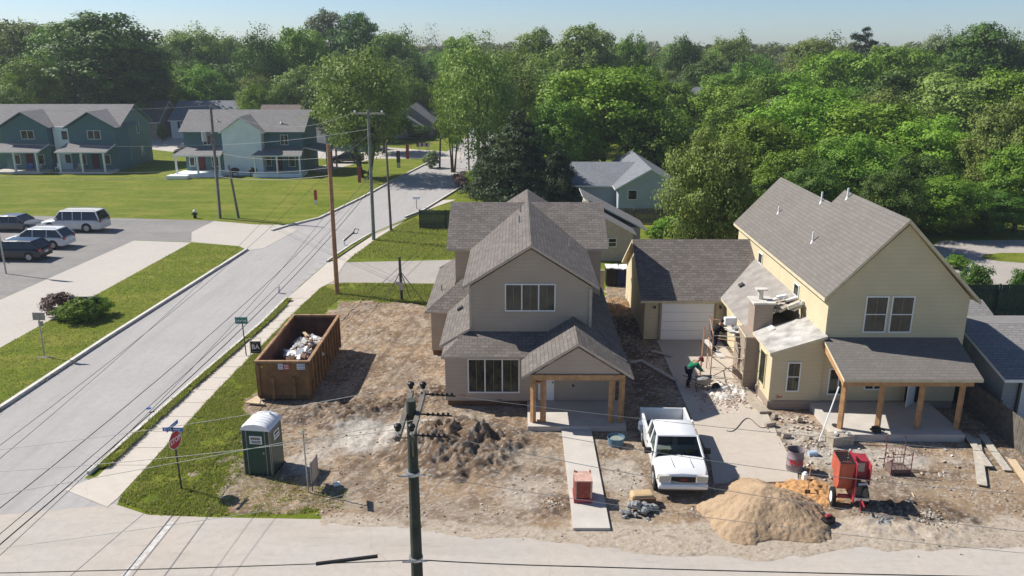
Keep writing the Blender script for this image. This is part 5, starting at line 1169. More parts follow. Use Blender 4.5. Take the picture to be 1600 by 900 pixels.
# ---- the white pickup, nose towards the camera (-y), modelled in its own frame then turned
def pickup():
    v = thing('pickup_truck', 'white extended-cab pickup truck with open bed parked beside the sand pile', 'pickup truck', (0, 0, 0))
    w = .98; L = 5.45
    b = MB()       # front clip, cab sides, in x = length (0 nose .. L tail)
    zt = [.78, .97, 1.08, 1.14, 1.18]; xs = [.02, .10, .30, .7, 1.3]; ws = [.82, .90, .96, .99, 1.0]
    loft(b, [[(x, -w*k+.05, .42), (x, -w*k, .62), (x, -w*k, z-.14), (x, -w*k+.07, z-.03), (x, -w*k*.6, z), (x, 0, z+.035), (x, w*k*.6, z), (x, w*k-.07, z-.03), (x, w*k, z-.14), (x, w*k, .62), (x, w*k-.05, .42)] for x, z, k in zip(xs, zt, ws)])
    loft(b, [[(x, -w+.05, .40), (x, -w, .62), (x, -w, 1.05), (x, -w+.05, 1.15), (x, -w*.6, 1.16), (x, 0, 1.16), (x, w*.6, 1.16), (x, w-.05, 1.15), (x, w, 1.05), (x, w, .62), (x, w-.05, .40)] for x in (1.3, 3.12)])
    o = b.build('body', M['carwhite'], v, fix=True); smooth_by_angle(o, 38)
    bed = MB()
    for s in (-1, 1): bed.box(3.18, L, s*w if s < 0 else w-.11, s*w+.11 if s < 0 else w, .46, 1.22)
    bed.box(L-.07, L, -w+.11, w-.11, .5, 1.2); bed.box(3.18, 3.24, -w+.11, w-.11, .5, 1.22); o = bed.build('bed', M['carwhite'], v, bevel=.025)
    f = MB(); f.box(3.24, L-.07, -w+.11, w-.11, .6, .66)
    for k in range(11): yy = -.8+k*.16; f.box(3.26, L-.09, yy-.03, yy+.03, .66, .68)
    for s in (-1, 1): f.tube([(4.45, s*(w-.12), .66), (4.45, s*(w-.12), .95)], .3, 10)
    f.build('bed_floor', M['bedliner'], v)
    g = MB(); wl, wt = .93, .76
    loft(g, [[(1.06, -wl*.97, 1.13), (1.10, -wl*.93, 1.14), (1.10, wl*.93, 1.14), (1.06, wl*.97, 1.13)], [(1.08, -wl, 1.12), (1.72, -wt, 1.74), (1.72, wt, 1.74), (1.08, wl, 1.12)],
             [(3.14, -wl, 1.12), (3.0, -wt, 1.74), (3.0, wt, 1.74), (3.14, wl, 1.12)], [(3.14, -wl*.97, 1.13), (3.13, -wl*.9, 1.14), (3.13, wl*.9, 1.14), (3.14, wl*.97, 1.13)]])
    g.build('windows', M['clearglass'], v, fix=True)
    it = MB(); it.box(1.2, 1.6, -.8, .8, 1.17, 1.2, 0); it.box(2.1, 2.25, -.75, -.1, 1.17, 1.55, 0); it.box(2.1, 2.25, .1, .75, 1.17, 1.55, 0); it.box(2.9, 3.0, -.75, .75, 1.17, 1.5, 0); it.build('seats', simple('seat_grey', (.13, .13, .12)), v)
    it = MB(); it.obox((1.4, -.45, 1.24), (.22, .4, .06), .3); it.obox((1.4, .5, 1.23), (.2, .34, .05), -.2, .1); it.build('hi_vis_vest', M['yellowtag'], v); it = MB(); it.obox((1.42, .05, 1.22), (.25, .3, .02), .1); it.obox((1.45, -.1, 1.23), (.2, .22, .02), -.3); it.build('papers', simple('paper_tan', (.45, .5, .38)), v)
    r = MB(); loft(r, [[(1.67, -wt-.02, 1.73), (1.71, -wt*.88, 1.78), (1.71, wt*.88, 1.78), (1.67, wt+.02, 1.73)], [(2.35, -wt-.03, 1.74), (2.35, -wt*.88, 1.82), (2.35, wt*.88, 1.82), (2.35, wt+.03, 1.74)], [(3.06, -wt-.02, 1.73), (3.02, -wt*.88, 1.79), (3.02, wt*.88, 1.79), (3.06, wt+.02, 1.73)]])
    for s in (-1, 1):
        r.tube([(1.1, s*wl, 1.13), (1.73, s*(wt+.01), 1.75)], .05, 6); r.tube([(3.12, s*wl, 1.13), (3.02, s*(wt+.01), 1.75)], .075, 6); r.tube([(2.3, s*(wl+.01), 1.12), (2.36, s*(wt+.015), 1.75)], .05, 6); 
        r.box(3.04, 3.16, s*.72-.2, s*.72+.2, 1.13, 1.2)
    o = r.build('roof', M['carwhite'], v, fix=True); smooth_by_angle(o, 40)
    mb = MB(); mb.box(-.10, .1, -w*.95, w*.95, .42, .66); mb.build('bumper', M['carwhite'], v, bevel=.09)
    mb = MB(); mb.box(.03, .3, -w*.9, w*.9, .32, .46); mb.build('bumper_valance', M['darkmetal'], v)
    mb = MB(); mb.box(.0, .09, -.50, .50, .66, .96); g_ = mb.build('grille', M['chrome'], v, bevel=.02)
    mb = MB(); mb.box(-.02, .03, -.455, .455, .70, .92)
    for k in range(3): mb.box(-.03, -.018, -.45, .45, .745+k*.055, .757+k*.055)
    o = mb.build('grille_mesh', M['black'], g_)
    text_mesh('GMC', .13, M['red'], g_, (-.036, 0, .81), (R(90), 0, R(-90)), 'badge', .004, .002)
    for s in (-1, 1):
        mb = MB(); mb.obox((.07, s*.71, .83), (.16, .40, .24), s*.18); mb.obox((.12, s*.83, .83), (.16, .16, .19), s*.5, mi=1); mb.build('headlight', [M['lamp'], M['orange']], v)
        mb = MB(); mb.obox((1.48, s*(w+.16), 1.22), (.12, .26, .2), s*.2); mb.tube([(1.48, s*(w-.05), 1.16), (1.48, s*(w+.1), 1.2)], .03, 5); mb.build('mirror', M['black'], v)
        mb = MB(); mb.obox((.75, s*.35, 1.19), (.7, .02, .012)); mb.build('hood_crease', M['carwhite'], v)
        mb = MB(); mb.tube([(1.12, s*.12, 1.2), (1.32, s*.12+.35, 1.36)], .012, 4); mb.build('wiper', M['black'], v)
        for x in (.88, 4.4):
            mb = MB(); mb.tube([(x, s*(w-.05), .4), (x, s*(w+.006), .4)], .47, 18); mb.build('wheel_arch', M['black'], v); wheel(v, x, s*(w-.12), .38, .26)
        mb = MB(); mb.obox((2.75, s*(w+.012), .95), (.16, .02, .03)); mb.build('door_handle', M['black'], v)
        mb = MB(); mb.box(L-.02, L+.02, s*.86-.09, s*.86+.09, .8, 1.15); mb.build('tail_light', M['taillamp'], v)
    mb = MB(); mb.box(L, L+.14, -w*.9, w*.9, .42, .6); mb.build('rear_bumper', M['metal'], v, bevel=.02)
    return v
pk = pickup(); pk.location = (6.18, 27.05, .03); pk.rotation_euler = (0, 0, R(90-1.5))
t = thing('load_of_tools', 'dark tools and cloths lying in the bed of the pickup', 'tools', (6.15, 31.2, .7))
mb = MB(); random.seed(4)
for k in range(14): mb.obox((6.2+random.uniform(-.6, .6), 31.3+random.uniform(-.6, .5), .80+random.random()*.1), (random.uniform(.15, .6), random.uniform(.06, .25), .08), random.uniform(0, 3), random.uniform(-.2, .2), 0, random.randrange(3))
mb.build('tool_heap', [M['black'], M['tin'], M['signblue']], t)

# ================================================================ poles and wires
def wpt(px, py, Y): x, z = Q(px, py, Y); return (x, Y, z)
FP = thing('utility_pole', 'dark utility pole with two parallel crossarms, nearest to the camera', 'utility pole', (-2.3, 16.3, 0))
mb = MB(); mb.tube([(-2.32, 16.3, -.2), (-2.3, 16.3, 4), (-2.29, 16.3, 8.9)], [.155, .14, .105], 14); mb.build('pole', M['darkpole'], FP, smooth=False)
c0, c1 = wpt(655, 688, 15.9), wpt(667, 590, 16.9)      # right crossarm runs away from the camera
d_ = Vector((c1[0]-c0[0], 0, 0))
arms = []
for (sx, nm) in ((.14, 0), (-.14, 1)):
    a = Vector((-2.29+sx, 15.15, 8.55)); b = Vector((-2.29+sx+.0, 17.5, 8.55)); m = MB(); mid = (a+b)/2; m.obox(mid, (.10, (b-a).length, .12), 0); o = m.build('crossarm', M['oldwood'], FP); arms.append((a, b))
ins = []
for (a, b) in arms:
    for t in (.04, .96):
        p = a.lerp(b, t)+Vector((0, 0, .06)); m = MB(); m.tube([p, p+Vector((0, 0, .1))], .02, 6, 1); m.ball(p+Vector((0, 0, .18)), .085, 10, 6, 0, (1, 1, .8)); m.ball(p+Vector((0, 0, .1)), .06, 8, 5, 0, (1, 1, .5)); m.build('insulator', [M['black'], M['signwhite']], FP); ins.append(p+Vector((0, 0, .16)))
for yy in (15.3, 16.3, 17.35):
    for s in (1,):
        m = MB(); m.tube([(-2.14, yy, 8.57), (-1.4, yy-.02, 8.53)], .02, 6)
        for k in range(5): x = -1.95+k*.11; m.tube([(x, yy, 8.56), (x+.05, yy, 8.56)], [.048, .035], 8)
        m.build('strain_insulator', M['black'], FP)
m = MB(); m.tube([(-2.2, 15.6, 8.45), (-2.27, 16.2, 7.6)], .02, 5); m.tube([(-2.4, 17.0, 8.45), (-2.3, 16.4, 7.6)], .02, 5); m.tube([(-2.5, 15.4, 8.45), (-2.1, 15.4, 8.45)], .015, 5); m.build('brace', M['oldwood'], FP)
for z in (7.14, 4.95):
    m = MB(); m.tube([(-2.31, 16.3, z-.04), (-2.31, 16.3, z+.04)], .165, 12); m.tube([(-2.6, 16.1, z+.02), (-2.31, 16.13, z), (-2.0, 16.1, z+.06)], .022, 5); m.build('clamp', M['metal'], FP)
def wire(label, pts3, r, mat, sag=0, name='overhead_wire', group='overhead wires'):
    m = MB(); P3 = []
    for a, b in zip(pts3[:-1], pts3[1:]):
        a, b = Vector(a), Vector(b); n = 14
        for i in range(n): t = i/n; p = a.lerp(b, t); P3.append(p-Vector((0, 0, sag*4*t*(1-t))))
    P3.append(Vector(pts3[-1])); m.tube(P3, r, 5, cap=False); o = m.build(name, mat); tag(o, label, 'wire', group); return o
WP, WB = M['wire_pale'], M['wire_black']
wire('highest pale wire running right from the crossarms of the nearest pole', [(-1.4, 17.33, 8.53), wpt(1640, 712, 18)], .0065, WP, .12)
wire('second pale wire running right from the nearest pole, passing behind the pickup roof', [(-1.4, 16.28, 8.53), wpt(1640, 775, 16.6)], .0065, WP, .25)
wire('third pale wire running right from the nearest pole across the pickup hood', [(-1.4, 15.28, 8.53), wpt(1640, 835, 15.6)], .0065, WP, .2)
wire('pale wire crossing the brick stack on the walk', [(-2.1, 16.2, 7.14), wpt(1640, 868, 16)], .006, WP, .15)
wire('black cable at the very bottom running right from the nearest pole', [(-2.1, 16.2, 4.95), wpt(900, 885, 16), wpt(1640, 903, 15.5)], .014, M['darkmetal'], .02)
wire('upper pale wire running left from the nearest pole past the dumpster', [tuple(ins[3]), wpt(-40, 707, 18)], .0065, WP, .12)
wire('middle pale wire running left from the nearest pole over the stop sign', [tuple(ins[0]), wpt(-40, 739, 16.5)], .0065, WP, .12)
wire('lower pale wire running left across the green toilet', [wpt(655, 655, 15.3), wpt(440, 692, 15.1), wpt(-40, 779, 14.6)], .0065, WP, .02)
wire('thin pale wire sagging above the tall green post', [(-2.4, 16.2, 7.14), wpt(480, 788, 15.5), wpt(-40, 862, 15)], .0055, WP, .03)
wire('black cable with a thick splice at the very bottom left of the nearest pole', [(-2.4, 16.2, 4.95), wpt(-40, 896, 15.2)], .012, M['darkmetal'], .03)
a, b = Vector(wpt(494, 881, 15.95)), Vector(wpt(590, 869, 16.1)); m = MB(); m.tube([a, b], .045, 10); tag(m.build('cable_splice', M['black']), 'thick black splice sleeve hanging on the cable left of the nearest pole', 'cable splice')
# street-side poles
def simple_pole(label, px, py, Xoff, toppx, toppy, r, mat, arm=None, name='utility_pole', rt=.75, xarm=None):
    x, y = P(px, py); xt, zt = Q(toppx, toppy, y); t = thing(name, label, 'utility pole', (x, y, 0))
    mb = MB(); mb.tube([(x, y, -.1), ((x+xt)/2, y, zt/2), (xt, y, zt)], [r, r*.88, r*rt], 10); mb.build('pole', mat, t); return t, (x, y, 0), (xt, y, zt)
tO, bO, pO = simple_pole('orange-brown new bare pole at the edge of the dirt lot', 527, 460, 0, 513, 225, .16, M['neworange'])
t2, b2, p2 = simple_pole('tall grey-green pole with a crossarm by the pavement', 584, 375, 0, 575, 172, .16, M['greypole'])
mb = MB(); mb.box(p2[0]-1.2, p2[0]+1.35, p2[1]-.07, p2[1]+.07, p2[2]-.35, p2[2]-.22); mb.build('crossarm', M['greyplank'], t2)
for dx in (-1.1, 1.15):
    mb = MB(); mb.ball((p2[0]+dx, p2[1], p2[2]-.12), .09, 8, 5); mb.build('insulator', M['signwhite'], t2)
t3, b3, p3 = simple_pole('thinner dark pole just right of the tall pole with the crossarm', 611, 361, 0, 603, 222, .12, M['oldwood'])
t4, b4, p4 = simple_pole('grey pole carrying a transformer at the corner of the parking lot', 344, 341, 0, 329, 165, .15, M['oldwood'])
x, z = Q(330, 212, b4[1]); mb = MB(); mb.tube([(x-.55, b4[1]-.2, z-.5), (x-.55, b4[1]-.2, z+.42)], .28, 14); mb.build('transformer', M['metal'], t4)
mb = MB(); mb.obox((x-.2, b4[1]-.1, z), (.5, .08, .08)); mb.obox((x+.12, b4[1]-.15, z-.2), (.35, .35, .9)); mb.build('bracket', M['oldwood'], t4)
mb = MB(); x2, z2 = Q(335, 240, b4[1]); mb.tube([(x2-.1, b4[1]-.22, .0), (x2, b4[1]-.22, z2)], .05, 6); mb.build('conduit', M['metal'], t4)
t5, b5, p5 = simple_pole('leaning stub pole beside the transformer pole', 373, 341, 0, 357, 258, .13, M['oldwood'], name='stub_pole')
t6, b6, p6 = simple_pole('dark pole at the far corner of the cross street', 687, 262, 0, 689, 168, .13, M['darkpole'])
t7, b7, p7 = simple_pole('thin dark pole at the right kerb under the leaning tree', 733, 270, 0, 731, 200, .11, M['oldwood'])
# tripod-braced stub pole on the dirt edge
tx, ty = P(628, 470); tp = thing('braced_service_pole', 'short dark service pole with splayed braces at the back edge of the dirt lot', 'service pole', (tx, ty, 0))
zt = Q(628, 402, ty)[1]; mb = MB(); mb.tube([(tx, ty, -.1), (tx-.05, ty, zt)], [.1, .085], 8); mb.build('pole', M['darkpole'], tp)
for (dx, dy) in ((-1.1, -.4), (.55, .3), (1.5, -.3)):
    mb = MB(); mb.tube([(tx+dx, ty+dy, .02), (tx-.02, ty, zt*.68)], .03, 4); mb.build('brace', M['oldwood'], tp)
mb = MB(); mb.box(tx-.35, tx-.02, ty-.12, ty+.12, zt*.38, zt*.44); mb.obox((tx+.03, ty-.12, zt*.35), (.26, .12, .5)); mb.build('meter_box', M['metal'], tp)
# wires along the street and over the field
off = (-19.5, 17.5, 6.2)
for k, (lb, a_, b_, r, m_, sg) in enumerate([
    ('thick black cable nearest the kerb running down the left street', wpt(-40, 885, 19.5), (p2[0], p2[1], p2[2]*.42), .02, WB, .9),
    ('second black cable running down the left street', wpt(-40, 868, 19.6), (p2[0], p2[1], p2[2]*.46), .012, WB, .9),
    ('black cable furthest from the kerb running down the left street', wpt(-40, 826, 19.6), (p2[0], p2[1], p2[2]*.52), .014, WB, .85),
    ('thin grey wire over the right side of the left street', wpt(-40, 905, 20.5), (pO[0], pO[1], pO[2]*.6), .01, WB, .7),
    ('thin upper wire over the middle of the left street', wpt(-40, 750, 20), (p2[0]-1, p2[1], p2[2]-.2), .008, WB, 1.0),
    ('second thin upper wire over the middle of the left street', wpt(-40, 726, 20), (p2[0]+1, p2[1], p2[2]-.2), .008, WB, 1.0)]): wire(lb, [a_, b_], r, m_, sg)
wire('guy wire running down from the tall crossarm pole to the lower left', [(p2[0], p2[1], p2[2]*.53), (p2[0]-4.5, p2[1]-1.5, .1)], .01, WP)
m = MB(); pp = Vector(wpt(551, 365, 55)); m.tube([pp, pp+Vector((.2, 0, .35)), pp+Vector((.45, 0, .3)), pp+Vector((.3, 0, 0)), pp], .035, 5); m.tube([pp+Vector((-.6, 0, -.5)), pp+Vector((.1, 0, .1))], .06, 6); tag(m.build('cable_coil', M['black']), 'loop of spare black cable hanging by the street cables', 'cable coil')
for lb, pts, r, sg in [('pale wire from the transformer pole up to the tall crossarm pole', [p4, (p2[0]-1.1, p2[1], p2[2]-.15)], .010, 1.6), ('upper pale wire crossing above the long teal duplex to the left', [p4, wpt(-40, 170, 84)], .012, .3),
    ('pale cable across the middle of the teal duplexes', [wpt(-40, 222, 78), (p4[0], p4[1], p4[2]*.66), (p2[0], p2[1], p2[2]*.86)], .011, .25), ('pale cable across the porch roofs of the teal duplexes', [(p4[0], p4[1], p4[2]*.6), wpt(513, 246, 53.03), (p2[0], p2[1], p2[2]*.83)], .011, .4),
    ('pale cable in front of the duplex porches', [wpt(-40, 265, 78), (p4[0], p4[1], p4[2]*.44), (pO[0], pO[1], pO[2]*.85)], .013, .3), ('lowest pale cable in front of the duplex porches', [wpt(-40, 275, 78), (p4[0], p4[1], p4[2]*.38), (pO[0], pO[1], pO[2]*.8)], .018, .3),
    ('wire from the tall crossarm pole to the far corner pole', [p2, (p6[0], p6[1], p6[2]*.85)], .012, .5), ('lower wire from the tall crossarm pole to the far corner pole', [(p2[0], p2[1], p2[2]*.8), (p6[0], p6[1], p6[2]*.75)], .011, .6)]:
    wire(lb, pts, r, WP, sg)

# ================================================================ signs
def text_on(parent, s, size, mat, loc, rz, name='lettering', **k): return text_mesh(s, size, mat, parent, loc, (R(90), 0, rz), name, **k)
sx_, sy_ = P(284, 765)
st = thing('stop_sign', 'red stop sign with two blue street-name blades on the corner grass', 'stop sign', (0, 0, 0))
mb = MB(); mb.tube([(0, 0, -.1), (0, 0, 2.62)], .035, 6); mb.build('post', M['darkmetal'], st)
oc = [(.385*math.cos(R(22.5+45*k)), -.03, 2.12+.385*math.sin(R(22.5+45*k))) for k in range(8)]
mb = MB(); mb.prism(oc, (0, -.006, 0)); o = mb.build('sign_border', M['signwhite'], st)
oc = [(.35*math.cos(R(22.5+45*k)), -.037, 2.12+.35*math.sin(R(22.5+45*k))) for k in range(8)]
mb = MB(); mb.prism(oc, (0, -.006, 0)); o = mb.build('sign_face', M['signred'], st); text_on(o, 'STOP', .30, M['signwhite'], (0, -.046, 2.12), 0, bold=.006, sx=.85)
for rz_, z_ in ((R(-80), 2.56), (R(5), 2.70)):
    mb = MB(); mb.obox((0, 0, z_), (.78, .012, .15), rz_); o = mb.build('street_name_blade', M['signblue'], st); c, s = math.cos(rz_), math.sin(rz_)
    mb = MB(); random.seed(int(z_*100))
    x = -.3
    while x < .28: w_ = random.uniform(.03, .06); mb.obox((x*c+.009*s, x*s-.009*c, z_), (w_*.6, .004, .06), rz_); x += w_+.015
    mb.build('faint_lettering', M['signwhite'], o)
st.location = (sx_, sy_, 0); st.rotation_euler = (0, R(-1.5), R(77))
gx, gy = P(385, 556); gs = thing('street_name_sign', 'green street-name sign on a thin post beside the pavement', 'street sign', (gx, gy, 0))
mb = MB(); mb.tube([(gx, gy, -.05), (gx-.05, gy, 2.0)], .03, 6); mb.build('post', M['darkmetal'], gs)
mb = MB(); mb.box(gx-.42, gx+.25, gy-.02, gy, 1.85, 2.22); o = mb.build('sign_board', M['signgreen'], gs); text_on(o, 'STOP', .0001, M['signwhite'], (gx, gy-.03, 2), 0) if False else None
mb = MB()
for k, (dx, dz) in enumerate([(-.36, .1), (-.26, .1), (-.16, .08), (-.06, .1), (.04, .1), (.13, .09)]): mb.box(gx+dx, gx+dx+.05, gy-.027, gy-.02, 1.98, 1.98+dz)
mb.build('faint_lettering', M['signwhite'], o)
# yard sign
bx_, by_ = P(401, 560); ys = thing('yard_sign', 'black yard sign with pale letters hung in a thin frame beside the dumpster', 'yard sign', (bx_, by_, 0))
mb = MB(); mb.tube([(bx_-.31, by_, 0), (bx_-.31, by_, 1.15), (bx_+.31, by_, 1.15), (bx_+.31, by_, 0)], .015, 4); mb.build('frame', M['metal'], ys)
mb = MB(); mb.box(bx_-.28, bx_+.28, by_-.01, by_+.01, .3, .98); o = mb.build('sign_board', M['black'], ys); text_on(o, 'BA', .38, M['signwhite'], (bx_, by_-.018, .66), 0, bold=.004, sx=.9)
mb = MB(); mb.box(bx_-.16, bx_+.16, by_-.016, by_-.01, .88, .9); mb.box(bx_-.2, bx_+.2, by_-.016, by_-.01, .38, .4); mb.build('rule', M['signback'], o)
# back of a sign across the street
kx, ky = P(70, 560); ks = thing('sign_back', 'grey back of a small rectangular sign on a leaning post on the grass island', 'road sign', (kx, ky, .08))
zt = Q(60, 494, ky); mb = MB(); mb.tube([(kx, ky, .05), (zt[0], ky, zt[1])], .04, 6); mb.build('post', M['metal'], ks)
mb = MB(); mb.obox((zt[0], ky+.02, zt[1]-.02), (.62, .02, .42), .1, 0, R(3)); mb.obox((zt[0]+.05, ky+.02, zt[1]-.42), (.26, .02, .26), .1); mb.build('sign_board', M['signback'], ks)
mb = MB(); mb.tube([(kx-.35, ky-.1, .09), (kx+.5, ky-.1, .09)], .05, 5); mb.build('base', M['concrete'], ks)
# tall green post and edge-on permit board
px_, py_ = P(482, 771); gp = thing('street_name_post', 'tall thin post with green blades seen edge-on by the toilet', 'street sign', (px_, py_, 0))
zt = Q(479, 672, py_)[1]; mb = MB(); mb.tube([(px_, py_, -.05), (px_-.02, py_, zt)], .028, 6); mb.build('post', M['metal'], gp)
mb = MB(); mb.obox((px_, py_, zt-.12), (.02, .7, .24), R(12)); mb.build('sign_blade', M['signgreen'], gp)
qx, qy = P(493, 762); pb = thing('permit_board', 'dark permit board seen edge-on beside the tall thin green post', 'notice board', (qx, qy, 0))
for dy in (-.3, .3):
    mb = MB(); mb.tube([(qx+dy*.12, qy+dy, 0), (qx+dy*.12, qy+dy, 1.25)], .025, 4); mb.build('stake', M['darkmetal'], pb)
mb = MB(); mb.obox((qx, qy, .8), (.03, .75, .85), R(-7)); mb.build('board', M['signback'], pb)
sc_rock = thing('paint_can', 'small white can dropped in the dirt beside the permit board', 'can', (-6.9, 27.9, .05)); mb = MB(); mb.tube([(-7.0, 27.85, .1), (-6.78, 27.95, .12)], .09, 10); mb.build('can_body', M['portaroof'], sc_rock)
# things in the field
hx, hy = P(305, 341); hd = thing('fire_hydrant', 'small black hydrant with white cap at the edge of the field', 'hydrant', (hx, hy, 0))
mb = MB(); mb.tube([(hx, hy, 0), (hx, hy, .6)], .16, 10); mb.tube([(hx-.28, hy, .42), (hx+.28, hy, .42)], .08, 8); mb.build('body', M['black'], hd)
mb = MB(); mb.ball((hx, hy, .68), .17, 10, 6); mb.build('cap', M['signwhite'], hd)
def marker(label, px, py, h, w, m1, m2, cat='marker post', name='marker_post'):
    x, y = P(px, py); t = thing(name, label, cat, (x, y, 0)); mb = MB(); mb.box(x-w/2, x+w/2, y-.05, y+.05, h*.3, h); mb.build('panel', m1, t); mb = MB(); mb.box(x-w/2+.01, x+w/2-.01, y-.04, y+.04, -.05, h*.3); mb.build('base', m2, t); return t
marker('red and white marker post standing in the field', 494, 319, 1.5, .3, M['signred'], M['signwhite'])
marker('dark red marker post at the foot of the many-stemmed tree', 562, 285, 1.9, .4, M['red'], M['red'])
marker('dark red marker post by the cross street', 637, 248, 2.1, .45, M['red'], M['red'])
marker('dark square sign on a post by the street corner', 623, 262, 2.3, .5, M['darkmetal'], M['metal'], 'road sign', 'road_sign')
x, y = P(662, 240); t = thing('construction_barricade', 'orange and white construction barricade at the cross street', 'barricade', (x, y, 0))
mb = MB()
for k in range(6): mb.obox((x-.9+k*.34, y, 1.35), (.34, .05, .55), 0, 0, R(8), mi=k % 2)
mb.build('striped_board', [M['orange'], M['signwhite']], t)
for dx in (-.7, .7):
    mb = MB(); mb.tube([(x+dx-.25, y, 0), (x+dx, y, 1.4), (x+dx+.25, y, 0)], .05, 4); mb.build('leg', M['metal'], t)
mx, my = P(651, 326); t = thing('mailbox', 'small white mailbox on a post at the right kerb', 'mailbox', (mx, my, 0)); mb = MB(); mb.tube([(mx, my, 0), (mx, my, 1.0)], .05, 6); mb.build('post', M['greyplank'], t)
mb = MB(); mb.box(mx-.35, mx+.35, my-.12, my+.12, 1.0, 1.2); mb.tube([(mx-.35, my, 1.2), (mx+.35, my, 1.2)], .12, 10); mb.build('box', M['signwhite'], t)
for i, (px, py, lb) in enumerate([(436, 458, 'white cap of a capped pipe on the verge by the pavement'), (538, 383, 'white cap on the further verge')]):
    x, y = P(px, py); t = thing('capped_pipe', lb, 'pipe', (x, y, .1)); mb = MB(); mb.tube([(x, y, .05), (x, y, .4)], .09, 8); mb.ball((x, y, .42), .11, 8, 5); mb.build('pipe', M['signwhite'], t)
x, y = P(233, 643); t = thing('blue_marker', 'small blue scrap on the verge', 'litter', (x, y, .1)); mb = MB(); mb.obox((x, y, .16), (.2, .1, .06), .5); mb.build('scrap', M['signblue'], t)
x, y = P(365, 641)
# garden bed sign in bushes
plant('bush', 100, 459, 60, 48.3, 'purple', 'reddish flowering shrub at the left end of the bed on the grass island', 'shrub')
plant('bush', 128, 470, 60, 47.2, 'bright', 'clipped bright green shrub in front of the dark sign bar', 'shrub')
plant('bush', 160, 464, 46, 48.2, 'mid', 'clipped green shrub at the right end of the bed on the grass island', 'shrub')
plant('bush', 112, 476, 50, 47.6, 'mid', 'low green shrub below the reddish flowering one', 'shrub')
plant('bush', 146, 472, 40, 47.3, 'mid', 'low clipped green shrub between the two green ones', 'shrub')
x0, z0 = Q(108, 465, 48.0); x1, _ = Q(152, 465, 48.0); t = thing('bar_sign', 'low dark sign frame standing in the bushes on the grass island', 'sign', ((x0+x1)/2, 48.0, 0))
mb = MB(); mb.box(x0, x1, 47.95, 48.1, z0-.08, z0+.04); mb.build('bar', M['black'], t)
for x in (x0+.06, x1-.06):
    mb = MB(); mb.box(x-.06, x+.06, 47.97, 48.07, .05, z0-.08); mb.build('leg', M['black'], t)
x, y = P(8, 318); t = thing('corner_panel', 'slanted grey panel at the left edge above the parked cars', 'sign', (x-.5, 60, 0)); q_ = wpt(-4, 322, 58); mb = MB(); mb.obox((q_[0]-.25, 58, q_[2]), (.7, .1, 1.1), 0, 0, R(14)); mb.build('panel', M['greysiding'], t); mb = MB(); mb.tube([(q_[0]-.3, 58.06, 0), (q_[0]-.3, 58.06, q_[2])], .06, 6); mb.build('post', M['metal'], t)
# ================================================================ dumpster
random.seed(21)
dp = thing('dumpster', 'open-topped brown steel dumpster with ribbed sides on the edge of the dirt lot', 'dumpster', (-11, 36.2, 0))
x0, x1, y0, y1, zh = -12.25, -9.75, 35.75, 42.6, 1.95
mb = MB(); w_ = .06
mb.box(x0, x0+w_, y0, y1, .25, zh); mb.box(x1-w_, x1, y0, y1, .25, zh); mb.box(x0, x1, y1-w_, y1, .25, zh); mb.box(x0, x1, y0, y0+w_, .25, zh); o = mb.build('shell', M['tarpaint'], dp)
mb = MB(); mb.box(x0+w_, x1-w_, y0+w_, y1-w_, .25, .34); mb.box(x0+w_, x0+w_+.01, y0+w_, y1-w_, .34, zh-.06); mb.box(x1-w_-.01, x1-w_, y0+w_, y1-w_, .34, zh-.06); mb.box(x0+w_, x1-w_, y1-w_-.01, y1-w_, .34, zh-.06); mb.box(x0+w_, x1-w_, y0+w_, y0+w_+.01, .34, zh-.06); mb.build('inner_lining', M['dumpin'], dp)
mb = MB(); mb.box(x0-.05, x0+.09, y0-.05, y1+.05, zh, zh+.1); mb.box(x1-.09, x1+.05, y0-.05, y1+.05, zh, zh+.1); mb.box(x0+.09, x1-.09, y1-.09, y1+.05, zh, zh+.1); mb.box(x0+.09, x1-.09, y0-.05, y0+.09, zh, zh+.1)
mb.build('top_rail', simple('worn_rail', (.33, .20, .11), .7, var=.3), dp)
for k in range(11):
    y = y0+.35+k*.61; mb = MB(); mb.box(x1, x1+.1, y-.06, y+.06, .3, zh-.002); mb.build('side_rib', M['tarpaint'], dp)
    mb = MB(); mb.box(x0-.1, x0, y-.06, y+.06, .3, zh-.002); mb.build('side_rib', M['tarpaint'], dp)
for x in (x0+.08, x0+.75, x1-.75, x1-.08):
    mb = MB(); mb.box(x-.08, x+.08, y0-.1, y0, .15, zh-.05 if abs(x-(x0+x1)/2) > .8 else 1.25); mb.build('front_rib', M['tarpaint'], dp)
mb = MB(); mb.box(x0+.5, x0+.66, y0, y1, .0, .25); mb.box(x1-.66, x1-.5, y0, y1, .0, .25); mb.box(x0, x1, y0-.02, y0+.12, .12, .3); mb.build('skid_rail', M['rust'], dp)
for (xa, xb, za, zb_, m_) in ((-11.2, -10.98, 1.62, 1.9, 'signwhite'), (-10.95, -10.68, 1.6, 1.88, 'signred'), (-10.32, -9.92, 1.62, 1.9, 'signwhite')):
    mb = MB(); mb.box(xa, xb, y0-.012, y0-.002, za, zb_); s_ = mb.build('sticker', M[m_], dp)
    mb = MB()
    for k in range(3): mb.box(xa+.03, xb-.03, y0-.018, y0-.012, za+.05+k*.08, za+.08+k*.08)
    mb.build('print_lines', M['signblue'] if m_ == 'signwhite' else M['signwhite'], s_)
mb = MB(); mb.box(x0+.22, x0+.32, y0-.01, y0-.002, 1.7, 1.78); mb.build('reflector', M['yellowtag'], dp)
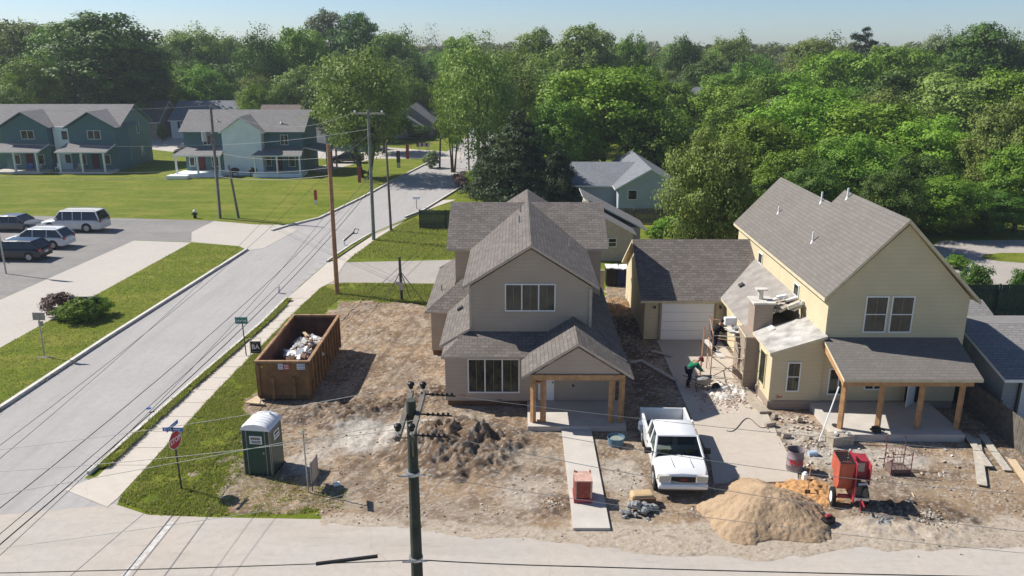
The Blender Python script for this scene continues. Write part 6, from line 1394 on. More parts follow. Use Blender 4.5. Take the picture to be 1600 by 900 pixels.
# debris heap in the dumpster: separate pieces
def pile(name, label, cat, c, items, mats, loc):
    t = thing(name, label, cat, loc); mb = MB()
    for it in items: mb.obox(*it[:5], mi=it[5])
    mb.build('rubbish', mats, t)['kind'] = 'stuff'; return t
it = []
for k in range(320):
    a, r = random.uniform(0, 6.28), abs(random.gauss(0, .55)); x, y = -10.85+r*math.cos(a)*.9, 39.0+r*math.sin(a)*2.6
    if not (x0+.2 < x < x1-.15 and y0+.3 < y < y1-.9): continue
    z = .62+1.05*math.exp(-((x+10.5)**2*.35+(y-39.3)**2*.10))*random.uniform(.6, 1.05); s = random.uniform(.1, .5)
    it.append(((x, y, z), (s, s*random.uniform(.3, 1), s*random.uniform(.05, .4)), random.uniform(0, 3), random.uniform(-.8, .8), random.uniform(-.6, .6), random.randrange(6)))
pile('debris_heap', 'heap of white, brown and blue rubbish inside the dumpster', 'debris', None, it, [M['signwhite'], M['dust'], M['palegrey'], M['signwhite'], M['rust'], M['greyplank']], (-10.8, 39, .35))
t = thing('white_bucket', 'white round bucket lid lying on the rubbish in the dumpster', 'bucket', (-10.7, 38, 1.4)); mb = MB(); mb.tube([(-10.75, 38.2, 1.35), (-10.68, 38.1, 1.52)], [.3, .32], 14); mb.build('lid', M['signwhite'], t)
t = thing('blue_tarp', 'crumpled blue cloth in the dumpster by its left wall', 'cloth', (-11.5, 39.5, 1)); mb = MB(); mb.ball((-11.45, 39.6, 1.05), .35, 9, 6, 0, (1, 1.3, .5), .3); mb.build('cloth', M['signblue'], t)
t = thing('board', 'long pale board sticking up out of the dumpster', 'board', (-10.6, 40, 1.5)); mb = MB(); mb.obox((-10.75, 40.0, 1.55), (.16, 1.7, .04), .6, .18); mb.build('board', M['plank'], t)
t = thing('wood_block', 'tan plywood scrap on the ground at the dumpster corner', 'board', (-12.2, 34.9, 0)); mb = MB(); mb.prism([(-12.75, 35.2, .12), (-11.75, 35.0, .12), (-12.3, 35.75, .22)], (0, 0, .06)); mb.build('board', M['plank'], t)

# ================================================================ portable toilet
pt = thing('portable_toilet', 'dark green portable toilet with a white domed roof on the corner grass', 'portable toilet', (0, 0, 0))
w_, d_2, hz_ = .57, .58, 2.02
mb = MB(); mb.box(-w_, w_, -d_2, d_2, .02, hz_); mb.build('cabin', M['portagreen'], pt, bevel=.02)
sec = lambda y, k: [(-w_-.04, y, hz_-.02), (-w_*.92, y, hz_+.13*k), (-w_*.6, y, hz_+.24*k), (0, y, hz_+.30*k), (w_*.6, y, hz_+.24*k), (w_*.92, y, hz_+.13*k), (w_+.04, y, hz_-.02)]
mb = MB(); loft(mb, [sec(-d_2-.05, .85), sec(-d_2+.12, 1), sec(d_2-.12, 1), sec(d_2+.05, .85)]); o = mb.build('roof', M['portaroof'], pt, fix=True); smooth_by_angle(o, 35)
for k in range(5):
    y = -d_2+.18+k*.2; mb = MB(); mb.tube([(p[0], y, p[2]+.004) for p in sec(y, 1)], .014, 4, cap=False); mb.build('roof_ridge', M['portaroof'], o)
mb = MB(); mb.box(-.36, .36, -d_2-.025, -d_2-.002, .12, 1.86); dr = mb.build('door', M['portagreen'], pt, bevel=.01)
mb = MB()
for x in (-.55, -.38, .38, .55): mb.box(x-.012, x+.012, -d_2-.03, -d_2-.001, .04, hz_-.04)
mb.box(w_+.001, w_+.02, -d_2+.03, -d_2+.055, .04, hz_-.04); mb.box(w_+.001, w_+.02, -d_2+.1, d_2-.06, 1.88, 1.91); mb.build('pale_edge_trim', M['signback'], pt)
mb = MB(); mb.box(-.24, .26, -d_2-.034, -d_2-.024, 1.42, 1.76); s_ = mb.build('sign', M['signwhite'], dr)
mb = MB()
for (a, b, z0_, z1_) in ((-.19, .2, 1.6, 1.71),): 
    for k in range(5): mb.box(a+k*.08, a+k*.08+.055, -d_2-.040, -d_2-.034, z0_, z1_)
mb.box(-.2, .22, -d_2-.04, -d_2-.034, 1.53, 1.56); mb.box(-.16, .2, -d_2-.04, -d_2-.034, 1.46, 1.50); mb.build('sign_print', M['black'], s_)
mb = MB(); mb.box(w_+.002, w_+.012, -.2, .3, 1.4, 1.76); s_ = mb.build('sign', M['signwhite'], pt)
mb = MB(); mb.box(w_+.012, w_+.016, -.14, .24, 1.6, 1.7); mb.box(w_+.012, w_+.016, -.14, .24, 1.48, 1.53); mb.build('sign_print', M['black'], s_)
mb = MB(); mb.box(.26, .32, -d_2-.045, -d_2-.02, .98, 1.08); mb.build('latch', M['metal'], dr)
mb = MB(); mb.box(-w_-.03, w_+.03, -d_2-.03, d_2+.03, 0, .06); mb.build('skid_base', M['black'], pt)
mb = MB(); mb.tube([(.25, .35, hz_+.2), (.25, .35, hz_+.38)], .05, 8); mb.build('vent_stub', M['portaroof'], pt)
pt.location = (-10.05, 29.3, 0); pt.rotation_euler = (0, 0, R(-7)); pt.scale = (1, 1, .98)

# ================================================================ sand pile and small building-site things
def heap(name, label, cat, cx, cy, rx, ry, h, mat, seed=1, pw=1.25, rot=0, n=80, rough=.05, skew=(0, 0)):
    rs = np.random.RandomState(seed); u = np.linspace(-1.25, 1.25, n); X, Y = np.meshgrid(u, u); r = np.hypot(X-skew[0]*(1-np.hypot(X, Y)).clip(0), Y-skew[1]*(1-np.hypot(X, Y)).clip(0))
    ang = np.arctan2(Y, X); rad = 1+.10*np.sin(ang*3+seed)+.07*np.sin(ang*5+2*seed)+(fbm(X+seed, Y+seed, 2.2, 4)-.5)*.25
    z = h*np.clip(1-(r/rad), -.15, 1); z = np.where(z > 0, h*(z/h)**(1/pw)*1.0, z); z = z*(1-.10*np.exp(-(r*3.2)**2))
    z = z+(fbm(X*3+seed, Y*3, 2.5, 5, .6)-.5)*rough*2*h*(z > 0)+(fbm(X*rx*4+seed, Y*ry*4, 2.2, 3, .7)-.5)*.11*(.4+.6*sstep(-.3, .4, X-Y*.6))*(z > 0)
    ridge = np.sin(ang*26+fbm(X, Y, 3, 3)*16)*.012*np.clip(r*1.3, 0, 1)*(z > 0); z = z+ridge
    c, s = math.cos(rot), math.sin(rot); px = cx+(X*rx*c-Y*ry*s); py = cy+(X*rx*s+Y*ry*c); z = np.where(z <= 0, -.06, z+.01)
    V = np.stack([px.ravel()-cx, py.ravel()-cy, z.ravel()], 1); idx = np.arange(n*n).reshape(n, n)
    q = np.stack([idx[:-1, :-1], idx[:-1, 1:], idx[1:, 1:], idx[1:, :-1]], -1); zz = z; keep = (np.maximum.reduce([zz[:-1, :-1], zz[:-1, 1:], zz[1:, 1:], zz[1:, :-1]]) > -.05); q = q[keep]
    me = bpy.data.meshes.new(name); me.from_pydata(V.tolist(), [], q.tolist()); me.materials.append(mat); me.polygons.foreach_set('use_smooth', [True]*len(q)); me.update()
    o = bpy.data.objects.new(name, me); COL.objects.link(o); o.location = (cx, cy, 0); tag(o, label, cat); return o
m, n, b = newmat('sand', .97, .08); p = geo(n); f = noise(n, p, 1.3, 5, .6); c = mix(n, f, (.50, .365, .24), (.40, .285, .18)); c = mix(n, mixf(n, noise(n, p, 18, 4, .7, .5, .7), .55), c, (.29, .195, .12)); n.links.new(c, b.inputs['Base Color']); bump(n, b, noise(n, p, 14, 5, .75, 0, 1), .9, .07); M['sand'] = m
heap('sand_pile', 'large cone of tan sand in front of the driveway beside the pickup', 'sand pile', 8.95, 26.15, 2.25, 2.1, 1.2, M['sand'], 3, 1.15, n=130)
heap('sand_spill', 'low spill of orange sand between the cone and the mortar mixer', 'sand pile', 10.9, 27.5, 1.35, 1.1, .22, simple('orange_sand', (.45, .255, .115), .97, .1, 0, .25, 4, .6), 5, rough=.5)
heap('mortar_heap', 'small grey heap of spoiled mortar right of the mixer', 'rubble', 12.9, 25.6, .75, .5, .25, M['stone'], 7, n=40, rough=.7)
heap('crumb_heap', 'low heap of broken bricks under the scaffold', 'rubble', 10.2, 36.7, 1.25, 1.2, .34, M['dust'], 9, n=50, rough=.7)
# rocks by the pickup: one object each for the larger ones
for k in range(26):
    a, r = random.uniform(0, 6.28), abs(random.gauss(0, .42)); x, y = 4.35+r*math.cos(a)*1.1, 26.15+r*math.sin(a)*.7; s = random.uniform(.08, .2); mb = MB()
    mb.ball((x, y, s*.55+max(0, .25-r*.4)), s, 7, 5, 0, (1, random.uniform(.6, 1), .75), .25); o = mb.build('rock', M['stone']); tag(o, 'one of the grey stones heaped in front of the pickup', 'rock', 'grey stones heaped in front of the pickup')
t = thing('brown_sack', 'tan-topped brown sack lying behind the grey stones beside the pickup', 'sack', (4.5, 26.8, 0)); mb = MB(); mb.obox((4.62, 26.75, .3), (.85, .5, .4), .1); mb.build('sack', simple('sack', (.50, .36, .2), .9), t, bevel=.1)
mb = MB(); mb.obox((4.7, 26.5, .22), (.8, .1, .34), .1); mb.build('sack_front', M['rust'], t)
# brick stack on walk
bk = thing('brick_stack', 'strapped stack of dark red bricks standing on the concrete walk', 'brick stack', (2.4, 26.9, .13)); bx0, bx1, by0, by1 = 2.13, 2.78, 26.6, 27.35
mb = MB(); mb.box(bx0, bx1, by0, by1, .32, .98); mb.build('bricks', M['redbrick'], bk)
mb = MB(); mb.box(bx0-.02, bx1+.02, by0-.03, by1+.02, .14, .3); mb.build('base', M['red'], bk)
mb = MB(); mb.box(bx0+.0, bx1, by0, by1, .982, 1.02); mb.build('top_board', M['pinkboard'], bk)
mb = MB()
for x in (bx0+.04, bx1-.04): mb.box(x-.03, x+.03, by0-.015, by0-.001, .3, 1.03); mb.box(x-.03, x+.03, by1-.1, by1+.01, 1.02, 1.1)
mb.build('strap', M['pinkboard'], bk)
# rope coil / blue tub by slab
t = thing('washtub', 'blue-grey round tub in the shade at the porch slab corner', 'tub', (4.2, 31.3, 0)); cx_, cy_ = P(962, 697)
mb = MB(); mb.tube([(cx_, cy_, .02), (cx_, cy_, .42)], [.30, .36], 18, cap=False); mb.tube([(cx_, cy_, .40), (cx_, cy_, .45)], [.37, .37], 18, cap=False); mb.build('tub_wall', simple('tub_blue', (.10, .19, .26), .7), t)
mb = MB(); mb.tube([(cx_, cy_, .3), (cx_, cy_, .34)], .33, 18); mb.build('contents', simple('tub_mix', (.22, .26, .24), .9, var=.3), t)
# drum
dx, dy = 11.05, 29.25; t = thing('steel_drum', 'open grey steel drum with faded red letters at the driveway edge', 'drum', (dx, dy, 0))
mb = MB(); mb.tube([(dx, dy, .0), (dx, dy, .3), (dx, dy, .31), (dx, dy, .33), (dx, dy, .6), (dx, dy, .61), (dx, dy, .63), (dx, dy, .92)], [.32, .32, .335, .32, .32, .335, .32, .32], 24, cap=False); mb.tube([(dx, dy, .9), (dx, dy, .94)], .335, 24, cap=False); dr_ = mb.build('drum_wall', simple('drum_paint', (.26, .22, .24), .6, .4, .2, .3), t); dr_.data.polygons.foreach_set('use_smooth', [True]*len(dr_.data.polygons))
mb = MB(); mb.tube([(dx, dy, .6), (dx, dy, .66)], .315, 20); mb.build('water', simple('dirty_water', (.10, .16, .18), .1, .6), t)
tx_ = text_mesh('WA', .34, M['signred'], dr_, chain_loc(dr_), (R(90), 0, 0), 'painted_letters', .002, .012)
for vtx in tx_.data.vertices:
    a = vtx.co.x/.335; rr_ = .338-vtx.co.y*.0-(0 if vtx.co.y < 0 else 0); vtx.co = Vector((math.sin(a-.15)*(rr_-vtx.co.y), -math.cos(a-.15)*(rr_-vtx.co.y), .47+vtx.co.z))
t2_ = thing('white_jug', 'white plastic jug at the foot of the steel drum', 'jug', (11.1, 28.6, 0)); jx, jy = P(1257, 751)
mb = MB(); mb.tube([(jx, jy, 0), (jx, jy, .3), (jx, jy, .38)], [.12, .12, .05], 10); mb.build('jug', M['signwhite'], t2_)
sx2, sy2 = P(1261, 776); t = thing('shovel', 'shovel stuck upright in the orange sand', 'shovel', (sx2, sy2, 0)); mb = MB(); mb.tube([(sx2, sy2, .2), (sx2+.02, sy2, 1.3)], .02, 5); mb.build('handle', M['wood'], t); mb = MB(); mb.obox((sx2, sy2, .14), (.2, .02, .3)); mb.build('blade', M['darkmetal'], t)
t = thing('blue_bucket', 'pale blue bucket lying on its side beside the drum', 'bucket', (11.9, 29.7, 0)); ax, ay = P(1272, 714); mb = MB(); mb.tube([(ax-.25, ay, .14), (ax+.1, ay+.05, .15)], [.11, .14], 12); mb.build('bucket', simple('pale_blue', (.4, .5, .6), .5), t)
# mortar mixer
mx_ = thing('mortar_mixer', 'red towable mortar mixer with grated hopper and engine in front of the yellow house', 'mixer', (0, 0, 0))
mb = MB(); mb.tube([(-.62, .15, .95), (.05, .15, .95)], .42, 16); o = mb.build('drum', M['orange'], mx_)
mb = MB(); mb.prism([(-.66, -.3, 1.0), (.02, -.3, 1.0), (.02, -.42, 1.5), (-.7, -.42, 1.5)], (0, .04, 0)); mb.prism([(-.66, .5, 1.0), (.02, .5, 1.0), (.02, .62, 1.5), (-.7, .62, 1.5)], (0, .04, 0)); mb.box(-.7, -.66, -.42, .66, 1.0, 1.5); mb.build('hopper', M['orange'], mx_)
mb = MB()
for k in range(7): mb.box(-.68+k*.11, -.655+k*.11, -.42, .64, 1.5, 1.525)
for k in range(7): mb.box(-.7, .02, -.40+k*.165, -.375+k*.165, 1.525, 1.545)
mb.build('grate', M['darkmetal'], mx_)
mb = MB(); mb.box(.06, .12, -.55, .6, .35, 1.55); mb.box(.12, .82, -.1, .55, .9, 1.5); mb.box(.78, .84, -.4, .6, .85, 1.5); mb.box(.12, .8, .5, .56, .85, 1.5); mb.build('engine_cowl', M['red'], mx_, bevel=.02)
mb = MB(); mb.prism([(.06, -.55, .35), (.06, -.62, .8), (.06, -.2, 1.68), (.06, .6, 1.55), (.06, .55, .35)], (.07, 0, 0)); mb.build('side_plate', M['red'], mx_)
mb = MB(); mb.box(.2, .6, -.12, -.101, 1.18, 1.44); mb.build('label_plate', M['signback'], mx_)
mb = MB(); mb.box(.16, .74, -.5, -.1, .55, .85); mb.tube([(.3, -.3, .85), (.3, -.3, 1.0)], .12, 10); mb.tube([(.6, -.52, .7), (.6, -.6, .7)], .15, 12); mb.build('engine', M['darkmetal'], mx_)
mb = MB(); mb.box(.1, .8, -.62, -.12, .46, .54); mb.build('engine_tray', M['tin'], mx_); mb = MB(); mb.tube([(.25, -.45, .9), (.65, -.45, .92)], .05, 6); mb.build('exhaust', M['tin'], mx_)
mb = MB(); mb.box(-.5, .75, -.1, .0, .3, .4); mb.tube([(.4, -.5, .45), (.45, -.75, .05)], .04, 6); mb.tube([(.45, -.3, .5), (.45, -1.0, .42)], .04, 6); mb.tube([(-.75, .0, .3), (.9, .0, .3)], .03, 6); mb.build('chassis', M['red'], mx_)
for s in (-.72, .88):
    mb = MB(); mb.tube([(s-.08, 0, .3), (s+.08, 0, .3)], .3, 18); o = mb.build('wheel', M['rubber'], mx_); mb = MB(); mb.tube([(s-.09 if s < 0 else s+.06, 0, .3), (s-.06 if s < 0 else s+.09, 0, .3)], .17, 12); mb.build('rim', M['signwhite'], o)
mx_.location = (12.1, 26.6, .02); mx_.rotation_euler = (0, 0, R(-6)); mx_.scale = (.72, .92, 1.28)
# red/black generator bag, shovel, etc.
x, y = P(1292, 822); t = thing('red_tool_bag', 'small red and black engine lying in the dirt left of the mixer', 'machine', (x, y, 0)); mb = MB(); mb.obox((x+.05, y+.1, .16), (.5, .3, .24), .6); mb.build('casing', M['black'], t, bevel=.04); mb = MB(); mb.obox((x+.08, y+.15, .32), (.4, .12, .1), .7, 0, .3); mb.build('cover', M['red'], t, bevel=.03)
x, y = P(1378, 800); t = thing('bucket', 'black bucket with a yellow edge in the shade of the mixer', 'bucket', (x, y, 0)); mb = MB(); mb.tube([(x, y, .18), (x+.35, y, .18)], [.16, .19], 14); mb.build('bucket', M['black'], t); mb = MB(); mb.tube([(x-.03, y, .18), (x+.01, y, .18)], .155, 14); mb.build('lid', M['yellowtag'], t)
x, y = P(1415, 790); t = thing('bucket', 'black and white bucket tipped over right of the mixer', 'bucket', (x, y, 0)); mb = MB(); mb.tube([(x, y, .15), (x+.15, y-.28, .16)], [.13, .17], 12); mb.build('bucket', M['darkmetal'], t)
(xa, ya), (xb, yb) = P(1424, 776), P(1448, 820); t = thing('long_shovel', 'long-handled shovel lying on the dirt at the right', 'shovel', (xb, yb, 0)); mb = MB(); mb.tube([(xa, ya, .16), (xb, yb, .1)], .022, 5); mb.build('handle', M['plank'], t); mb = MB(); mb.obox((xb+.05, yb-.1, .1), (.26, .3, .04), .5); mb.build('blade', M['metal'], t)
for k in range(34):
    pass
# pallet / cage trolley
cx0, cy0 = P(1406, 744); t = thing('brick_trolley', 'dark red wire-cage trolley standing in front of the porch', 'trolley', (cx0, cy0, 0)); mb = MB()
X0, X1, Y0_, Y1_ = cx0-.38, cx0+.38, cy0-.02, cy0+.62
for (x, y) in ((X0, Y0_), (X1, Y0_), (X0, Y1_), (X1, Y1_)): mb.tube([(x, y, 0), (x, y, 1.05)], .02, 5)
for z in (.1, .5, .95):
    mb.tube([(X0, Y0_, z), (X1, Y0_, z), (X1, Y1_, z), (X0, Y1_, z), (X0, Y0_, z)], .013, 4)
for k in range(1, 6):
    x = X0+(X1-X0)*k/6; mb.tube([(x, Y0_, .1), (x, Y0_, .5)], .008, 4); mb.tube([(x, Y1_, .1), (x, Y1_, .95)], .008, 4)
mb.tube([(X0, Y1_, 1.0), (X0, Y1_+.1, 1.35), (X0+.1, Y1_+.12, 1.4)], .02, 5); mb.tube([(X1, Y1_, 1.0), (X1, Y1_+.1, 1.35), (X1-.1, Y1_+.12, 1.4)], .02, 5)
mb.build('cage', simple('maroon_metal', (.13, .03, .04), .5, .5), t); mb = MB(); mb.box(X0+.03, X1-.03, Y0_+.03, Y1_-.03, .08, .28); mb.build('load', simple('brown_bag', (.16, .12, .10), .9), t)
# planks right
for i, (a, b_, w_, m_, lb) in enumerate([((1524, 690), (1534, 762), .34, 'greyplank', 'short pale plank nearest the porch at the right'), ((1533, 684), (1574, 740), .30, 'greyplank', 'long grey plank lying half in shade between the two others'), ((1579, 724), (1612, 770), .30, 'plank', 'new yellow plank cut by the right edge'), ((1508, 684), (1545, 735), .26, 'greyplank', 'shaded plank lying against the porch slab corner')]):
    (xa, ya), (xb, yb) = P(*a), P(*b_); d = Vector((xb-xa, yb-ya)); t = thing('plank', lb, 'plank', (xa, ya, 0)); mb = MB(); mb.obox(((xa+xb)/2, (ya+yb)/2, .13+.02*i), (d.length, w_, .04), math.atan2(d.y, d.x), .03, .01); mb.build('board', M[m_], t)
# block stack and box by slab corner
x, y = P(1318, 700); t = thing('cardboard_box', 'brown box with rubble on top in front of the porch corner', 'box', (x, y, 0)); mb = MB(); mb.obox((x-.1, y+.25, .27), (1.0, .55, .5), .25); mb.build('box', M['block'], t, bevel=.01)
mb = MB()
for k in range(9): mb.obox((x-.1+random.uniform(-.4, .4), y+.25+random.uniform(-.2, .2), .55), (.2, .1, .07), random.uniform(0, 3), random.uniform(-.3, .3), 0, k % 2)
mb.build('brick_bits', [M['dust'], M['stone']], t)
x, y = P(1370, 690); t = thing('hand_tool', 'black power tool on the front edge of the porch slab', 'power tool', (x, y, .35)); mb = MB(); mb.obox((x, 31.95, .48), (.3, .3, .24), .3); mb.tube([(x-.3, 31.9, .5), (x, 31.95, .6), (x+.35, 31.9, .45)], .05, 6); mb.build('body', M['black'], t, bevel=.03)
x, y = P(1293, 660); t = thing('small_bowl', 'small metal bowl on the left end of the porch slab', 'bowl', (13.85, 32.3, .35)); mb = MB(); mb.tube([(13.85, 32.5, .35), (13.85, 32.5, .42)], [.1, .15], 10); mb.build('bowl', M['darkmetal'], t)
t = thing('brace_pole', 'white prop leaning against the first porch post of the yellow house', 'prop', (12.9, 31.4, 0)); a = wpt(1280, 680, 31.5); b_ = wpt(1311, 604, 32.15); mb = MB(); mb.tube([(a[0], 31.5, .05), b_], .03, 6); mb.build('prop', M['signwhite'], t)
# blocks along the driveway edge
for k, (px, py, s, rt) in enumerate([(1203, 668, .5, .3), (1217, 681, .34, 1.2), (1228, 686, .4, .2), (1210, 655, .3, .7), (1248, 660, .26, 0.2), (1262, 690, .3, .9)]):
    x, y = P(px, py); mb = MB(); mb.obox((x, y, .16), (s, .18, .2), rt, 0, .1*k); o = mb.build('concrete_block', M['block'], bevel=.01); tag(o, 'one of the brown blocks scattered along the right edge of the driveway', 'block', 'blocks along the driveway edge')
# boards on the dirt between the houses
for (a, b_, lb) in (((1000, 566), (1055, 598), 'long grey board lying in the shade between the two houses'), ((985, 570), (1003, 567), 'short board end by the porch gable'), ((1018, 552), (1050, 560), 'short grey slat in the shade by the garage drive')):
    (xa, ya), (xb, yb) = P(*a), P(*b_); d = Vector((xb-xa, yb-ya)); mb = MB(); mb.obox(((xa+xb)/2, (ya+yb)/2, .14), (d.length, .22, .05), math.atan2(d.y, d.x), .05); o = mb.build('board', M['greyplank']); tag(o, lb, 'board')
# covered pallets between the houses
t = thing('covered_pallets', 'dark blue and black bins under a white cover between the two houses', 'bins', (7.4, 55.5, 0)); X0, X1 = Q(947, 440, 55)[0], Q(981, 440, 55)[0]
mb = MB(); mb.box(X0, X0+.7, 55, 56, .1, 1.25); mb.build('black_bin', M['black'], t); mb = MB(); mb.box(X0+.78, X1, 55, 56, .1, 1.25); mb.build('blue_bin', simple('deep_blue', (.01, .03, .11), .5), t); mb = MB(); 
for k in range(9): mb.obox((X0+(X1-X0)*(k+.5)/9, 55.5, 1.3+random.uniform(-.03, .05)), ((X1-X0)/9*1.15, 1.15, .05), 0, random.uniform(-.06, .06), random.uniform(-.12, .12))
mb.build('cover', M['signwhite'], t)
t = thing('house_wrap_board', 'pale upright board against the back wall of the taupe house', 'board', (6.2, 54, 0)); mb = MB(); a = Q(940, 455, 52)[0]; mb.box(a-.5, a+.15, 52, 52.1, 0, 2.0); mb.build('board', M['pale'], t)
# pale driveway of the yellow house
mb = MB(); mb.slab([(8.0, 44.1, .08), (11.6, 44.1, .08), (11.9, 37, .08), (11.5, 34.5, .08), (11.1, 29.0, .08), (10.9, 28.3, .08), (7.6, 28.1, .08), (7.9, 30, .08)], .2, 0, 0); o = mb.build('driveway', road_mat('drive_concrete', (.47, .415, .35), (.36, .31, .26), (.52, .465, .40), .15)); o['kind'] = 'structure'
# sloping ramp at the front of the sand, yard debris timber
t = thing('hose', 'thin dark hose curled on the driveway', 'hose', (9.5, 31, .1)); mb = MB(); pts = []
for k in range(40):
    a = k/39; px = 1135+75*a; py = 676-14*math.sin(a*3.1)+6*math.sin(a*11); x, y = P(px, py); pts.append((x, y, .10))
mb.tube(pts, .014, 5); mb.build('hose', M['rubber'], t)
mb = MB(); mb.obox((11.15, 36.0, .14), (.5, 3.4, .12), .12); o = mb.build('timber', M['block']); tag(o, 'long dusty timber lying by the chimney foot', 'timber')

# ================================================================ scaffold
sf = thing('scaffold', 'light steel scaffold frames with a work board beside the chimney', 'scaffold', (10.3, 38, 0))
fx = [(9.5, 37.3), (11.0, 37.0), (9.9, 39.8), (11.1, 39.2)]
mt = simple('scaffold_rust', (.42, .24, .15), .7, .3); my_ = simple('scaffold_cream', (.66, .58, .40), .6, .4)
for i, (x, y) in enumerate(fx):
    mb = MB(); mb.tube([(x, y, .05), (x, y, 3.0)], .024, 6); mb.build('upright', mt if i % 2 == 0 else my_, sf)
def bar(a, b_, m_): mb = MB(); mb.tube([a, b_], .022, 5); mb.build('cross_tube', m_, sf)
for z in (.6, 1.15, 1.7, 2.25, 2.8): bar((*fx[0], z), (*fx[1], z), my_)
for z in (.9, 1.8, 2.8): bar((*fx[2], z), (*fx[3], z), mt); bar((*fx[0], z), (*fx[2], z), mt); bar((*fx[1], z), (*fx[3], z), my_)
bar((*fx[0], .6), (*fx[1], 1.7), mt); bar((*fx[1], .6), (*fx[0], 1.7), mt)
mb = MB(); mb.obox((9.9, 38.6, 1.62), (.3, 2.6, .045), .12); mb.build('work_board', M['dust'], sf)
for dx in (-.35, .35):
    mb = MB(); mb.tube([(9.3+dx*.2, 38.6+dx, .05), (9.38+dx*.2, 38.6+dx, 2.7)], .03, 5); mb.build('ladder_rail', mt, sf)
t = thing('mortar_board', 'square white mortar board with tools at the worker\'s hands', 'mortar board', (10.9, 38.6, 2.6)); mb = MB(); mb.obox((10.95, 38.6, 2.62), (1.0, .9, .04), .2); mb.build('board', M['dust'], t)
mb = MB(); mb.obox((10.95, 38.6, 2.70), (.34, .3, .12), .3); mb.build('mortar_lump', M['stone'], t); mb = MB(); mb.obox((10.8, 39.3, 2.85), (.6, .3, .4), .1); mb.build('white_tub', M['portaroof'], t, bevel=.03)
t = thing('roof_clutter', 'white dusty blocks and boards left on the low roof beside the chimney', 'building material', (12.9, 38.4, 3.3))
for k in range(26):
    x = 12.75+random.uniform(-.25, 1.0); y = random.uniform(37.9, 39.4); mb = MB()
    mb.obox((x, y, 3.25+(x-12.4)*.5+random.uniform(.05, .45)), (random.uniform(.2, .7), random.uniform(.12, .3), random.uniform(.05, .22)), random.uniform(-.6, .6), 0, -.3)
    mb.build('dusty_block', M[('dust', 'block', 'portaroof')[k % 3]], t)
# wheelbarrow
wb_ = thing('wheelbarrow', 'dusty wheelbarrow in front of the bending worker', 'wheelbarrow', (0, 0, 0))
mb = MB(); A = [(-.4, -.3, .62), (.45, -.32, .68), (.45, .32, .68), (-.4, .3, .62)]; B = [(-.2, -.18, .34), (.2, -.18, .32), (.2, .18, .32), (-.2, .18, .34)]
mb.add(A+B, [(0, 1, 5, 4), (1, 2, 6, 5), (2, 3, 7, 6), (3, 0, 4, 7), (4, 5, 6, 7)]); mb.add([(a*.97, b*.95, c+.004) for a, b, c in A+B], [(4, 5, 1, 0), (5, 6, 2, 1), (6, 7, 3, 2), (7, 4, 0, 3), (7, 6, 5, 4)]); mb.build('tray', M['block'], wb_)
mb = MB(); mb.tube([(-.95, -.28, .62), (-.1, -.2, .33), (.62, -.06, .2)], .022, 5); mb.tube([(-.95, .28, .62), (-.1, .2, .33), (.62, .06, .2)], .022, 5); mb.tube([(-.3, -.22, .4), (-.35, -.24, 0)], .018, 5); mb.tube([(-.3, .22, .4), (-.35, .24, 0)], .018, 5); mb.build('frame', M['darkmetal'], wb_)
mb = MB(); mb.tube([(.62, -.05, .2), (.62, .05, .2)], .2, 14); mb.build('wheel', M['rubber'], wb_); mb = MB(); mb.ball((0, 0, .56), .3, 9, 5, 0, (1.1, .8, .35), .2); mb.build('mortar', M['stone'], wb_)
wx, wy = P(1098, 612); wb_.location = (wx, wy, .09); wb_.rotation_euler = (0, 0, R(-5))

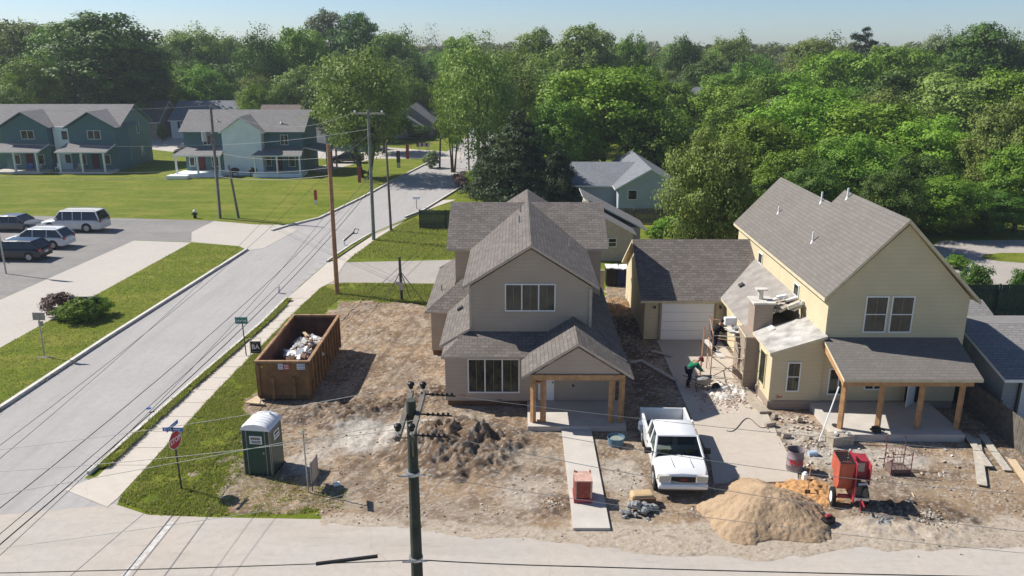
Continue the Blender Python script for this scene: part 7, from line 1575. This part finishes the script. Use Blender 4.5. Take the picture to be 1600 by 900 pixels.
# ================================================================ people
def skin_obj(name, verts, edges, radii, mat, parent, root=0, sub=1):
    me = bpy.data.meshes.new(name); me.from_pydata(verts, edges, []); o = bpy.data.objects.new(name, me); COL.objects.link(o)
    s = o.modifiers.new('skin', 'SKIN'); s.use_smooth_shade = True
    for i, r in enumerate(radii):
        sv_ = me.skin_vertices[0].data[i]; sv_.radius = r if isinstance(r, tuple) else (r, r); sv_.use_root = (i == root)
    sb = o.modifiers.new('sub', 'SUBSURF'); sb.levels = sb.render_levels = sub
    bpy.context.view_layer.update(); dg = bpy.context.evaluated_depsgraph_get()
    m2 = bpy.data.meshes.new_from_object(o.evaluated_get(dg)); bpy.data.objects.remove(o); m2.materials.clear(); m2.materials.append(mat)
    o = bpy.data.objects.new(name, m2); COL.objects.link(o)
    if parent: o.parent = parent
    return o
def person(label, J, mats, loc, rz, hat, sc=1):
    """J: dict of joints in the body frame (x forward, y left, z up), metres"""
    t = thing('person', label, 'person', (0, 0, 0)); names = ['pelvis', 'waist', 'chest', 'neck', 'headb', 'headt', 'shL', 'elL', 'wrL', 'haL', 'shR', 'elR', 'wrR', 'haR', 'hiL', 'knL', 'anL', 'toL', 'hiR', 'knR', 'anR', 'toR']
    V = [J[k] for k in names]; ix = {k: i for i, k in enumerate(names)}
    E = [('pelvis', 'waist'), ('waist', 'chest'), ('chest', 'neck'), ('neck', 'headb'), ('headb', 'headt'), ('chest', 'shL'), ('shL', 'elL'), ('elL', 'wrL'), ('wrL', 'haL'), ('chest', 'shR'), ('shR', 'elR'), ('elR', 'wrR'), ('wrR', 'haR'),
         ('pelvis', 'hiL'), ('hiL', 'knL'), ('knL', 'anL'), ('anL', 'toL'), ('pelvis', 'hiR'), ('hiR', 'knR'), ('knR', 'anR'), ('anR', 'toR')]
    rad = {'pelvis': (.13, .15), 'waist': (.11, .14), 'chest': (.12, .16), 'neck': .055, 'headb': .085, 'headt': .085, 'shL': .065, 'shR': .065, 'elL': .043, 'elR': .043, 'wrL': .03, 'wrR': .03, 'haL': .036, 'haR': .036, 'hiL': .09, 'hiR': .09, 'knL': .06, 'knR': .06, 'anL': .042, 'anR': .042, 'toL': .035, 'toR': .035}
    body = skin_obj('body', V, [(ix[a], ix[b]) for a, b in E], [rad[k] for k in names], M['skin'], t, 0, 2)
    def sub(nm, keys, mat, grow):
        kk = keys; ee = [(a, b) for a, b in E if a in kk and b in kk]; lx = {k: i for i, k in enumerate(kk)}
        rr_ = [tuple(x+grow for x in (rad[k] if isinstance(rad[k], tuple) else (rad[k], rad[k]))) for k in kk]
        return skin_obj(nm, [J[k] for k in kk], [(lx[a], lx[b]) for a, b in ee], rr_, mat, t, 0, 2)
    sub('shirt', ['pelvis', 'waist', 'chest', 'shL', 'elL', 'wrL', 'shR', 'elR', 'wrR'], mats[0], .05); sub('trousers', ['pelvis', 'hiL', 'knL', 'anL', 'hiR', 'knR', 'anR'], mats[1], .028)
    # face, ears, fingers
    hb, ht = Vector(J['headb']), Vector(J['headt']); up = (ht-hb).normalized(); fw_ = Vector(J['face']).normalized(); fw_ = (fw_-up*fw_.dot(up)).normalized(); sd_ = up.cross(fw_); mid = (hb+ht)/2
    mb = MB(); mb.ball(mid+fw_*.10-up*.005, .022, 6, 4, 0, (1, .8, 1.3))
    for s in (-1, 1): mb.ball(mid+sd_*s*.09, .025, 6, 4, 0)
    mb.build('nose_and_ears', M['skin'], body)
    mb = MB()
    for s in (-1, 1): mb.ball(mid+fw_*.092+sd_*s*.035+up*.025, .012, 6, 4)
    mb.ball(mid+fw_*.09-up*.05, .014, 6, 4, 0, (1, 1.6, .5)); mb.build('eyes_and_mouth', M['black'], body)
    mb = MB(); mb.ball(mid+up*.045-fw_*.01, .112, 12, 8, 0, (1, 1, .82)); mb.build('hair', M['black'], body)
    if hat:
        mb = MB(); mb.ball(mid+up*.075, .122, 12, 8, 0, (1, 1, .75)); mb.tube([mid+up*.07+fw_*.08, mid+up*.055+fw_*.2], [.09, .06], 8); mb.build('cap', mats[2], body)
    for sd in ('L', 'R'):
        h0, w0 = Vector(J['ha'+sd]), Vector(J['wr'+sd]); d = (h0-w0).normalized(); sid = d.cross(Vector((0, 0, 1))).normalized()
        V_, E_, R_ = [w0.lerp(h0, .6)], [], [.028]
        for k in range(4):
            L = (.036, .042, .040, .032)[k]; b0 = h0+sid*(k-1.5)*.019; i = len(V_); V_ += [b0, b0+d*L, b0+d*L*1.5+Vector((0, 0, -.02))]; E_ += [(0, i), (i, i+1), (i+1, i+2)]; R_ += [.010, .0095, .0085]
        i = len(V_); b0 = w0.lerp(h0, .7)-sid*.03; V_ += [b0, b0-sid*.02+d*.035, b0-sid*.015+d*.06]; E_ += [(0, i), (i, i+1), (i+1, i+2)]; R_ += [.013, .011, .009]
        skin_obj('hand_fingers', V_, E_, R_, M['skin'], body, 0, 1)
    mb = MB()
    for sd in ('L', 'R'):
        a, b = Vector(J['an'+sd]), Vector(J['to'+sd]); mb.tube([a+Vector((-.05, 0, -.02)), a+Vector((.03, 0, -.03)), b+Vector((.03, 0, -.005))], [.05, .055, .042], 8)
    mb.build('boots', M['rust'], body)
    t.location = loc; t.rotation_euler = (0, 0, rz); t.scale = (sc, sc, sc); return t
bend = dict(pelvis=(0, 0, .95), waist=(.08, 0, 1.08), chest=(.28, 0, 1.28), neck=(.42, 0, 1.38), headb=(.50, 0, 1.43), headt=(.60, 0, 1.50), face=(.6, 0, -.8), shL=(.33, .19, 1.28), elL=(.45, .22, 1.02), wrL=(.62, .17, .86), haL=(.69, .15, .83),
    shR=(.33, -.19, 1.28), elR=(.48, -.22, 1.03), wrR=(.66, -.16, .88), haR=(.73, -.15, .85), hiL=(-.02, .1, .9), knL=(.10, .12, .5), anL=(-.02, .13, .09), toL=(.12, .15, .04), hiR=(-.02, -.1, .9), knR=(.04, -.12, .5), anR=(-.12, -.13, .09), toR=(.02, -.15, .04))
gx_, gy_ = P(1075, 606); person('worker in a green hooded top and maroon cap bending over the wheelbarrow', bend, (M['greencloth'], M['navy'], M['maroon']), (gx_, gy_, .08), R(8), True, .96)
lean = dict(pelvis=(0, 0, .95), waist=(.04, 0, 1.1), chest=(.14, 0, 1.32), neck=(.22, 0, 1.46), headb=(.27, 0, 1.53), headt=(.33, 0, 1.63), face=(.9, 0, -.5), shL=(.16, .19, 1.36), elL=(.32, .24, 1.14), wrL=(.55, .2, 1.12), haL=(.63, .19, 1.12),
    shR=(.16, -.19, 1.36), elR=(.30, -.25, 1.12), wrR=(.52, -.2, 1.10), haR=(.60, -.18, 1.10), hiL=(-.02, .1, .9), knL=(.08, .11, .5), anL=(.0, .12, .09), toL=(.14, .14, .04), hiR=(-.02, -.1, .9), knR=(.02, -.11, .5), anR=(-.14, -.12, .09), toR=(0, -.14, .04))
person('worker in black clothes standing on the scaffold board and leaning to the mortar board', lean, (M['blackcloth'], M['navy'], M['black']), (9.85, 38.3, 1.64), R(10), False, .95)

# far wall items: porch furniture on the long duplex
for i, (x, y, m_, lb) in enumerate([(-64.2, 107.6, 'signblue', 'pale blue chair on the left porch of the long teal duplex'), (-62.9, 107.4, 'signback', 'grey chair at the right end of the left porch'), (-60.5, 107.8, 'palegrey', 'pale bench in front of the white middle bay'), (-57.5, 107.4, 'signback', 'grey chair on the right porch of the long teal duplex')]):
    t = thing('porch_chair', lb, 'chair', (x, y, .25)); mb = MB(); mb.box(x-.3, x+.3, y-.3, y+.3, .6, .68); mb.build('seat', M[m_], t); mb = MB(); mb.box(x-.3, x+.3, y+.26, y+.32, .68, 1.15); mb.build('backrest', M[m_], t)
    for a in (-.26, .26):
        for b_ in (-.26, .26): mb = MB(); mb.box(x+a-.03, x+a+.03, y+b_-.03, y+b_+.03, .25, .6); mb.build('leg', M[m_], t)
for i, (x, m_, lb) in enumerate([(-35.9, 'black', 'black grill beside the white centre of the duplex, left one'), (-33.6, 'black', 'black grill beside the white centre of the duplex, right one')]):
    t = thing('grill', lb, 'grill', (x, 104, 0)); mb = MB(); mb.ball((x, 104, .85), .5, 12, 7, 0, (1.2, .8, .7)); mb.build('lid', M[m_], t)
    for dx in (-.4, .4): mb = MB(); mb.tube([(x+dx, 104, 0), (x+dx*.7, 104, .7)], .05, 5); mb.build('leg', M[m_], t)
mb = MB(); mb.box(-43.9, -41.2, 101.8, 103.3, 0, .45); o = mb.build('white_planter', M['signwhite'], bevel=.05); tag(o, 'white low box at the left porch of the white-gabled duplex', 'planter')
